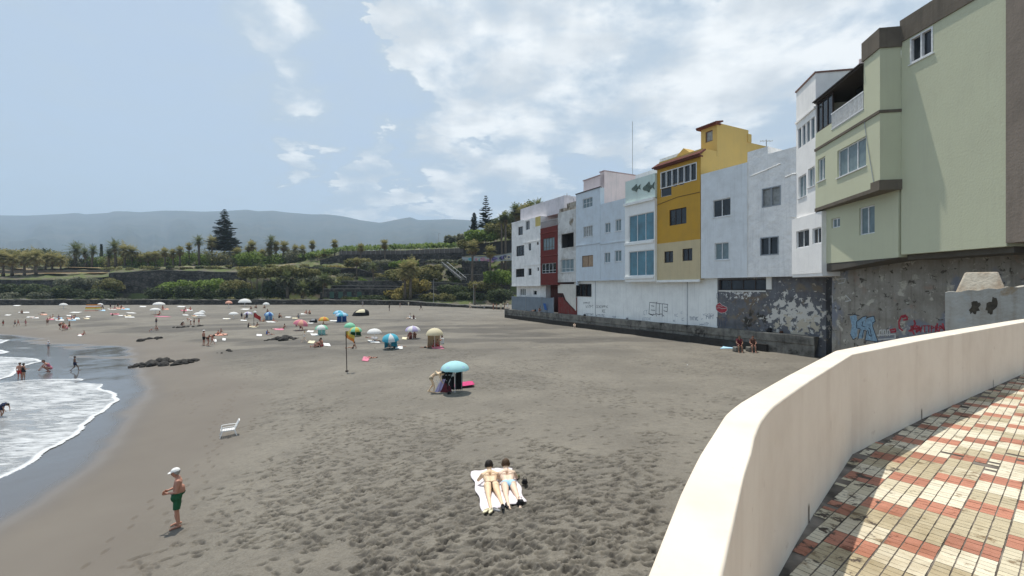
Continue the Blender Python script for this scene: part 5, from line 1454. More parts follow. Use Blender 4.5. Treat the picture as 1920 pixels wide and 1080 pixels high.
def palm_proto(kind, seed):
    """height 1 trunk scaled later: built at 8 m"""
    e = empty('palm_tree')
    r = random.Random(seed); H = 8.0
    bend = (r.uniform(-.4, .4), r.uniform(-.4, .4))
    pts = [(bend[0] * (t ** 2), bend[1] * (t ** 2), H * t) for t in [0, .25, .5, .75, 1]]
    m = MB(); m.tube(pts, [.42, .28, .25, .24, .30] if kind != 'date' else [.5, .4, .38, .38, .45], 9); m.build('trunk', BARK, e, smooth=True)
    top = Vector(pts[-1])
    if kind == 'fan':
        c = frond_mesh('crown', PALMY, 34, 2.0, 80, -35, .22, seed, e, width=.75, segs=5); c.location = top
        s_ = frond_mesh('dry_fronds', PALMB, 30, 1.7, -25, -80, .15, seed + 1, e, width=.7, segs=4); s_.location = top - Vector((0, 0, .2))
    elif kind == 'fan_green':
        c = frond_mesh('crown', PALMG, 34, 1.9, 80, -40, .25, seed, e, width=.75, segs=5); c.location = top
        s_ = frond_mesh('dry_fronds', PALMB, 16, 1.4, -45, -80, .15, seed + 1, e, width=.6, segs=4); s_.location = top - Vector((0, 0, .2))
    elif kind == 'date':
        c = frond_mesh('crown', PALMG, 42, 3.6, 80, -30, .30, seed, e, width=.30, segs=12); c.location = top
        s_ = frond_mesh('dry_fronds', PALMB, 14, 2.2, -30, -70, .2, seed + 1, e, width=.3, segs=7); s_.location = top - Vector((0, 0, .3))
    elif kind == 'date_dry':
        c = frond_mesh('crown', PALMY, 46, 3.1, 75, -45, .34, seed, e, width=.42, segs=9); c.location = top
        s_ = frond_mesh('dry_fronds', PALMB, 26, 2.3, -10, -75, .2, seed + 1, e, width=.36, segs=7); s_.location = top - Vector((0, 0, .3))
    return e
PP = {(k, i): palm_proto(k, 20 + 7 * i + 3 * len(k)) for k in ('fan', 'fan_green', 'date', 'date_dry') for i in range(2)}
used_proto = set()
def put_palm(u, vt, vb, Y, kind, label, group=None, lean=0, cw=1.0):
    v = random.randrange(2); e = copy_tree(PP[(kind, v)]); cw *= 1.45
    b = Wp(u, vb, Y); t = Wp(u, vt, Y); h = max(2.5, t.z - b.z)
    z0 = min(b.z, hill_z(u, Y))
    crown = 1.6
    H = max(1.0, h - crown * cw) + (b.z - z0)
    e.location = (b.x, b.y, z0); e.rotation_euler = (0, R(lean), random.uniform(0, 6.28) if not lean else 0)
    sz = H / 8.0
    for ch in e.children:
        if ch.name.startswith('trunk'): ch.scale = (cw, cw, sz)
        else:
            ch.location = (ch.location.x * cw, ch.location.y * cw, ch.location.z * sz if ch.location.z > 7.9 else (8.0 * sz - (8.0 - ch.location.z))); ch.scale = (cw,) * 3
    tag(e, label, 'palm', group)
    return e
c6_ = lambda x, y: (x / 4.909, 380 + y / 4.909)
c5_ = lambda x, y: (320 + x / 4.909, 380 + y / 4.909)
c4_ = lambda x, y: (640 + x / 4.153, 340 + y / 4.153)
gl = 'palms standing behind the beach'
PL = []
for i, (x, yt, yb, k, cw) in enumerate([(30, 450, 660, 'date_dry', 1), (110, 465, 650, 'date_dry', 1), (225, 455, 690, 'date_dry', 1.05), (330, 440, 665, 'date_dry', 1.05), (420, 470, 600, 'date_dry', .9), (480, 465, 600, 'date_dry', .9), (560, 482, 600, 'date_dry', .8)]):
    u, v = c6_(x, yt); PL.append((u, v, c6_(x, yb)[1], 178 if i < 4 else 192, k, 'browned palm in the row at the far left above the dark lava wall' , cw, 'browned palms at the far left'))
for (x, yt, yb, k, cw, lb) in [
    (690, 385, 560, 'date', 1.1, 'green feather palm standing highest at the left end of the open gap'), (790, 430, 540, 'date', .7, 'small green palm just right of the highest left feather palm'),
    (845, 405, 540, 'date', .75, 'second small green palm left of the thin dark pole'), (1000, 440, 560, 'date', .8, 'low green palm right of the thin dark pole'),
    (1065, 365, 560, 'date', .95, 'tall green palm with its crown above the brown palms left of the big pine'), (1150, 385, 570, 'date_dry', 1.1, 'wide brown palm touching the tall green one'),
    (1215, 405, 570, 'date_dry', 1, 'brown palm right of the wide brown one left of the big pine'), (655, 530, 672, 'date', .8, 'short dark palm at the edge of the sandy plateau'),
    (1300, 470, 590, 'fan', .9, None), (1365, 455, 590, 'fan', .9, None), (1435, 440, 590, 'fan', 1, None), (1520, 412, 585, 'fan', .9, None), (1595, 425, 585, 'fan', .9, None), (1655, 395, 585, 'fan', .95, None)]:
    u, v = c6_(x, yt); PL.append((u, v, c6_(x, yb)[1], 200, k, lb or 'yellow brown fan palm in the clump left of the big pine', cw, None if lb else 'fan palms left of the big pine'))
for (x, yt, yb, k, cw, lb) in [
    (170, 365, 500, 'fan', .75, 'single slim fan palm with a clear trunk left of the big pine'), (262, 320, 460, 'date', .8, 'green palm close to the left side of the big pine'), (378, 318, 470, 'date_dry', .9, 'brown palm against the left side of the big pine'),
    (712, 395, 545, 'fan', 1.05, 'fan palm with a very dark trunk right of the big pine'), (752, 345, 520, 'fan', 1.1, 'bushy fan palm just behind the dark trunked one'),
    (920, 315, 500, 'date', .75, 'dark green palm rising above the middle clump'), (905, 365, 510, 'fan', .9, None), (970, 350, 520, 'fan', 1.0, None), (1035, 350, 520, 'fan', 1.05, None), (1150, 385, 540, 'fan', .9, None), (1200, 390, 540, 'fan', .9, None),
    (1300, 345, 555, 'fan', .85, 'slim dark topped palm right of the middle clump'), (1420, 430, 560, 'fan', .7, 'faint low palm between the two slim palms'), (1510, 335, 560, 'fan', .85, 'tall slim palm with a round crown left of the fence'),
    (620, 410, 540, 'fan', 1.1, 'brownish fan palm tucked against the right foot of the big pine'), (1090, 430, 540, 'fan', .7, None), (850, 430, 540, 'fan', .8, None)]:
    u, v = c5_(x, yt); PL.append((u, v, c5_(x, yb)[1], 205, k, lb or 'yellow brown fan palm in the middle clump right of the big pine', cw, None if lb else 'fan palms right of the big pine'))
for (x, yt, yb, Y, k, cw, lb) in [
    (150, 478, 620, 186, 'fan', .8, 'small yellowish palm in front of the left end of the fence'), (342, 448, 620, 186, 'fan', .9, 'taller yellowish palm in front of the slatted fence'),
    (1018, 455, 720, 160, 'fan', 1.1, 'tall yellow palm in front of the left end of the mural'), (1158, 492, 690, 160, 'fan', 1.0, 'yellow palm in front of the middle of the mural'),
    (538, 610, 910, 156, 'date_dry', 1.15, 'leaning yellow palm with twin trunks on the terraces'), (495, 640, 910, 156, 'date_dry', 1.1, 'second yellow palm leaning left on the terraces'),
    (250, 640, 760, 170, 'date', .6, 'small green palm among the terrace bushes'), (1040, 780, 960, 150, 'fan', .5, 'low shrubby palm near the terrace foot'), (120, 590, 700, 178, 'fan', .6, 'small olive palm left of the stepped wall')]:
    u, v = c4_(x, yt); PL.append((u, v, c4_(x, yb)[1], Y, k, lb, cw, None))
for (u, v, vb, Y, k, cw, lb) in [(966, 380, 430, 176, 'fan_green', 1.3, 'dark headed palm at the left of the hilltop cluster'), (994, 375, 420, 180, 'fan_green', 1.3, 'highest palm of the hilltop cluster behind the far white house'),
                             (1010, 377, 420, 182, 'date', .8, 'rightmost palm of the hilltop cluster behind the far white house'), (984, 381, 425, 176, 'fan', 1.4, 'brown skirted palm in the middle of the hilltop cluster'),
                             (948, 395, 440, 172, 'fan_green', 1.1, 'tall dark palm on the slope left of the hilltop cluster'), (941, 402, 440, 172, 'fan_green', .9, 'lowest palm on the slope left of the hilltop cluster'), (975, 388, 425, 174, 'fan', 1.2, 'brown palm at the front of the hilltop cluster')]:
    PL.append((u, v, vb, Y, k, lb, cw, None))
for (u, v, vb, Y, k, lb, cw, g) in PL: put_palm(u, v, vb, Y, k, lb, g, 0, cw)
# agave and palms in front of the black wall, middle
for (x, yt, yb, Y, lb) in [(1075, 640, 820, 160, 'pale spiky palm on the slope right of the twin trunk tree'), (1210, 740, 840, 159, 'low pale palm on the slope beside the terrace steps'), (1410, 660, 760, 160, 'light grey palm above the terrace building')]:
    u, v = c5_(x, yt); put_palm(u, v, c5_(x, yb)[1], Y, 'date', lb, None, 0, .9)
for e in list(PP.values()): drop_tree(e)

def conifer(u, vt, vb, wpx, Y, label, seed, dens=1.0, up=0.0, irregular=.25):
    r = random.Random(seed); b = Wp(u, vb, Y); t = Wp(u, vt, Y); H = t.z - b.z; z0 = hill_z(u, Y); Rm = wpx * Y / F / 2
    e = empty('conifer_tree', (b.x, b.y, b.z), 0, label, 'pine tree')
    m = MB(); m.tube([(0, 0, min(0, z0 - b.z) - 1), (0, 0, H * .5), (0, 0, H)], [H * .022, H * .014, .03], 7); m.build('trunk', BARK, e)
    V = []; Fc = []; T = []; L = MB()
    nt_ = int(26 * dens)
    for i in range(nt_):
        f = (i + .5) / nt_; z = H * (.04 + .96 * f); rad = Rm * (1 - f) ** .75 * r.uniform(1 - irregular, 1 + irregular) + .25
        nb = max(4, int(9 - 4 * f))
        for k in range(nb):
            az = 2 * math.pi * (k / nb + r.random() * .15) + i; rr_ = rad * r.uniform(.65, 1.1); d = Vector((math.cos(az), math.sin(az), 0)); s_ = Vector((-d.y, d.x, 0))
            nseg = max(4, int(rr_ / .35)); lift = up * rr_
            if rr_ > 1: L.tube([(0, 0, z), (d.x * rr_ * .9, d.y * rr_ * .9, z + lift - rr_ * .12)], [.05, .02], 4, caps=False)
            for q in range(nseg):
                tt = (q + .6) / nseg; c = d * rr_ * tt + Vector((0, 0, z + lift * tt - rr_ * .16 * tt * tt + rr_ * .1 * tt ** 4)); w_ = (.22 + .20 * rr_ * (1 - abs(tt - .55))) * r.uniform(.7, 1.2)
                for sg in (1, -1):
                    tip = c + s_ * sg * w_ + d * w_ * .5 + Vector((0, 0, r.uniform(-.12, .05)))
                    n0 = len(V); g = d * .16 + Vector((0, 0, .03)); h_ = Vector((0, 0, .10))
                    V += [tuple(c - g), tuple(c + g), tuple(tip + g * .5), tuple(tip - g * .5), tuple(c - h_ * 1.6), tuple(c + h_), tuple(tip + h_), tuple(tip - h_ * 1.6)]
                    Fc += [(n0, n0 + 1, n0 + 2, n0 + 3), (n0 + 4, n0 + 5, n0 + 6, n0 + 7)]; tn = r.gauss(.45, .2); T += [tn, tn]
    o = np_mesh('crown', V, Fc, ARA, e); add_attr(o, 'tint', np.clip(T, 0, 1), 'FACE')
    L.build('branch', BARK, o)
conifer(421, 392, 474, 54, 212, 'big dark conifer standing alone among the palms in front of the mountain', 3, 1.3, .12, .3)
conifer(911, 366, 432, 27, 190, 'tall slender tiered conifer on the hill left of the far white house', 5, .62, .3, .45)
conifer(889, 399, 448, 19, 185, 'shorter denser conifer left of the tall slender one', 6, .9, .5, .3)
conifer(190, 458, 490, 4, 215, 'thin dark cypress like pole tree between the small palms at left', 8, .8, .8, .1)

def bush(u, v0, v1, wpx, Y, mat, label, group=None, seed=0, name='bush', n=None, size=None, trunk=False, nl=6, vb=None, cat='bush'):
    """crown fills v0..v1 at column u; vb lower end of trunks"""
    r = random.Random(seed * 13 + int(u)); c = Wp(u, v1, Y); t = Wp(u, v0, Y); H = t.z - c.z; Wd = wpx * Y / F
    zb = Wp(u, vb, Y).z if vb else c.z - .6
    e = empty(name, (c.x, c.y, zb), 0, label, cat, group)
    lobes = []
    for i in range(nl):
        x = Wd * (-.5 + (i + .5) / nl) + r.uniform(-.06, .06) * Wd; hh = H * r.uniform(.36, .5) * (1 - .35 * abs(x) / (Wd * .5))
        lobes.append((x, r.uniform(-.5, .8) * min(2.5, H * .3), c.z - zb + H - hh - H * .12 * r.random() - H * .25 * (abs(x) / (Wd * .5)) ** 2, max(Wd / nl * .85, H * .3), max(1.0, H * .4), hh))
        if r.random() < .8: lobes.append((x + r.uniform(-.1, .1) * Wd, r.uniform(-1, .5), c.z - zb + H * .25, Wd / nl * .8, max(1, H * .35), H * .3))
    size = size or .16 * Y / 100 * 1.9
    n = n or int(min(5200, max(700, Wd * H * 42)))
    leaf_cloud('crown' if trunk else 'foliage', mat, lobes, n, size, e, seed=seed + int(u))
    m = MB()
    k = 3 if trunk else 4
    for i in range(k):
        x = Wd * (-.3 + .6 * i / max(1, k - 1)) * (.6 if trunk else 1)
        m.tube([(x * .5, 0, -.4), (x * .8, 0, (c.z - zb) * .6 + .3), (x * 1.3, 0, c.z - zb + H * .55)], [.22 if trunk else .1, .16 if trunk else .07, .05], 6)
    m.build('trunk' if trunk else 'stems', BARK, e)
    return e
bl = [
 # hedges below the black wall
 (334, 524, 560, 84, 162, LG, 'bright green bush at the left end of the hedge row below the black wall', 2), (402, 519, 560, 66, 162, LG, 'tall bright green bush in the middle of the hedge row', 2),
 (445, 521, 560, 50, 161, LO, 'olive green bush at the right end of the hedge row', 2), (365, 530, 562, 50, 160, LD_, 'dark lower shrub in front of the bright hedge', 1), (300, 535, 562, 40, 160, LD_, 'dark shrub under the left end of the hedge', 1),
 (420, 540, 563, 60, 159, LD_, 'dark shadowy shrub at the foot of the tall bright bush', 1),
 # left
 (150, 518, 545, 92, 164, LGY, 'broad grey green bush hanging over the dark wall at left', 2), (200, 520, 545, 44, 163, LO, 'rounded olive bush beside the broad grey green one', 2), (120, 533, 562, 60, 161, LD_, 'dark bush below the broad grey green one', 1),
 (62, 530, 552, 52, 162, LD_, 'dark bush against the wall near the left edge', 1), (76, 544, 562, 34, 159, LGY, 'small grey bush at the foot of the left wall', 1), (20, 547, 561, 26, 159, LGY, 'tiny grey bush nearest the left edge', 1), (180, 540, 563, 60, 160, LD_, 'dark shrub mass at the corner of the left wall', 1),
 (8, 530, 552, 40, 163, LD_, 'dark ivy like bush at the very left edge', 1),
 # middle trees
 (482, 498, 521, 70, 160, LO, 'spreading olive tree with bare twin trunks above the yellow parasol', 3), (530, 495, 520, 60, 162, LO, 'yellow green spreading tree right of the twin trunk tree', 3), (562, 500, 520, 60, 163, LO, 'wide olive shrub at the top of the slope', 3),
 (545, 512, 548, 40, 161, LGY, 'grey green shrub halfway down the slope', 2), (600, 514, 535, 40, 162, LGY, 'pale shrub above the terrace building', 2), (520, 520, 556, 40, 162, LD_, 'dark shrub in the hollow right of the twin trunk tree', 1), (575, 525, 552, 60, 163, LD_, 'dark shrub beside the terrace steps', 1),
 (465, 540, 563, 40, 158, LD_, 'low dark shrub left of the yellow parasol', 1), (610, 500, 515, 50, 166, LD_, 'dark hedge at the top of the terraces', 2),
 # terraces right
 (672, 483, 500, 40, 180, LO, 'olive shrub in front of the stepped wall', 1), (715, 486, 505, 60, 178, LGY, 'grey green shrub on the upper terrace', 1), (757, 486, 502, 40, 176, LG, 'green shrub right of the upper terrace wall', 1), (775, 498, 526, 90, 170, LO, 'wide olive shrub behind the twin yellow palms', 2),
 (810, 494, 512, 36, 172, LO, 'rounded shrub left of the stair rails', 1), (780, 520, 552, 44, 160, LY, 'yellow green shrub under the leaning palms', 1), (745, 540, 562, 44, 157, LY, 'yellowish bush on the lowest terrace left of the lamp post', 1),
 (830, 486, 494, 50, 174, LGY, 'pale low shrub at the top of the stair', 1), (856, 500, 520, 30, 172, LD_, 'dark shrub between the stair rails', 1), (850, 530, 556, 60, 160, LD_, 'dark tangled shrub under the stair', 1), (820, 548, 566, 60, 156, LO, 'low scrub by the path behind the sea wall', 1),
 (935, 500, 532, 44, 160, LG, 'bright green bush beside the far white house', 3), (905, 525, 545, 50, 160, LO, 'olive shrub below the big dark retaining wall', 1), (880, 545, 566, 60, 157, LD_, 'dark scrub left of the path to the houses', 1), (938, 540, 566, 44, 152, LD_, 'dark shrub beside the screens of the far white house', 1),
 (870, 484, 495, 20, 172, LGY, 'small shrub left of the mural', 1), (700, 552, 562, 50, 157, LD_, 'flat dark shrub row behind the sea wall', 1),
 # hill right
 (903, 428, 452, 60, 174, LG, 'bright green bush on top of the black boundary wall', 3), (935, 412, 448, 50, 176, LO, 'olive bush on the hill slope below the palms', 3), (880, 445, 466, 44, 178, LO, 'yellow green bush at the left end of the boundary wall', 2), (955, 400, 440, 60, 180, LD_, 'dark foliage under the hilltop palms', 3), (990, 388, 420, 60, 184, LD_, 'dark hilltop foliage behind the white roof', 3),
 (847, 439, 456, 22, 206, LGY, 'left one of two small round trees above the banana field', 1), (864, 436, 452, 11, 206, LGY, 'right narrower one of two small round trees above the banana field', 1),
]
for i, (u, v0, v1, w_, Y, mt_, lb, sd) in enumerate(bl):
    tr = 'trunk' in lb or 'tree' in lb
    bush(u, v0, v1, w_, Y, mt_, lb, seed=i, name='tree' if tr else 'bush', trunk=tr, vb=(560 if 'twin trunk' in lb or 'yellow green spreading' in lb else None) if tr else None, nl=max(2, int(w_ / 14)), cat='tree' if tr else 'bush')
# plateau thicket between the palms
rs = random.Random(12)
for i in range(78):
    u = -60 + i * 9.1 + rs.uniform(-5, 5)
    vt = np.interp(u, [-60, 0, 110, 130, 250, 350, 470, 560, 640], [460, 464, 468, 482, 472, 468, 469, 470, 476]) + rs.uniform(-5, 7)
    mt_ = rs.choice([LG, LO, LGY, LG, LY]) if u > 115 else rs.choice([LO, LD_, LY])
    bush(u, vt, vt + 28, rs.uniform(20, 36), rs.uniform(201, 214), mt_, 'shrub in the thicket under the palms behind the beach', 'thicket shrubs under the palms', seed=100 + i, nl=3, n=750, size=.45)
for i in range(16):
    u = 215 + i * 27 + rs.uniform(-6, 6); vt = np.interp(u, [215, 350, 640], [500, 497, 495]) + rs.uniform(-2, 3)
    bush(u, vt, vt + 7, rs.uniform(8, 30), rs.uniform(184, 188), rs.choice([LO, LD_, LO, LY]), 'low clump of scrub along the plateau edge above the black wall', 'scrub clumps along the plateau edge', seed=200 + i, nl=2, n=350, size=.35)
# scattered scrub on the wall foot
for i in range(30):
    u = -20 + i * 24 + rs.uniform(-9, 9)
    if 620 < u < 745: continue
    bush(u, 556 + rs.uniform(0, 4), 564, rs.uniform(8, 22), 154.5, rs.choice([LGY, LD_, LO]), 'small scrubby plant on top of the low black wall', 'small plants along the low black wall', seed=300 + i, nl=2, n=220, size=.28)
# scrub over the terraces
rs = random.Random(31)
for i in range(64):
    u = rs.uniform(600, 955); Y = rs.choice([158.5, 162, 166, 170, 173, 177, 181, 186]) + rs.uniform(-.8, .8); zz_ = hill_z(u, Y); vb_ = 540 - (zz_ - CZ) * F / Y
    bush(u, vb_ - rs.uniform(4, 11), vb_ + 1, rs.uniform(9, 30), Y, rs.choice([LG, LO, LGY, LO, LD_, LY]), 'loose scrub growing on the dark terraces right of the seaside slope', 'scrub on the dark terraces', seed=400 + i, nl=2, n=420, size=.34)
# banana field
def banana():
    r = np.random.default_rng(4); V = []; Fc = []; T = []
    for i in range(900):
        u = r.uniform(560, 880); Y = r.uniform(197, 232); vt = np.interp(u, [560, 650, 760, 880], [478, 464, 460, 456]) + r.uniform(-2, 4)
        c = Wp(u, vt + 4, Y); t = r.uniform(.2, .9)
        for k in range(6):
            az = r.uniform(0, 6.28); el = r.uniform(.2, 1.2); Lf = r.uniform(1.5, 2.6); d = np.array([math.cos(az) * math.cos(el), math.sin(az) * math.cos(el), math.sin(el)]); s_ = np.array([-math.sin(az), math.cos(az), 0]) * .28
            p0 = np.array(c); p1 = p0 + d * Lf * .6; p2 = p0 + d * Lf + np.array([0, 0, -.5 * Lf * .4]); n0 = len(V)
            V += [p0 - s_ * .3, p0 + s_ * .3, p1 + s_, p1 - s_, p2 + s_ * .3, p2 - s_ * .3]; Fc += [(n0, n0 + 1, n0 + 2, n0 + 3), (n0 + 3, n0 + 2, n0 + 4, n0 + 5)]; q = min(1, max(0, t + r.uniform(-.2, .2))); T += [q, q]
    o = np_mesh('banana_field', V, Fc, leaf_mat('banana_leaves', [(.05, .09, .025), (.12, .18, .05), (.22, .28, .09)])); add_attr(o, 'tint', T, 'FACE'); tag(o, 'dense green banana plants growing behind the slatted fence', 'banana field', kind='stuff')
banana()
# ------------------------------------------------------------------ people
def skin(name, c): 
    m, nt, b = new_mat(name); b.inputs['Base Color'].default_value = rgb(c); b.inputs['Roughness'].default_value = .55
    b.inputs['Subsurface Weight'].default_value = .08; b.inputs['Subsurface Radius'].default_value = (.02, .01, .005)
    tc = nt.nodes.new('ShaderNodeTexCoord'); n = nt.nodes.new('ShaderNodeTexNoise'); n.inputs['Scale'].default_value = 14
    nt.links.new(tc.outputs['Object'], n.inputs['Vector'])
    r = nt.nodes.new('ShaderNodeValToRGB'); r.color_ramp.elements[0].color = rgb([q * .85 for q in c]); r.color_ramp.elements[1].color = rgb([min(1, q * 1.12) for q in c])
    nt.links.new(n.outputs['Fac'], r.inputs[0]); nt.links.new(r.outputs[0], b.inputs['Base Color']); return m
SK = {'tan': skin('tanned_skin', (.36, .19, .12)), 'pale': skin('pale_skin', (.74, .56, .42)), 'red': skin('reddened_skin', (.45, .22, .15)), 'gold': skin('golden_skin', (.74, .54, .35)), 'dark': skin('deep_tan_skin', (.16, .085, .055))}
CL = {}
for k, c in dict(green=(.02, .10, .045), black=(.015, .015, .017), navy=(.02, .03, .07), white=(.72, .72, .70), red=(.42, .04, .035), blue=(.05, .14, .40), pink=(.55, .18, .25), teal=(.06, .30, .32), yellow=(.62, .50, .10),
                 lblue=(.40, .62, .78), grey=(.25, .25, .26), brown=(.10, .05, .035), hot=(.50, .05, .16), lilac=(.45, .40, .60), orange=(.70, .25, .05), cream=(.66, .60, .42), aqua=(.42, .72, .74), lgreen=(.25, .62, .42), dred=(.20, .03, .03),
                 peach=(.70, .38, .28), maroon=(.12, .02, .03), beige=(.42, .36, .26), turq=(.08, .42, .55), khaki=(.16, .16, .09)).items():
    CL[k] = simple('cloth_' + k, c, rough=.85, var=.12, scale=9)
HAIR = {'dark': simple('dark_hair', (.02, .015, .012), rough=.6, var=.4, scale=30), 'brown': simple('brown_hair', (.07, .04, .02), rough=.6, var=.4, scale=30), 'grey': simple('grey_hair', (.3, .29, .27), rough=.6, var=.3, scale=30), 'blond': simple('blond_hair', (.30, .20, .09), rough=.6, var=.3, scale=30)}

def V3(*a): return Vector(a)
def both(d, k, x, y, z): d[k + 'L'] = V3(-x, y, z); d[k + 'R'] = V3(x, y, z)
def pose(name):
    J = {}
    b = lambda k, x, y, z: both(J, k, x, y, z)
    if name in ('stand', 'stand_folded', 'walk', 'stand_carry'):
        J.update(pelvis=V3(0, 0, .93), chest=V3(0, 0, 1.24), neck=V3(0, -.01, 1.44), head=V3(0, .015, 1.60), face=V3(0, 1, 0), up=V3(0, 0, 1))
        b('sh', .185, -.01, 1.38); b('el', .25, -.03, 1.10); b('ha', .27, .08, .88); b('hip', .09, 0, .90); b('kn', .11, .02, .49); b('an', .12, -.02, .09); b('toe', .14, .16, .03)
        if name == 'stand_folded':
            J['elL'] = V3(-.25, .02, 1.10); J['haL'] = V3(-.03, .25, 1.04); J['elR'] = V3(.25, .02, 1.10); J['haR'] = V3(.06, .25, 1.09)
            J['head'] = V3(0, .05, 1.59); J['face'] = V3(0, 1, -.18).normalized(); J['up'] = V3(0, .15, 1).normalized()
        if name == 'stand_carry': J['haL'] = V3(-.16, .32, 1.12); J['haR'] = V3(.16, .32, 1.12)
        if name == 'walk':
            J['knL'] = V3(-.1, .24, .52); J['anL'] = V3(-.1, .32, .12); J['toeL'] = V3(-.11, .50, .07); J['knR'] = V3(.1, .0, .49); J['anR'] = V3(.11, -.32, .16); J['toeR'] = V3(.12, -.20, .03)
            J['elL'] = V3(-.24, -.14, 1.12); J['haL'] = V3(-.25, -.18, .88); J['elR'] = V3(.24, .08, 1.12); J['haR'] = V3(.22, .28, .98)
    elif name == 'bend':
        J.update(pelvis=V3(0, -.12, .90), chest=V3(0, .18, 1.10), neck=V3(0, .40, 1.14), head=V3(0, .55, 1.10), face=V3(0, .5, -.85).normalized(), up=V3(0, .85, .5).normalized())
        b('sh', .17, .34, 1.10); b('el', .20, .44, .83); b('ha', .14, .56, .62); b('hip', .09, -.12, .86); 
        J['knL'] = V3(-.10, -.02, .47); J['anL'] = V3(-.11, -.26, .10); J['toeL'] = V3(-.12, -.08, .03); J['knR'] = V3(.11, .08, .48); J['anR'] = V3(.12, .06, .09); J['toeR'] = V3(.13, .24, .03)
    elif name == 'sit':
        J.update(pelvis=V3(0, 0, .13), chest=V3(0, -.12, .42), neck=V3(0, -.16, .62), head=V3(0, -.13, .78), face=V3(0, 1, 0), up=V3(0, 0, 1))
        b('sh', .18, -.16, .56); b('el', .24, -.30, .32); b('ha', .25, -.38, .05); b('hip', .09, .02, .12); b('kn', .12, .40, .20); b('an', .13, .80, .08); b('toe', .15, .88, .20)
    elif name == 'sit_knees':
        J.update(pelvis=V3(0, 0, .13), chest=V3(0, .04, .42), neck=V3(0, .08, .62), head=V3(0, .13, .76), face=V3(0, 1, -.2).normalized(), up=V3(0, .2, 1).normalized())
        b('sh', .18, .06, .56); b('el', .22, .24, .42); b('ha', .10, .44, .34); b('hip', .09, .02, .12); b('kn', .13, .36, .46); b('an', .12, .50, .09); b('toe', .13, .66, .04)
    elif name == 'sit_step':
        J.update(pelvis=V3(0, 0, .55), chest=V3(0, .02, .86), neck=V3(0, .03, 1.06), head=V3(0, .06, 1.21), face=V3(0, 1, -.1).normalized(), up=V3(0, .1, 1).normalized())
        b('sh', .18, .02, 1.00); b('el', .24, .14, .76); b('ha', .12, .38, .66); b('hip', .09, .02, .53); b('kn', .13, .42, .52); b('an', .12, .44, .10); b('toe', .13, .62, .04)
    elif name in ('prone', 'prone_elbows'):
        J.update(pelvis=V3(0, 0, .12), chest=V3(0, .34, .14), neck=V3(0, .54, .16), head=V3(0, .70, .17), face=V3(.6, .1, -.8).normalized(), up=V3(0, 1, .1).normalized())
        b('sh', .18, .48, .13); b('el', .34, .60, .06); b('ha', .18, .78, .05); b('hip', .09, -.02, .11); b('kn', .12, -.42, .07); b('an', .13, -.82, .08); b('toe', .12, -.98, .04)
        if name == 'prone_elbows':
            J.update(chest=V3(0, .31, .17), neck=V3(0, .49, .26), head=V3(0, .60, .37), face=V3(0, .8, -.6).normalized(), up=V3(0, .6, .8).normalized())
            b('sh', .18, .45, .22); b('el', .27, .54, .05); b('ha', .13, .74, .05)
    elif name == 'supine':
        J.update(pelvis=V3(0, 0, .11), chest=V3(0, .34, .12), neck=V3(0, .54, .12), head=V3(0, .70, .13), face=V3(0, 0, 1), up=V3(0, 1, 0))
        b('sh', .18, .48, .11); b('el', .30, .26, .06); b('ha', .28, .02, .05); b('hip', .09, -.02, .10); b('kn', .12, -.38, .30); b('an', .12, -.66, .07); b('toe', .13, -.80, .06)
        J['knR'] = V3(.12, -.42, .09); J['anR'] = V3(.15, -.84, .07); J['toeR'] = V3(.18, -.90, .17)
    elif name == 'crouch':
        J.update(pelvis=V3(0, -.14, .34), chest=V3(0, .06, .62), neck=V3(0, .20, .78), head=V3(0, .30, .90), face=V3(0, .8, -.6).normalized(), up=V3(0, .5, .85).normalized())
        b('sh', .17, .16, .72); b('el', .20, .34, .50); b('ha', .14, .50, .28); b('hip', .10, -.12, .32); b('kn', .19, .26, .46); b('an', .14, -.02, .10); b('toe', .16, .16, .03)
    return J
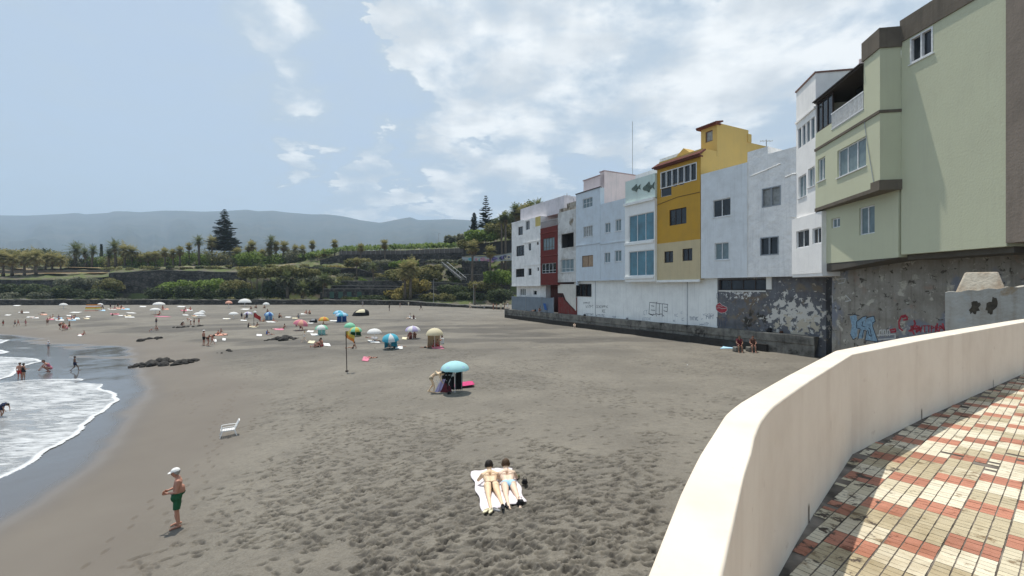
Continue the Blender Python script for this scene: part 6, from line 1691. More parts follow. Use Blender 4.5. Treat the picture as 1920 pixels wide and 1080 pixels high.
def prims_of(J, bulk=1.0, belly=0.0, woman=False, hero=False):
    P = []
    def c(t, a, b_, ra, rb): P.append((t, Vector(a), Vector(b_), ra, rb))
    up = J['up']; f = J['face']; side = f.cross(up).normalized()
    spine = (J['chest'] - J['pelvis']).normalized(); right = (J['hipR'] - J['hipL']).normalized(); fwd = spine.cross(right).normalized() * -1
    if woman: fwd = fwd
    B = bulk
    for s_, h in ((-1, 'L'), (1, 'R')):
        o = right * s_
        c('pelvis', J['hip' + h] + spine * .02, J['hip' + h] + spine * .06, .100 * B * (1.05 if woman else 1), .095 * B)
        c('butt', J['hip' + h] - fwd * .055, J['hip' + h] - fwd * .05 - spine * .03, .088 * B * (1.1 if woman else 1), .08 * B)
        c('abdomen', J['pelvis'] + o * .055 + spine * .06, J['chest'] + o * .06 - spine * .04, .092 * B * (.88 if woman else 1), .098 * B * (.9 if woman else 1))
        c('chest', J['chest'] + o * .075 - spine * .04, J['sh' + h] - o * .075 - spine * .045, .098 * B, .080 * B)
        c('chest', J['sh' + h] - o * .05, J['neck'] + o * .03, .056, .05)
        if not woman: c('chest', J['chest'] + o * .07 + fwd * .04 + spine * .05, J['chest'] + o * .08 + fwd * .04 + spine * .08, .07 * B, .065 * B)
        else: c('chest', J['chest'] + o * .075 + fwd * .07 + spine * .02, J['chest'] + o * .075 + fwd * .075 + spine * .03, .062, .055)
        ta = .082 * B if not woman else .088
        c('thigh', J['hip' + h] - spine * .02, J['kn' + h], ta, .052)
        d = (J['an' + h] - J['kn' + h]); back = d.normalized().cross(right).normalized()
        if back.dot(fwd) > 0: back = -back
        c('shin', J['kn' + h], J['an' + h], .050, .034)
        c('shin', J['kn' + h] + d * .22 + back * .018, J['kn' + h] + d * .5 + back * .01, .046, .04)
        tv = (J['toe' + h] - J['an' + h]); heel = J['an' + h] - tv.normalized() * .045 * 1 + (d.normalized() * .035)
        c('foot', heel, J['an' + h].lerp(J['toe' + h], .45) + d.normalized() * .012, .034, .034); c('foot', J['an' + h].lerp(J['toe' + h], .4), J['toe' + h], .034, .028)
        c('foot', J['toe' + h] - right * .018, J['toe' + h] + right * .022 + tv.normalized() * .015, .022, .020)
        c('upper_arm', J['sh' + h], J['el' + h], .050 * B * (.85 if woman else 1), .038); c('forearm', J['el' + h], J['ha' + h], .038, .025)
        ad = (J['ha' + h] - J['el' + h]).normalized(); hs = ad.cross(right if abs(ad.dot(right)) < .8 else fwd).normalized(); hn = ad.cross(hs)
        c('hand', J['ha' + h] + hs * .018, J['ha' + h] + ad * .075 + hs * .022, .020, .017); c('hand', J['ha' + h] - hs * .018, J['ha' + h] + ad * .075 - hs * .022, .020, .017)
        for i, (off, ln) in enumerate(((-.030, .058), (-.010, .072), (.011, .070), (.031, .052))):
            a0 = J['ha' + h] + ad * .078 + hs * off; a1 = a0 + ad * ln * .55 + hn * .006; a2 = a1 + (ad * .8 + hn * .5).normalized() * ln * .5
            c('hand', a0, a1, .0095, .009); c('hand', a1, a2, .009, .0075)
        c('hand', J['ha' + h] + ad * .02 - hs * .03, J['ha' + h] + ad * .065 - hs * .055 + hn * .01, .013, .010)
    if belly: c('abdomen', J['pelvis'] + spine * .12 + fwd * .05 * belly, J['pelvis'] + spine * .2 + fwd * .05 * belly, .125, .115)
    c('neck', J['neck'] - spine * .03, J['head'] - up * .06, .056, .052)
    H = J['head']
    c('head', H + up * .035 - f * .018, H + up * .035 + f * .012, .092, .088); c('head', H - up * .03 + f * .012, H - up * .075 + f * .028, .074, .052); c('head', H + up * .0 - f * .01, H - up * .02, .086, .08)
    c('face', H + f * .088 - up * .005, H + f * .104 - up * .022, .010, .014); c('face', H + f * .080 - up * .052 - side * .015, H + f * .080 - up * .052 + side * .015, .012, .012)
    for s_ in (-1, 1): c('ear', H + side * .088 * s_ + up * .008 - f * .008, H + side * .086 * s_ - up * .025 - f * .004, .016, .011)
    return P
def capsule_mesh(mb, a, b_, ra, rb, n=12):
    d = b_ - a; L_ = d.length
    if L_ < 1e-4: d = Vector((0, 0, 1)); L_ = 1e-4
    d = d / L_; pts = []; rad = []
    for t in (90, 65, 40, 15): pts.append(a - d * ra * math.sin(R(t))); rad.append(max(.0008, ra * math.cos(R(t))))
    pts.append(a.lerp(b_, .5)); rad.append((ra + rb) / 2)
    for t in (15, 40, 65, 90): pts.append(b_ + d * rb * math.sin(R(t))); rad.append(max(.0008, rb * math.cos(R(t))))
    # keep order monotone
    mb.tube(pts, rad, n)
def remeshed(mb, voxel, smooth_it):
    o = mb.build('tmp', None); md = o.modifiers.new('r', 'REMESH'); md.mode = 'VOXEL'; md.voxel_size = voxel; md.use_smooth_shade = True
    if smooth_it:
        s_ = o.modifiers.new('s', 'SMOOTH'); s_.factor = .5; s_.iterations = smooth_it
    dg = bpy.context.evaluated_depsgraph_get(); me = bpy.data.meshes.new_from_object(o.evaluated_get(dg))
    bpy.data.objects.remove(o); return me
def body_mesh(P, voxel, smooth_it):
    mb = MB()
    for (t, a, b_, ra, rb) in P: capsule_mesh(mb, a, b_, ra, rb, 12)
    me = remeshed(mb, voxel, smooth_it)
    me.polygons.foreach_set('use_smooth', [True] * len(me.polygons))
    n = len(me.vertices); co = np.empty(n * 3, np.float32); me.vertices.foreach_get('co', co); co = co.reshape(-1, 3)
    no = np.empty(n * 3, np.float32); me.vertices.foreach_get('normal', no); no = no.reshape(-1, 3)
    best = np.full(n, 1e9); idx = np.zeros(n, int); tt = np.zeros(n)
    for i, (t, a, b_, ra, rb) in enumerate(P):
        A = np.array(a); AB = np.array(b_) - A; L2 = AB @ AB + 1e-12; q = np.clip((co - A) @ AB / L2, 0, 1)
        d = np.linalg.norm(co - A - q[:, None] * AB, axis=1) - (ra + (rb - ra) * q); u = d < best; best[u] = d[u]; idx[u] = i; tt[u] = q[u]
    tags = np.array([p[0] for p in P])[idx]
    return me, co, no, tags, tt
def shell(name, bm_, sel, off, mat, parent, jitter=0, n_smooth=0):
    me, co, no, tags, tt = bm_
    polys = [p.vertices[:] for p in me.polygons]
    keep = [p for p in polys if all(sel[i] for i in p)]
    if not keep: return None
    used = sorted({i for p in keep for i in p}); rm = {u: k for k, u in enumerate(used)}
    offs = off if np.isscalar(off) else off[used][:, None]
    v = co[used] + no[used] * offs
    m2 = bpy.data.meshes.new(name); m2.from_pydata([tuple(q) for q in v], [], [tuple(rm[i] for i in p) for p in keep]); m2.update()
    m2.polygons.foreach_set('use_smooth', [True] * len(m2.polygons)); m2.materials.append(mat)
    o = bpy.data.objects.new(name, m2); link(o, parent); return o
def outfit(bm_, J, parts, parent, woman, hairstyle, hero=False):
    me, co, no, tags, tt = bm_
    out = {}
    spine = np.array((J['chest'] - J['pelvis']).normalized()); pel = np.array(J['pelvis']); che = np.array(J['chest'])
    hs = (co - pel) @ spine; cs = (co - che) @ spine
    isin = lambda *t: np.isin(tags, t)
    if 'trunks' in parts: out['shorts'] = shell('shorts', bm_, (isin('pelvis', 'butt') & (hs < .10)) | (isin('abdomen') & (hs < .09)) | (isin('thigh') & (tt < .62)), .012, CL['navy'], parent)
    if 'brief' in parts: out['bikini_bottom'] = shell('bikini_bottom', bm_, (isin('pelvis', 'butt') & (hs < .085)) | (isin('abdomen') & (hs < .06)) | (isin('thigh') & (tt < .12)), .006, CL['black'], parent)
    if 'top' in parts: out['bikini_top'] = shell('bikini_top', bm_, isin('chest', 'abdomen') & (cs > -.055) & (cs < .06), .006, CL['black'], parent)
    if 'suit' in parts: out['swimsuit'] = shell('swimsuit', bm_, (isin('pelvis', 'butt', 'abdomen') | (isin('thigh') & (tt < .1)) | (isin('chest') & (cs < .08))), .007, CL['black'], parent)
    if 'shirt' in parts: out['shirt'] = shell('shirt', bm_, (isin('abdomen', 'chest') | (isin('upper_arm') & (tt < .5)) | (isin('pelvis') & (hs > -.02))), .014, CL['white'], parent)
    H = np.array(J['head']); f = np.array(J['face']); u = np.array(J['up']); r_ = co - H; fy = r_ @ f; uz = r_ @ u
    hd = isin('head', 'ear', 'neck') & ((uz > .055) | ((fy < .005 + .5 * (uz - .0)) & (uz > (-.06 if not woman else -.13))))
    if 'bald' not in parts: out['hair'] = shell('hair', bm_, hd, .012 if not hero else .016, HAIR['dark'], parent)
    if 'cap' in parts:
        out['cap'] = shell('cap', bm_, isin('head', 'ear') & (uz > .045), .018, CL['white'], parent)
    return out
def make_person(ps, parts, woman=False, voxel=.02, sm=3, bulk=1.0, belly=0, skin_='tan', hero=False):
    J = pose(ps); P = prims_of(J, bulk, belly, woman, hero); bm_ = body_mesh(P, voxel, sm)
    e = empty('person'); b = bpy.data.objects.new('body', bm_[0]); link(b, e); bm_[0].materials.append(SK[skin_])
    out = outfit(bm_, J, parts, e, woman, None, hero)
    return e, J, out, bm_
def setmat(o, mat):
    if not o.material_slots: return
    o.material_slots[0].link = 'OBJECT'; o.material_slots[0].material = mat
protos = {}
def proto(ps, woman):
    k = (ps, woman)
    if k not in protos:
        protos[k] = make_person(ps, ['brief', 'top', 'suit'] if woman else ['trunks', 'shirt', 'cap'], woman, voxel=.026, sm=2, bulk=.97 if woman else 1.05)[0]
    return protos[k]
def person(u, v, hpx, ps, woman, skin_, wear, hair, face_deg, label, group=None, lift=0, at=None):
    """wear: dict part -> colour; hpx: height in the photo"""
    src = proto(ps, woman); g = at or G(u, v); e = src.copy(); sc.collection.objects.link(e)
    for ch in src.children:
        nm = ch.name.split('.')[0]
        if nm == 'body': c = ch.copy(); setm = SK[skin_]
        elif nm == 'hair':
            if hair is None: continue
            c = ch.copy(); setm = HAIR[hair]
        elif nm in wear: c = ch.copy(); setm = CL[wear[nm]]
        else: continue
        sc.collection.objects.link(c); c.parent = e; setmat(c, setm)
    base = {'stand': 1.72, 'stand_folded': 1.72, 'walk': 1.7, 'stand_carry': 1.72, 'bend': 1.28, 'sit': .9, 'sit_knees': .88, 'sit_step': 1.33, 'crouch': 1.0, 'prone': 1.0, 'supine': 1.0, 'prone_elbows': 1}[ps]
    s_ = 1.0
    if hpx: s_ = max(.62, min(1.12, hpx * g.y / F / base))
    e.location = (g.x, g.y, g.z + lift); e.scale = (s_,) * 3; e.rotation_euler = (0, 0, R(face_deg))
    tag(e, label, 'person', group); return e
# faces: 0 looks away from the viewer, 90 to the left, 180 to the viewer, -90 to the right

# --- hero: man in the white cap
def hero_face(e, J, sk):
    H = J['head']; f = J['face']; up = J['up']; sd = f.cross(up).normalized()
    for s_ in (-1, 1):
        m = MB(); m.ell(H + f * .090 + sd * .032 * s_ + up * .014, .0115, 8, 6); m.build('eye', simple('eye_dark', (.03, .02, .015), rough=.2), e, smooth=True)
        m = MB(); m.tube([H + f * .094 + sd * .016 * s_ + up * .032, H + f * .090 + sd * .05 * s_ + up * .033], .006, 5); m.build('eyebrow', HAIR['brown'], e)
    m = MB(); m.tube([H + f * .093 - up * .050 - sd * .022, H + f * .096 - up * .047, H + f * .093 - up * .050 + sd * .022], .0055, 6); m.build('mouth', simple('lip', (.30, .10, .08), rough=.5), e)
e, J, out, bm_ = make_person('stand_folded', ['trunks', 'cap'], False, voxel=.0095, sm=2, bulk=1.12, belly=1.3, skin_='red', hero=True)
if True:
    me, co, no, tags, tt = bm_
    old = out['shorts']; bpy.data.objects.remove(old)
    pel = np.array(J['pelvis']); hs = co[:, 2] - .93
    sel = (np.isin(tags, ['pelvis', 'butt']) & (hs < .10)) | ((tags == 'abdomen') & (hs < .10)) | ((tags == 'thigh') & (tt < .80))
    offv = np.where(tags == 'thigh', .012 + .022 * tt, .012)
    shell('shorts', bm_, sel, offv, CL['green'], e)
    m = MB(); m.tube([(-.13, .10, 1.005), (0, .175, 1.0), (.13, .10, 1.005)], .008, 5); m.build('waistband', CL['navy'], e)
hero_face(e, J, 'red'); setmat(out['hair'], HAIR['grey'])
H = J['head']; f = J['face']; up = J['up']; sd = f.cross(up).normalized()
m = MB(); vs = []
for i in range(13):
    a = math.pi * i / 12; q = H + up * .05 + sd * math.cos(a) * .088 + f * (.075 + .02 * math.sin(a)); p = H + up * (.05 - .018 * math.sin(a)) + sd * math.cos(a) * .095 + f * (.075 + .105 * math.sin(a)); vs += [q, p, q + up * .008, p + up * .008]
fs = []
for i in range(12):
    a = i * 4; fs += [(a, a + 1, a + 5, a + 4), (a + 2, a + 6, a + 7, a + 3), (a + 1, a + 3, a + 7, a + 5), (a, a + 4, a + 6, a + 2)]
m.add(vs, fs).build('cap_visor', CL['white'], e)
g = G(333, 988); hp = 112 * g.y / F; e.location = (g.x, g.y, g.z - .01); e.scale = (hp / 1.73,) * 3; e.rotation_euler = (0, 0, R(122))
tag(e, 'man in white cap and green shorts standing with folded hands near the swash', 'person')

# --- two women lying on the white towel
def lying(u_head, v_head, u_feet, v_feet, cut, hair, skin_, label, bcol):
    J = pose('prone_elbows'); P = prims_of(J, .96, 0, True, True)
    bm_ = body_mesh(P, .010, 2); me, co, no, tags, tt = bm_
    e = empty('person'); b = bpy.data.objects.new('body', me); link(b, e); me.materials.append(SK[skin_])
    x, y, z = co[:, 0], co[:, 1], co[:, 2]; isin = lambda *t: np.isin(tags, t)
    hipm = isin('pelvis', 'butt', 'abdomen', 'thigh')
    if cut == 'thong': sel = hipm & (((np.abs(y - .055) < .018 + .03 * np.clip(np.abs(x) / .15, 0, 1) * 0)) | ((np.abs(x) < .022 + .35 * np.clip(y - .0, 0, .06)) & (y < .07) & (y > -.12) & (z > .05)))
    else: sel = hipm & ((y < .08) & (np.abs(x) < .055 + 1.6 * np.clip(y + .05, 0, 1)) & (y > -.09))
    shell('bikini_bottom', bm_, sel, .005, CL[bcol], e)
    sel = isin('chest', 'abdomen') & (np.abs(y - .33) < .013); shell('bikini_top', bm_, sel, .004, CL['brown' if cut == 'thong' else 'maroon'], e)
    H = np.array(J['head']); fv = np.array(J['face']); uv = np.array(J['up']); r_ = co - H; fy = r_ @ fv; uz = r_ @ uv
    shell('hair', bm_, isin('head', 'ear', 'neck') & ((uz > .06) | ((fy < .01) & (uz > -.06))), .010, HAIR[hair], e)
    m = MB(); m.ell(J['head'] + J['up'] * .06 - J['face'] * .085, .036, 10, 8); m.build('hair_bun', HAIR[hair], e, smooth=True)
    hero_face(e, J, skin_)
    a = G(u_head, v_head + 6); b2 = G(u_feet, v_feet); d = (a - b2); L_ = d.length; s_ = L_ / 1.55
    s_ = max(.95, min(1.15, s_))
    mid = b2 + d.normalized() * .93 * s_
    e.location = (mid.x, mid.y, mid.z + .03); e.scale = (s_,) * 3; e.rotation_euler = (0, 0, math.atan2(d.y, d.x) - math.pi / 2)
    tag(e, label, 'person'); return e
lying(916, 897, 931, 953, 'thong', 'dark', 'gold', 'woman with a dark thin bikini lying face down on the left half of the towel', 'brown')
lying(948, 897, 965, 951, 'brief', 'brown', 'pale', 'woman with reddish brown hair and light blue bikini lying on the right side towel', 'lblue')
# --- towels
def towel(quad, mat, label, lift=.03, group=None, wav=.02, nx=14, ny=20, fringe=False, cat='towel'):
    """quad: four photo pixels far-left, far-right, near-right, near-left"""
    c = [G(*q) for q in quad]; cen = sum(c, Vector()) / 4; V = []; Fc = []; r = random.Random(int(quad[0][0]))
    for j in range(ny + 1):
        for i in range(nx + 1):
            s_, t = i / nx, j / ny; p = (c[0] * (1 - s_) + c[1] * s_) * (1 - t) + (c[3] * (1 - s_) + c[2] * s_) * t
            ex = wav * 1.6 * math.sin(t * 17 + quad[0][0]) * (abs(s_ - .5) ** 3) * 8
            z = float(gz(p.x, p.y)) + lift + wav * (math.sin(s_ * 11 + t * 5) * .5 + math.sin(t * 23 + s_ * 9) * .35)
            V.append((p.x - cen.x + ex, p.y - cen.y + .6 * ex, z - cen.z))
    n = nx + 1
    Fc = [(j * n + i, (j + 1) * n + i, (j + 1) * n + i + 1, j * n + i + 1) for j in range(ny) for i in range(nx)]
    o = np_mesh('beach_towel', V, Fc, mat, smooth=True); o.location = cen
    sd_ = o.modifiers.new('solid', 'SOLIDIFY'); sd_.thickness = .012
    tag(o, label, cat, group); return o
TW = stucco('white_patterned_towel', (.74, .70, .72), dirt=(.52, .44, .48), amt=.8, scale=7, streak=False, bump=.2)
towel([(882, 886), (926, 880), (953, 948), (906, 964)], TW, 'white patterned towel under the woman in the thin dark bikini', wav=.018)
towel([(927, 881), (961, 880), (986, 944), (942, 952)], TW, 'white patterned towel under the woman in light blue, right one of two', lift=.045, wav=.018)
def sandal(u, v, rz, col, label, group=None):
    g = G(u, v, .04); e = empty('flip_flop', g, R(rz), label, 'sandal', group); m = MB()
    m.prism([(.045 * math.cos(a) * (1.15 if math.sin(a) > 0 else .85), .14 * math.sin(a)) for a in [2 * math.pi * i / 16 for i in range(16)]], 0, .03); m.build('sole', CL[col], e)
    m = MB(); m.tube([(-.04, -.02, .03), (-.01, .05, .06), (0, .09, .03)], .008, 5); m.tube([(.04, -.02, .03), (.01, .05, .06), (0, .09, .03)], .008, 5); m.build('strap', CL[col], e)
sandal(912, 962, -35, 'cream', 'cream sandal nearest the left towel corner'); sandal(921, 962, -20, 'cream', 'cream sandal beside its pair at the foot of the towels')
sandal(943, 955, 5, 'black', 'black sandal between the two pairs of feet'); sandal(951, 952, 10, 'black', 'black sandal left of the dark bag at the towels'); sandal(929, 960, 60, 'grey', 'grey sandal in the sand below the left woman\'s feet')
def bag(u, v, s_, col, label, lift=0, at=None, cat='bag'):
    g = at or G(u, v); e = empty('beach_bag', (g.x, g.y, g.z + lift), random.uniform(-.5, .5), label, cat); m = MB(); r = random.Random(int(u))
    mb = MB()
    for i in range(7): capsule_mesh(mb, Vector((r.uniform(-.12, .12), r.uniform(-.06, .06), .08)), Vector((r.uniform(-.13, .13), r.uniform(-.06, .06), .2)), .09, .06)
    me = remeshed(mb, .02, 3); me.materials.append(CL[col]); o = bpy.data.objects.new('bag_body', me); link(o, e)
    m = MB(); m.tube([(-.10, 0, .2), (-.06, .02, .36), (.06, .02, .36), (.10, 0, .2)], .012, 6); m.build('handle', CL[col], e); e.scale = (s_,) * 3
bag(975, 949, .6, 'black', 'small black bag at the right foot corner of the towels'); bag(984, 908, .55, 'black', 'small dark bag on the sand right of the towels'); bag(970, 896, .4, 'khaki', 'little dark pouch at the right towel edge')
# --- umbrellas
def gore_material():
    m, nt, b = new_mat('parasol_fabric'); N, L = nt.nodes, nt.links
    a = N.new('ShaderNodeAttribute'); a.attribute_name = 'gore_colour'; L.new(a.outputs['Color'], b.inputs['Base Color']); b.inputs['Roughness'].default_value = .8
    tr = N.new('ShaderNodeBsdfTranslucent'); L.new(a.outputs['Color'], tr.inputs['Color']); ms = N.new('ShaderNodeMixShader'); ms.inputs[0].default_value = .3
    L.new(b.outputs[0], ms.inputs[1]); L.new(tr.outputs[0], ms.inputs[2]); L.new(ms.outputs[0], N['Material Output'].inputs[0]); return m
GORE = gore_material()
POLE = simple('white_pole', (.72, .72, .72), rough=.35)
def umbrella(u, vg, v0, v1, wpx, cols, label, tilt=(0, 0), spots=None, curtain=None, group=None, name='beach_umbrella'):
    g = G(u, vg); Y = g.y; ztop = CZ + (540 - v0) * Y / F; zrim = CZ + (540 - v1) * Y / F; Rr = wpx * Y / F / 2; H = max(.8, ztop - g.z); dome = max(.18, min(ztop - zrim, Rr * .75))
    # the rim seen from above also shows its front edge: allow for it
    dome = max(.42 * Rr, dome - .5 * Rr * (CZ - ztop) / Y)
    e = empty(name, g, random.uniform(0, 1), label, 'parasol', group)
    ng, nr, sub = 8, 6, 3; V = [(0, 0, H)]; Fc = []; C = []
    tot = ng * sub
    for j in range(1, nr + 1):
        t = j / nr
        for i in range(tot):
            fr = (i % sub) / sub; sag = math.sin(math.pi * fr) * .06 * t * Rr; rr_ = Rr * math.sin(t * math.pi / 2 * .93) / math.sin(math.pi / 2 * .93) - sag * .6; a = 2 * math.pi * i / tot
            V.append((rr_ * math.cos(a), rr_ * math.sin(a), H - dome * (1 - math.cos(t * math.pi / 2)) - sag * .3))
    for i in range(tot):
        a = 2 * math.pi * i / tot; x, y, z = V[1 + (nr - 1) * tot + i]; V.append((x * 1.01, y * 1.01, z - .09 + .03 * (i % sub != 0)))
    # faces as quads (top ring degenerate quads avoided by tiny ring)
    col = [CL[c].node_tree.nodes['Color Ramp'].color_ramp.elements[1].color[:] for c in cols]
    tri = [(0, 1 + i, 1 + (i + 1) % tot) for i in range(tot)]
    quads = [(1 + j * tot + i, 1 + (j + 1) * tot + i, 1 + (j + 1) * tot + (i + 1) % tot, 1 + j * tot + (i + 1) % tot) for j in range(nr) for i in range(tot)]
    me = bpy.data.meshes.new('canopy'); me.from_pydata(V, [], tri + quads); me.update(); me.polygons.foreach_set('use_smooth', [True] * len(me.polygons)); me.materials.append(GORE)
    rs_ = random.Random(int(u)); cc = []
    for k, f_ in enumerate(tri + quads):
        i = k if k < tot else (k - tot) % tot; ring = 0 if k < tot else (k - tot) // tot + 1
        c = col[(i // sub) % len(col)]
        if spots and rs_.random() < .12: c = CL[spots].node_tree.nodes['Color Ramp'].color_ramp.elements[1].color[:]
        cc.append((c[0], c[1], c[2], 1))
    at_ = me.attributes.new('gore_colour', 'FLOAT_COLOR', 'FACE'); at_.data.foreach_set('color', np.array(cc, np.float32).ravel())
    cn = bpy.data.objects.new('canopy', me); link(cn, e)
    m = MB(); m.tube([(0, 0, -.15), (0, 0, H + .05)], max(.018, .0006 * Y), 8); m.build('pole', POLE, e)
    m = MB()
    for k in range(ng):
        a = 2 * math.pi * k / ng; m.tube([(0, 0, H - .03), (Rr * .55 * math.cos(a), Rr * .55 * math.sin(a), H - dome * .22 - .02), (Rr * .99 * math.cos(a), Rr * .99 * math.sin(a), H - dome * .93 - .02)], .006, 4)
    m.build('ribs', POLE, e)
    if tilt[0] or tilt[1]: e.rotation_euler = (R(tilt[0]), R(tilt[1]), 0)
    if curtain:
        ccol, a0, a1, rad = curtain; m = MB(); n = 22; zt = H - dome - .02; vs = []
        for i in range(n + 1):
            a = R(a0 + (a1 - a0) * i / n); w = 1 + .05 * math.sin(i * 2.4)
            for (rr_, z) in ((Rr * .93 * rad, zt), (Rr * .90 * rad * w, zt * .5), (Rr * .97 * rad * (2 - w), .02)): vs.append((rr_ * math.cos(a), rr_ * math.sin(a), z))
        fs = [(i * 3 + k, i * 3 + k + 1, (i + 1) * 3 + k + 1, (i + 1) * 3 + k) for i in range(n) for k in (0, 1)]
        o = m.add(vs, fs).build('side_curtain', CL[ccol], e, smooth=True)
    return e, g, H, Rr
# hero parasol
g_ = G(853, 737)
e, gg, H, Rr = umbrella(853, 736, 677, 693, 53, ['aqua'], 'pale aqua parasol with black hanging curtains and a pink towel beneath', spots='lblue')
e.rotation_euler = (0, 0, .2)
for (x0, x1) in ((-.74, -.02), (.02, .46)):
    m = MB(); n = 14; vs = []
    for i in range(n + 1):
        x = x0 + (x1 - x0) * i / n; y = .25 + .10 * math.sin(i * 1.7) ; vs += [(x, y - .05, .12), (x * 1.02, y + .02, H * .5), (x, y, H * .80)]
    fs = [(i * 3 + k, (i + 1) * 3 + k, (i + 1) * 3 + k + 1, i * 3 + k + 1) for i in range(n) for k in (0, 1)]
    o = m.add(vs, fs).build('side_curtain', CL['black'], e, smooth=True)
m = MB(); m.tube([(.43, .2, 0), (.43, .2, H * .82)], .014, 6); m.build('side_pole', POLE, e)
m = MB(); m.tube([(-.12, -.03, H * .72), (0, -.05, H * .78), (.10, -.03, H * .70)], .03, 5); m.tube([(-.10, -.03, H * .72), (-.11, -.03, H * .52)], .03, 5); m.tube([(0, -.05, H * .8), (.02, -.05, H * .6)], .035, 5); m.build('hanging_cloth', CL['white'], e)
towel([(856, 721), (886, 719), (890, 726), (846, 731)], CL['hot'], 'hot pink towel or mat under the black curtained parasol', lift=.16)
# beach cart with pink and white fabric left of the parasol
g = G(825, 737); ct = empty('beach_trolley', g, .1, 'leaning folded trolley chair with lilac and dark pink cloth beside the aqua parasol', 'trolley')
m = MB()
for x in (-.32, .28):
    m.tube([(x, 0, .05), (x + .45, .1, 1.05)], .02, 6); m.tube([(x + .5, 0, .03), (x + .1, .1, .75)], .02, 6)
m.tube([(.13, .1, 1.05), (.73, .1, 1.05)], .02, 6); m.build('frame', POLE, ct)
def cloth_patch(name, mat, pts, parent):
    m = MB(); a, b_, c, d = [Vector(p) for p in pts]; n = 8; vs = []
    for j in range(n + 1):
        for i in range(n + 1):
            s_, t = i / n, j / n; p = (a * (1 - s_) + b_ * s_) * (1 - t) + (d * (1 - s_) + c * s_) * t; p.y += .05 * math.sin(s_ * 9 + t * 4); vs.append(p)
    k = n + 1; m.add(vs, [(j * k + i, j * k + i + 1, (j + 1) * k + i + 1, (j + 1) * k + i) for j in range(n) for i in range(n)]); return m.build(name, mat, parent, smooth=True)
cloth_patch('seat_cloth', CL['lilac'], [(-.32, -.05, .05), (.05, -.05, .1), (.35, 0, .85), (.08, 0, .8)], ct); cloth_patch('back_cloth', CL['maroon'], [(.0, -.10, .05), (.72, -.08, .05), (.60, .0, .42), (.28, 0, .62)], ct)
bag(823, 735, .55, 'pink', 'pink and white bag at the foot of the leaning trolley')
bag(842, 739, .6, 'black', 'black bag in the shade under the aqua parasol')
m_ = person(812, 737, 43, 'bend', True, 'gold', {'bikini_bottom': 'beige', 'bikini_top': 'beige'}, 'dark', -90, 'woman in beige bikini bending over the trolley beside the aqua parasol')

# other parasols (u, v_ground, v_top, v_rim, width, colours, label, tilt, curtain)
UL = [
 (815, 652, 615, 628, 33, ['cream'], 'pale yellow parasol with a beige curtain over the people on the pink towel', (0, 0), ('beige', 20, 170, .85)),
 (774, 635, 611, 620, 28, ['white', 'lilac'], 'white and lilac parasol just left of the pale yellow one', (0, 0), None),
 (733, 654, 625, 638, 31, ['turq', 'turq', 'white', 'turq'], 'bright turquoise parasol with curtains left of the lilac one', (10, 0), ('turq', 10, 190, .8)),
 (702, 640, 616, 624, 27, ['white'], 'plain white parasol right of the orange flag', (0, 0), None),
 (656, 628, 605, 613, 21, ['lgreen'], 'mint green parasol behind the yellow green one', (0, 0), None),
 (667, 630, 613, 621, 23, ['yellow', 'lgreen'], 'yellow and green parasol with a green skirt beside the flag', (0, 0), ('green', 0, 180, .85)),
 (603, 628, 609, 617, 23, ['white', 'lgreen', 'white'], 'white parasol with faint green and a pale curtain left of the flag', (0, 0), ('aqua', 0, 180, .6)),
 (607, 609, 594, 601, 19, ['orange', 'yellow'], 'orange parasol behind the white and green one', (0, 0), None),
 (635, 603, 582, 588, 20, ['turq', 'lblue'], 'left one of the two overlapping sky blue parasols', (0, 0), None),
 (641, 604, 586, 592, 23, ['lblue', 'turq'], 'right one of the two overlapping sky blue parasols with blue curtain', (0, 0), ('blue', 0, 180, .8)),
 (561, 619, 599, 608, 27, ['peach', 'pink'], 'salmon pink parasol in the middle of the beach', (0, 14), None),
 (504, 600, 585, 594, 16, ['blue', 'lblue'], 'blue dotted parasol right of the red flag', (0, 0), ('lblue', 0, 180, .8)),
 (499, 575, 567, 571, 12, ['white'], 'small white parasol near the sea wall right of the largest one', (0, 0), None),
 (459, 575, 560, 567, 23, ['white'], 'largest white parasol close to the sea wall', (0, 0), None),
 (429, 578, 564, 570, 12, ['peach'], 'peach coloured parasol left of the largest white one', (0, 0), None),
 (438, 598, 585, 589, 16, ['white'], 'white parasol left of the pair by the red flag', (0, 0), None),
 (465, 598, 584.5, 589, 15, ['white', 'lilac'], 'pale lilac white parasol just left of the red flag', (0, 0), None),
 (478, 592, 583, 586, 6, ['white'], 'tiny white parasol right above the red flag', (0, 0), None),
 (119, 579, 568.5, 572, 13, ['white'], 'leftmost white parasol near the sea wall', (0, 0), None),
 (298, 581, 566.5, 571, 20, ['white'], 'broad white parasol by the sea wall left of the peach one', (0, 0), None),
 (291, 589, 577.5, 580.5, 17, ['white'], 'white parasol in front of the broad one by the sea wall', (0, 0), None),
 (188, 578, 568.5, 571.5, 9, ['white'], 'small white parasol right of the orange striped shelter', (0, 0), None),
 (379, 592, 582, 585.5, 10, ['white'], 'narrow white parasol behind the wide flat pair', (0, 0), None),
 (373, 597, 585.5, 589, 18, ['white'], 'wide flat white parasol in front of the narrow one', (0, 0), None)]
for (u, vg, v0, v1, w_, c_, lb, ti, cu) in UL: umbrella(u, vg, v0, v1, w_, c_, lb, ti, None, cu)
umbrella(489, 566, 545, 552, 11, ['yellow'], 'yellow parasol standing behind the sea wall under the twin trunk tree', (0, 25))
for i, (u, v) in enumerate([(519, 563), (526, 561), (534, 564), (541, 562), (549, 563), (596, 562), (560, 562)]):
    umbrella(u, 568, v - 9, v - 6, 6, ['white'], 'small white parasol on the cafe terrace behind the sea wall', group='white parasols of the terrace cafe')

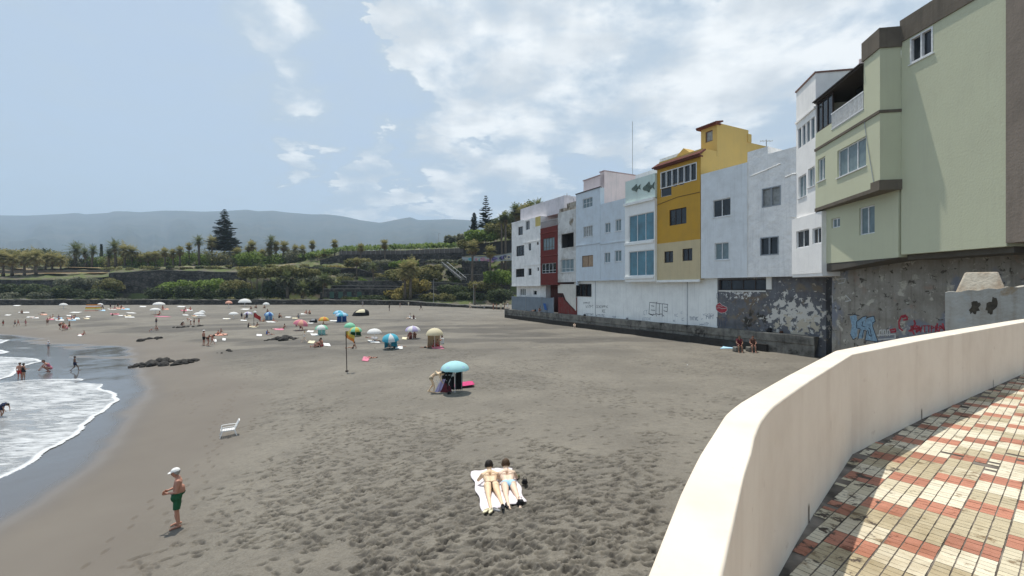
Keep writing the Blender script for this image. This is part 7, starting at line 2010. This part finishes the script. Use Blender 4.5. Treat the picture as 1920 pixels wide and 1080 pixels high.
# tents
def tent(u, vg, v0, wpx, col, label, door='cream', striped=False):
    g = G(u, vg); H = (vg - v0) * g.y / F; Rr = wpx * g.y / F / 2; e = empty('beach_tent', g, 0, label, 'tent'); mb = MB()
    V = []; n, k = 20, 8
    for j in range(k + 1):
        for i in range(n):
            a = 2 * math.pi * i / n; t = j / k; rr_ = Rr * math.cos(t * math.pi / 2) ** .7; V.append((rr_ * math.cos(a) - .25 * Rr * 0 + t * Rr * .35, rr_ * .8 * math.sin(a), H * math.sin(t * math.pi / 2) + .02 * (i % 5 == 0)))
    fs = [(j * n + i, j * n + (i + 1) % n, (j + 1) * n + (i + 1) % n, (j + 1) * n + i) for j in range(k) for i in range(n)]
    mb.add(V, fs).build('tent_shell', CL[col], e, smooth=True)
    # pale opening panel on the viewer's side
    m = MB(); vs = []
    for j in range(5):
        for i in range(7):
            a = R(-125 + 75 * i / 6); t = .35 + .6 * j / 4; rr_ = Rr * math.cos(t * math.pi / 2) ** .7 * 1.03 + .02; vs.append((rr_ * math.cos(a) + t * Rr * .35, rr_ * .8 * math.sin(a) - .03, H * math.sin(t * math.pi / 2) + .03))
    m.add(vs, [(j * 7 + i, j * 7 + i + 1, (j + 1) * 7 + i + 1, (j + 1) * 7 + i) for j in range(4) for i in range(6)]).build('door_panel', CL[door], e, smooth=True)
tent(676, 592, 580, 31, 'black', 'black dome beach tent with a cream top panel at the far centre', 'cream'); tent(587, 605, 598, 15, 'black', 'small black pop up shelter left of the orange parasol', 'grey')
g = G(174, 583); e = empty('striped_shelter', g, 0, 'orange, white and yellow striped beach shelter near the sea wall', 'shelter'); s_ = g.y / F
for i, c in enumerate(['orange', 'white', 'orange', 'yellow', 'cream', 'peach']):
    m = MB(); z0, z1 = 12 * s_ * (1 - (i + 1) / 6), 12 * s_ * (1 - i / 6); w0, w1 = 9.5 * s_, 9.5 * s_
    m.add([(-w0, -.9 * (1 - z0 / 3), z0), (w0, -.9 * (1 - z0 / 3), z0), (w1, -.9 * (1 - z1 / 3), z1), (-w1, -.9 * (1 - z1 / 3), z1), (-w0, .9, z0), (w0, .9, z0), (w1, .9, z1), (-w1, .9, z1)], [(0, 1, 2, 3), (4, 7, 6, 5), (0, 3, 7, 4), (1, 5, 6, 2)]); m.build('stripe', CL[c], e)

# flags
def flag(u, vb, vt, cols, label, w=.9, h=.6, lean=0, fx=1):
    g = G(u, vb); H = (vb - vt) * g.y / F; e = empty('flag_pole', g, 0, label, 'flag'); m = MB(); m.tube([(0, 0, -.2), (lean, 0, H)], .035, 8); m.tube([(0, 0, 0), (0, 0, .1)], .12, 10); m.build('pole', simple('dark_pole', (.05, .035, .03)), e)
    n = 12; 
    for b_, c in enumerate(cols):
        vs = []
        for i in range(n + 1):
            t = i / n
            for k in (0, 1):
                q = (b_ + k) / len(cols); vs.append((lean + fx * w * t * (.9), .12 * math.sin(t * 8 + q * 2), H - .02 - h * q - .55 * t * t * w + .04 * math.sin(t * 7)))
        m = MB(); m.add(vs, [(2 * i, 2 * i + 1, 2 * i + 3, 2 * i + 2) for i in range(n)]); m.build('flag_cloth', CL[c], e, smooth=True)
flag(650.5, 697, 621, ['yellow', 'orange'], 'tall dark pole with a yellow and orange flag on the open sand', w=.72, h=.55, lean=-.08)
flag(476, 608, 587, ['red'], 'red flag on a short pole among the white parasols', w=1.25, h=.75)

# towels with no parasol (u, v, length px, label)
TL2 = [(820, 652, 22, 'pink', 'pink towel in front of the pale yellow parasol'), (748, 652, 14, 'white', 'white towel right of the turquoise parasol'), (759, 635, 10, 'cream', 'pale towel left of the lilac parasol'), (686, 674, 12, 'pink', 'pale pink towel under the lying woman right of the flag'),
       (701, 641, 18, 'white', 'white towel on the sand in front of the plain white parasol'), (702, 634, 12, 'grey', 'grey towel under the plain white parasol'), (590, 628, 14, 'white', 'white towel left of the white and green parasol'), (613, 647, 12, 'white', 'white towel right of the sitting pair'),
       (584, 642, 12, 'cream', 'cream towel beside the standing person near the rocks'), (523, 618, 18, 'pink', 'pale pink towel under the sunbather near the middle rocks'), (486, 629, 10, 'white', 'white towel left of the middle rocks'),
       (475, 613, 16, 'cream', 'cream towel between the couple behind the middle rocks'), (413, 628, 20, 'peach', 'peach towel under the group at the waterside rocks'), (403, 639, 6, 'white', 'small white bundle of cloth nearer the waterside group'), (420, 637, 6, 'white', 'second small white bundle right of the waterside group'),
       (457, 601, 12, 'white', 'white towel in front of the pale lilac parasol'), (425, 598, 14, 'white', 'white towel left of the pale lilac parasol'), (540, 595, 10, 'white', 'white towel right of the blue dotted parasol'), (626, 602, 14, 'white', 'white towel left of the blue parasols'), (570, 589, 12, 'white', 'white towel of the pair sitting alone left of the blue parasols'),
       (553, 597, 10, 'cream', 'cream towel near the salmon parasol'), (583, 606, 10, 'white', 'pale towel beside the small black shelter'), (582, 622, 12, 'white', 'pale towel right of the salmon parasol'), (460, 580, 14, 'white', 'white cloth under the largest white parasol'),
       (142, 586, 18, 'white', 'broad white towel in the left group'), (130, 592, 10, 'white', 'white towel in front of the broad one in the left group'), (45, 586, 20, 'white', 'long white towel near the left edge'), (15, 591, 10, 'white', 'small white towel near the left edge'), (165, 594, 8, 'white', 'short pale towel left of the lone dark figure'),
       (246, 587, 15, 'white', 'white towel below the striped shelter to its right'), (228, 592, 12, 'white', 'pale towel left of the bumpy white one'), (243, 595, 18, 'white', 'bumpy white towel in the left middle'), (305, 594, 24, 'pink', 'pink white towel below the stacked white parasols'), (348, 591, 10, 'white', 'small white towel left of the wide flat parasol'),
       (376, 592, 16, 'white', 'white towel directly below the wide flat parasol'), (57, 595, 14, 'white', 'pale towel behind the bathers at the left'), (425, 598, 8, 'cream', 'cream towel by the left white parasol'), (150, 629, 7, 'white', 'white towel under the child sitting by the runnel'), (210, 580, 14, 'white', 'white towel in the dark clad group near the sea wall'), (340, 575, 14, 'white', 'pale towel close to the sea wall right of the broad parasol'),
       (268, 575, 12, 'white', 'pale towel close to the sea wall left of the broad parasol'), (775, 597, 8, 'white', 'white towel of the lone pair in front of the sea wall'), (812, 636, 10, 'cream', 'cream towel behind the pale yellow parasol'), (32, 573, 12, 'white', 'white towel close to the sea wall at the left edge'), (508, 604, 16, 'white', 'white towel below the blue dotted parasol')]
for (u, v, w_, c, lb) in TL2:
    hv = max(.9, .42 * (v - 540) ** 2 / 5200 * 3.2); sk = random.uniform(-.25, .25) * w_
    towel([(u - w_ / 2 + sk, v - hv), (u + w_ / 2 + sk, v - hv * .8), (u + w_ / 2 - sk, v + hv), (u - w_ / 2 - sk, v + hv * .7)], CL[c], lb, lift=.05, nx=6, ny=6)
towel([(1360, 648), (1385, 651), (1412, 655), (1350, 654)], CL['lblue'], 'light blue towel on the sand below the seated couple by the ledge', lift=.05)

# more people
T_, B_, S_, SH = 'shorts', 'bikini_bottom', 'swimsuit', 'shirt'
def bk(c): return {'bikini_bottom': c, 'bikini_top': c}
PE = [
 (91, 657, 19, 'stand_carry', False, 'red', {T_: 'grey', SH: 'white', 'cap': 'white'}, 'grey', 170, 'bather in a white shirt standing in the thin water behind the pink clad one'),
 (91, 698, 24, 'crouch', True, 'red', {S_: 'pink'}, 'brown', 150, 'person in pink crouching in the shallow water'),
 (37, 714, 34, 'stand', False, 'red', {T_: 'red'}, 'brown', 20, 'left one of the couple standing in the foam'), (44, 714, 33, 'stand_carry', True, 'tan', {S_: 'black'}, 'dark', -10, 'right one of the couple standing in the foam'),
 (140, 696, 28, 'walk', False, 'dark', {T_: 'navy'}, 'dark', -60, 'slim dark haired child walking on the wet sand'),
 (4, 784, 30, 'bend', False, 'tan', {T_: 'navy', SH: 'navy'}, 'dark', -100, 'person in navy bending down in the foam at the left edge'),
 (156, 628, 8, 'sit', False, 'red', {T_: 'red'}, 'brown', 120, 'child sitting on the sand beside the far runnel'),
 (6, 611, 10, 'stand', False, 'dark', {T_: 'red'}, 'dark', 90, 'small bather walking at the left edge by the far water'), (28, 612, 12, 'walk', False, 'tan', {T_: 'navy'}, 'dark', -90, 'left one of two bathers walking by the far water'), (34, 611, 12, 'walk', True, 'red', bk('red'), 'brown', -90, 'right one of two bathers walking by the far water'),
 (48, 611, 12, 'stand', True, 'red', bk('pink'), 'brown', 0, 'bather standing behind the walking pair by the far water'), (89, 610, 13, 'stand', False, 'tan', {T_: 'brown'}, 'dark', 60, 'lone dark bather between the two far groups'),
 (113, 618, 14, 'bend', False, 'red', {T_: 'black'}, 'dark', -90, 'leftmost of the bending group digging in the wet sand'), (118, 620, 15, 'stand', False, 'red', {T_: 'red'}, 'brown', 0, 'pink skinned adult standing in the middle of the digging group'), (124, 619, 14, 'crouch', True, 'red', bk('pink'), 'blond', 90, 'crouching member of the digging group'), (130, 618, 15, 'walk', False, 'tan', {T_: 'black'}, 'dark', 90, 'dark haired person at the right of the digging group'),
 (293, 609, 13, 'stand', False, 'dark', {T_: 'navy'}, 'dark', 180, 'dark slim figure standing left of the sitting beach group'), (295, 620, 10, 'crouch', True, 'red', {S_: 'white'}, 'brown', 180, 'person in white crouching by the small left rocks'), (285, 622, 7, 'sit_knees', False, 'red', {T_: 'white', 'cap': 'white'}, 'brown', 120, 'tiny seated person left of the crouching one in white'),
 (341, 611, 9, 'crouch', False, 'red', {T_: 'black', 'cap': 'white', SH: 'black'}, 'dark', -90, 'person in black crouching over the dark mound'), (357, 609, 13, 'bend', True, 'red', bk('white'), 'blond', 90, 'person bending right of the one in black'), (364, 609, 12, 'stand', False, 'red', {T_: 'brown'}, 'brown', 90, 'middle standing figure beside the dark mound'), (373, 608, 12, 'stand', False, 'red', {T_: 'red'}, 'dark', 90, 'right standing figure beside the dark mound'),
 (382, 648, 29, 'stand', False, 'red', {T_: 'black', 'cap': 'white'}, 'brown', -30, 'tall bather in black trunks standing left of the waterside group'), (391, 649, 24, 'bend', True, 'red', bk('black'), 'dark', -90, 'woman bending forward in the waterside group'), (398, 646, 18, 'walk', True, 'red', bk('red'), 'blond', -90, 'person behind the bending woman in the waterside group'),
 (408, 628, 9, 'sit_knees', False, 'red', {T_: 'navy'}, 'dark', -90, 'left seated person on the peach towel'), (413, 626, 10, 'sit', True, 'tan', bk('black'), 'dark', 160, 'dark haired seated person on the peach towel'), (420, 629, 8, 'supine', False, 'red', {T_: 'black'}, 'brown', -90, 'person lying at the right end of the peach towel'),
 (345, 590, 10, 'stand', False, 'red', {T_: 'black'}, 'dark', 0, 'lone standing figure left of the wide flat parasol'), (305, 583, 11, 'stand', True, 'red', bk('red'), 'brown', 0, 'standing person right of the front white parasol'), (298, 591, 8, 'sit', False, 'red', {T_: 'red'}, 'brown', 100, 'person sitting on the pink white towel'), (42, 588, 7, 'sit_knees', True, 'tan', bk('black'), 'dark', 90, 'dark seated figure at the long white towel'),
 (82, 587, 6, 'prone', False, 'dark', {T_: 'black'}, 'dark', 80, 'dark figure lying on the sand left of the white towel cluster'), (210, 592, 5, 'sit_knees', False, 'dark', {T_: 'black'}, 'dark', 0, 'lone dark seated figure in the open far sand'),
 (157, 571, 9, 'stand', True, 'red', bk('red'), 'brown', 0, 'person in red left of the striped shelter'), (193, 579, 9, 'sit_knees', False, 'tan', {T_: 'black', SH: 'black'}, 'dark', 90, 'dark seated person right of the striped shelter'), (207, 579, 10, 'stand_carry', False, 'tan', {T_: 'navy', SH: 'black'}, 'dark', 0, 'person standing in the dark clad group'), (221, 578, 11, 'stand', False, 'tan', {T_: 'black', SH: 'black'}, 'dark', 0, 'rightmost standing member of the dark clad group'), (214, 580, 7, 'sit', True, 'red', bk('pink'), 'brown', 160, 'pink seated member of the dark clad group'),
 (465, 614, 9, 'sit_knees', False, 'tan', {T_: 'navy', SH: 'black'}, 'dark', -60, 'left seated person on the cream towel behind the rocks'), (481, 613, 9, 'sit', True, 'tan', bk('black'), 'dark', 80, 'right seated person on the cream towel behind the rocks'),
 (532, 616, 9, 'sit', True, 'tan', bk('brown'), 'dark', 90, 'sunbather sitting at the right end of the pale pink towel'), (515, 618, 6, 'prone', True, 'pale', bk('pink'), 'brown', 90, 'sunbather lying at the left end of the pale pink towel'),
 (500, 627, 9, 'sit_knees', False, 'tan', {T_: 'blue', SH: 'blue'}, 'dark', -90, 'dark haired person in blue beside the middle rocks'), (507, 628, 7, 'supine', True, 'red', bk('lblue'), 'dark', 90, 'person in light blue lying beside the middle rocks'),
 (453, 598, 12, 'stand', False, 'tan', {T_: 'black', SH: 'navy'}, 'dark', 0, 'dark clad person standing left of the pale lilac parasol'), (463, 600, 13, 'sit_step', False, 'tan', {T_: 'navy', SH: 'black'}, 'dark', 90, 'dark clad person sitting under the pale lilac parasol'),
 (523, 596, 9, 'sit_knees', False, 'tan', {T_: 'black'}, 'dark', -90, 'seated figure right of the blue dotted parasol'), (494, 603, 7, 'sit', False, 'red', {T_: 'orange'}, 'blond', 90, 'seated child left of the blue dotted parasol'), (514, 603, 7, 'sit', True, 'red', bk('red'), 'brown', -90, 'seated child right under the blue dotted parasol'),
 (501, 586, 7, 'sit_knees', False, 'tan', {T_: 'navy'}, 'dark', 0, 'seated figure just behind the blue dotted parasol'), (470, 580, 6, 'sit_knees', False, 'tan', {T_: 'black'}, 'dark', 0, 'left seated figure near the largest white parasol'), (481, 578, 8, 'sit_knees', False, 'tan', {T_: 'black'}, 'dark', 90, 'middle seated figure right of the largest white parasol'), (497, 578, 6, 'sit_knees', False, 'tan', {T_: 'black'}, 'dark', 90, 'right seated figure under the small white parasol'),
 (560, 596, 8, 'sit_knees', False, 'tan', {T_: 'grey', SH: 'grey'}, 'dark', 60, 'grey clad person sitting behind the salmon parasol'), (575, 589, 8, 'sit_knees', True, 'red', bk('brown'), 'brown', 160, 'left one of the pair sitting alone left of the blue parasols'), (581, 589, 8, 'sit_knees', False, 'red', {T_: 'black'}, 'dark', 180, 'right one of the pair sitting alone left of the blue parasols'),
 (563, 620, 13, 'sit_step', False, 'tan', {T_: 'dred', SH: 'dred'}, 'dark', -90, 'person in dark red sitting under the salmon parasol'), (555, 612, 9, 'sit_knees', True, 'red', bk('red'), 'brown', -60, 'pink skinned person under the salmon parasol'), (605, 610, 7, 'sit', False, 'tan', {T_: 'black'}, 'dark', 80, 'dark figure lounging under the orange parasol'),
 (571, 642, 21, 'walk', True, 'pale', {S_: 'white'}, 'blond', 100, 'slim person in white standing right of the middle rocks'), (597, 651, 15, 'sit', True, 'red', bk('black'), 'brown', 100, 'left one of the sitting pair on the sand by the flag'), (604, 650, 17, 'sit_knees', False, 'red', {T_: 'red'}, 'dark', 90, 'right one of the sitting pair on the sand by the flag'), (590, 652, 8, 'crouch', True, 'red', bk('pink'), 'blond', -90, 'small pink child in front of the sitting pair'),
 (662, 654, 14, 'sit', True, 'tan', bk('black'), 'dark', 100, 'person sitting with legs out right of the flag pole'), (598, 622, 8, 'crouch', False, 'red', {T_: 'white'}, 'dark', 0, 'person hidden behind the pale curtain of the white and green parasol'),
 (697, 672, 12, 'supine', True, 'red', bk('black'), 'dark', -85, 'woman lying with a raised knee on the sand right of the flag'), (704, 640, 6, 'supine', False, 'tan', {T_: 'black'}, 'dark', -90, 'dark figure lying under the plain white parasol'), (692, 634, 6, 'prone', True, 'tan', bk('grey'), 'brown', 70, 'person lying behind the plain white parasol'),
 (731, 654, 17, 'sit_step', True, 'tan', {S_: 'white'}, 'dark', 180, 'dark haired person in white sitting under the turquoise parasol'), (741, 652, 11, 'sit', False, 'red', {T_: 'black'}, 'dark', 90, 'person with legs out under the turquoise parasol'), (752, 650, 8, 'prone', False, 'tan', {T_: 'grey'}, 'dark', 80, 'person lying right of the turquoise parasol'),
 (770, 635, 15, 'sit_knees', False, 'red', {T_: 'dred', SH: 'dred'}, 'dark', 160, 'left person in dark red under the lilac parasol'), (777, 634, 14, 'sit_knees', True, 'tan', bk('maroon'), 'dark', 200, 'right person sitting under the lilac parasol'),
 (812, 651, 13, 'sit', True, 'red', bk('red'), 'brown', 100, 'pink skinned person sitting left under the pale yellow parasol'), (822, 650, 14, 'sit_knees', False, 'red', {T_: 'red'}, 'brown', 100, 'person sitting in the middle under the pale yellow parasol'), (831, 645, 16, 'sit_knees', False, 'red', {T_: 'white', SH: 'white'}, 'dark', 90, 'person in a white shirt at the right of the pale yellow parasol'), (798, 652, 6, 'prone', False, 'tan', {T_: 'black'}, 'dark', -90, 'person lying with dark hair at the left end of the pink towel'),
 (768, 598, 12, 'sit', True, 'pale', {S_: 'white'}, 'brown', 160, 'white clad person of the lone pair in front of the sea wall'), (776, 598, 8, 'sit_knees', False, 'tan', {T_: 'navy', SH: 'navy'}, 'dark', 180, 'navy clad person of the lone pair in front of the sea wall'),
 (680, 576, 14, 'stand', False, 'tan', {T_: 'grey', SH: 'grey'}, 'dark', 0, 'grey figure standing behind the black dome tent'), (730, 583, 14, 'stand', False, 'dark', {T_: 'black', SH: 'black'}, 'dark', 90, 'left dark figure walking on the empty far sand'), (789, 582, 14, 'walk', False, 'dark', {T_: 'black', SH: 'black'}, 'dark', -90, 'right dark figure walking on the empty far sand'), (750, 577, 10, 'stand', True, 'tan', {S_: 'grey'}, 'brown', 0, 'pale grey figure between the two dark walkers'), (766, 574, 8, 'stand', False, 'pale', {T_: 'white', SH: 'cream'}, 'blond', 0, 'cream clad figure in front of the sea wall'),
 (881, 580, 14, 'walk', True, 'pale', {S_: 'cream'}, 'blond', -90, 'pale figure walking towards the houses on the right'), (925, 581, 13, 'stand', False, 'red', {T_: 'brown'}, 'dark', 60, 'bather in brown at the foot of the path to the houses'), (931, 581, 12, 'stand', True, 'tan', bk('cream'), 'brown', 160, 'second bather in cream at the foot of the path'), (939, 582, 18, 'stand', False, 'pale', {T_: 'cream', SH: 'cream'}, 'brown', 0, 'tallest figure in cream at the foot of the path'), (946, 581, 13, 'stand', True, 'tan', {S_: 'black'}, 'dark', 90, 'figure in black at the foot of the path'), (952, 581, 14, 'walk', False, 'red', {T_: 'white', SH: 'white'}, 'dark', 90, 'figure in white beside the end of the stone ledge'),
 (900, 578, 6, 'sit', False, 'tan', {T_: 'navy', SH: 'navy'}, 'dark', 90, 'dark seated figure left of the path group'), (908, 579, 6, 'sit_knees', False, 'tan', {T_: 'black', SH: 'grey'}, 'dark', 0, 'grey seated figure left of the path group'),
 (1077, 614, 9, 'sit_knees', True, 'pale', {S_: 'white'}, 'dark', 180, 'tiny seated figure in white at the foot of the stone ledge'),
]
for q in PE: person(*q)
rs = random.Random(77)
for i in range(20):
    u = rs.choice([rs.uniform(55, 430), rs.uniform(90, 280)]); v = rs.uniform(577, 601); c = rs.choice(['white', 'white', 'cream', 'pink', 'lblue', 'peach']); w_ = rs.uniform(9, 17)
    towel([(u - w_ / 2, v - 1.2), (u + w_ / 2, v - 1.0), (u + w_ / 2 + 1, v + 1.2), (u - w_ / 2 + 1, v + 1.0)], CL[c], 'one of many towels with sunbathers spread over the far left sand', lift=.05, nx=5, ny=5, group='towels on the far left sand')
    wm = rs.random() < .5
    person(u + rs.uniform(-3, 3), v, 7, rs.choice(['sit', 'sit_knees', 'supine', 'prone']), wm, rs.choice(['red', 'tan', 'pale']), bk(rs.choice(['black', 'red', 'blue'])) if wm else {T_: rs.choice(['black', 'navy', 'red'])}, rs.choice(['dark', 'brown']), rs.uniform(60, 200), 'small sunbather on a towel in the far left crowd', 'sunbathers on the far left sand')
# seated couple on a step by the ledge
for (u, sk_, wr, lb, hr) in ((1386, 'tan', {T_: 'maroon', SH: 'maroon'}, 'left one of the dark clad couple sitting against the stone ledge', 'dark'), (1411, 'red', {T_: 'brown', SH: 'brown'}, 'right one of the couple against the stone ledge with pale legs', 'dark')):
    g = G(u, 660); person(u, 660, 31, 'sit_step', False, sk_, wr, hr, 165, lb)
    e = empty('stone_block', (g.x, g.y, g.z), 0, 'low dark stone block under the %s seated person by the ledge' % ('left' if u < 1400 else 'right'), 'stone'); m = MB(); m.box(-.35, .35, -.1, .55, -.2, .43); m.build('block', LE, e, bevel=.04)
# things on the ledge
def on_ledge(u, v): 
    q = P1.pt(u, v, -.2); q.z = 2.0; return q
bag(1440, 622, 1.5, 'black', 'large black bag lying on the stone ledge near its end', at=on_ledge(1440, 622)); bag(1462, 628, .9, 'brown', 'flat brown bundle on the ledge right of the large black bag', at=on_ledge(1462, 625))
bag(1004, 590, 1.7, 'black', 'black rucksack pile on the ledge below the red house', at=on_ledge(1004, 590)); bag(1010, 590, 1.3, 'navy', 'navy rucksack on the ledge beside the blue chair', at=on_ledge(1012, 590)); bag(1094, 592, 1.0, 'black', 'dark sack on the ledge under the scribbled lines', at=on_ledge(1094, 592)); bag(1174, 600, 1.0, 'grey', 'grey sack on the ledge below the white base wall', at=on_ledge(1174, 600))
g = on_ledge(1024, 588); ch = empty('folding_chair', g, 2.2, 'bright blue folding beach chair standing on the stone ledge', 'chair'); m = MB(); m.box(-.3, .3, -.3, .3, .42, .46); m.build('seat', CL['blue'], ch)
m = MB(); m.add([(-.3, .28, .44), (.3, .28, .44), (.3, .6, 1.5), (-.3, .6, 1.5), (-.3, .32, .44), (.3, .32, .44), (.3, .64, 1.5), (-.3, .64, 1.5)], [(0, 1, 2, 3), (7, 6, 5, 4), (0, 3, 7, 4), (1, 5, 6, 2), (3, 2, 6, 7)]); m.build('backrest', CL['blue'], ch)
for x in (-.3, .3):
    for y in (-.3, .3): m = MB(); m.tube([(x, y, 0), (x, y * .8, .44)], .02, 6); m.build('leg', FRG, ch)
for i, (u, c, ps) in enumerate(((1001, 'navy', 'sit'), (1012, 'black', 'sit_knees'))):
    q = on_ledge(u, 590); person(u, 590, 11, ps, False, 'tan', {T_: c, SH: c}, 'dark', 150, ['dark clad person sitting on the ledge left of the rucksacks', 'person in black sitting on the ledge beside the blue chair'][i], at=q)

# white plastic chair
g = G(428, 817); ch = empty('plastic_chair', g, R(124), 'white slatted plastic armchair standing alone on the packed sand', 'chair'); s_ = 39 * g.y / F / .98; ch.scale = (s_ * .80, s_ * .95, s_ * .74)
CW = simple('white_plastic', (.80, .80, .78), rough=.35, var=.04)
m = MB()
for i in range(8): y = -.27 + i * .072; m.box(-.25, .25, y, y + .055, .39 - .006 * (7 - i) * 0, .415)
m.box(-.27, -.25, -.27, .31, .36, .42); m.box(.25, .27, -.27, .31, .36, .42); m.box(-.27, .27, .30, .32, .34, .42); m.build('seat', CW, ch)
m = MB()
for i in range(5):
    x = -.22 + i * .11; m.add([(x - .035, -.27, .42), (x + .035, -.27, .42), (x + .04, -.47, .95), (x - .04, -.47, .95), (x - .035, -.25, .42), (x + .035, -.25, .42), (x + .04, -.45, .95), (x - .04, -.45, .95)], [(0, 3, 2, 1), (4, 5, 6, 7), (0, 4, 7, 3), (1, 2, 6, 5), (3, 7, 6, 2)])
m.tube([(-.27, -.26, .40), (-.26, -.465, .94), (0, -.48, .98), (.26, -.465, .94), (.27, -.26, .40)], .018, 6); m.build('backrest', CW, ch)
for sx in (-1, 1):
    m = MB(); m.tube([(.28 * sx, -.36, .64), (.30 * sx, -.05, .65), (.30 * sx, .22, .64), (.29 * sx, .28, .60)], .024, 6); m.tube([(.29 * sx, .27, .62), (.28 * sx, .29, .40)], .02, 6); m.build('armrest', CW, ch)
    for sy in (-1, 1): m = MB(); m.tube([(.25 * sx, .25 * sy, .39), (.31 * sx, .36 * sy, 0)], [.028, .02], 6); m.build('leg', CW, ch)

# rocks in the sand
ROCK = stucco('black_lava_rock', (.028, .026, .024), dirt=(.10, .095, .085), amt=.7, scale=2.2, bump=1, streak=False, lump=.8)
def rocks(u0, u1, v, hpx, n, label, seed):
    r = random.Random(seed); c = G((u0 + u1) / 2, v); Wd = (u1 - u0) * c.y / F; e = empty('rock_outcrop', c, 0, label, 'rocks'); V = []; Fc = []; hh = hpx * c.y / F
    mb = MB()
    for i in range(n):
        x = Wd * (r.random() - .5); k = 1 - abs(x / Wd * 2) ** 1.6; y = r.uniform(-.8, .8) * (1 + .3 * k); s_ = r.uniform(.25, .6) * (.4 + .6 * k) * min(1.3, hh + .35); b0 = len(mb.v)
        z = float(gz(c.x + x, c.y + y)) - c.z
        rot = Matrix.Rotation(r.uniform(0, 6), 3, 'Z') @ Matrix.Rotation(r.uniform(-.6, .6), 3, 'X'); mb.ell((x, y, z + s_ * .15), (s_ * r.uniform(.8, 1.5), s_ * r.uniform(.6, 1), s_ * r.uniform(.4, .8)), 9, 6, rot)
        for q in range(b0, len(mb.v)):
            p = Vector(mb.v[q]); d = p - Vector((x, y, z)); f_ = 1 + .5 * (float(fbm(np.array(p.x * 2.3 + p.z * 3 + i), np.array(p.y * 2.3 - p.z * 2), 3)) - .5) * 1.4; mb.v[q] = tuple(Vector((x, y, z)) + d * f_)
    mb.build('rock', ROCK, e)
rocks(256, 362, 683, 14, 46, 'long pile of black lava rocks at the edge of the wet sand', 1); rocks(500, 556, 637, 9, 30, 'black lava rocks lying in the middle of the sand', 2); rocks(264, 297, 637, 6, 12, 'small black rocks near the far runnel', 3); rocks(328, 378, 613, 5, 14, 'dark mound of sand and rocks with people around it', 4); rocks(412, 432, 660, 2, 5, 'few flat dark stones right of the long rock pile', 5)
# small litter
for i, (u, v) in enumerate([(1289, 685), (946, 611), (703, 653)]):
    g = G(u, v, .03); o = MB().ell(g, (.06, .05, .03), 8, 5).build('pebble', CL['white'] if i == 0 else ROCK); tag(o, ['small white scrap lying on the open sand before the ledge', 'small dark stone on the empty sand behind the parasols', 'dark ball like stone in front of the turquoise parasol'][i], 'scrap' if i == 0 else 'stone')
# loose boulders on the sea wall
for p_ in list(protos.values()): drop_tree(p_)

# ------------------------------------------------------------------ haze
def haze():
    m = bpy.data.materials.new('haze_air'); m.use_nodes = True; nt = m.node_tree; nt.nodes.clear()
    o = nt.nodes.new('ShaderNodeOutputMaterial'); v = nt.nodes.new('ShaderNodeVolumePrincipled'); v.inputs['Color'].default_value = (.58, .73, .90, 1); v.inputs['Density'].default_value = HAZE_D; v.inputs['Anisotropy'].default_value = .2
    nt.links.new(v.outputs[0], o.inputs['Volume'])
    b = MB().box(-9500, 9500, -3500, 9500, -6, 1150).build('haze', m); tag(b, kind='stuff')
HAZE_D = 1.55e-4
haze()
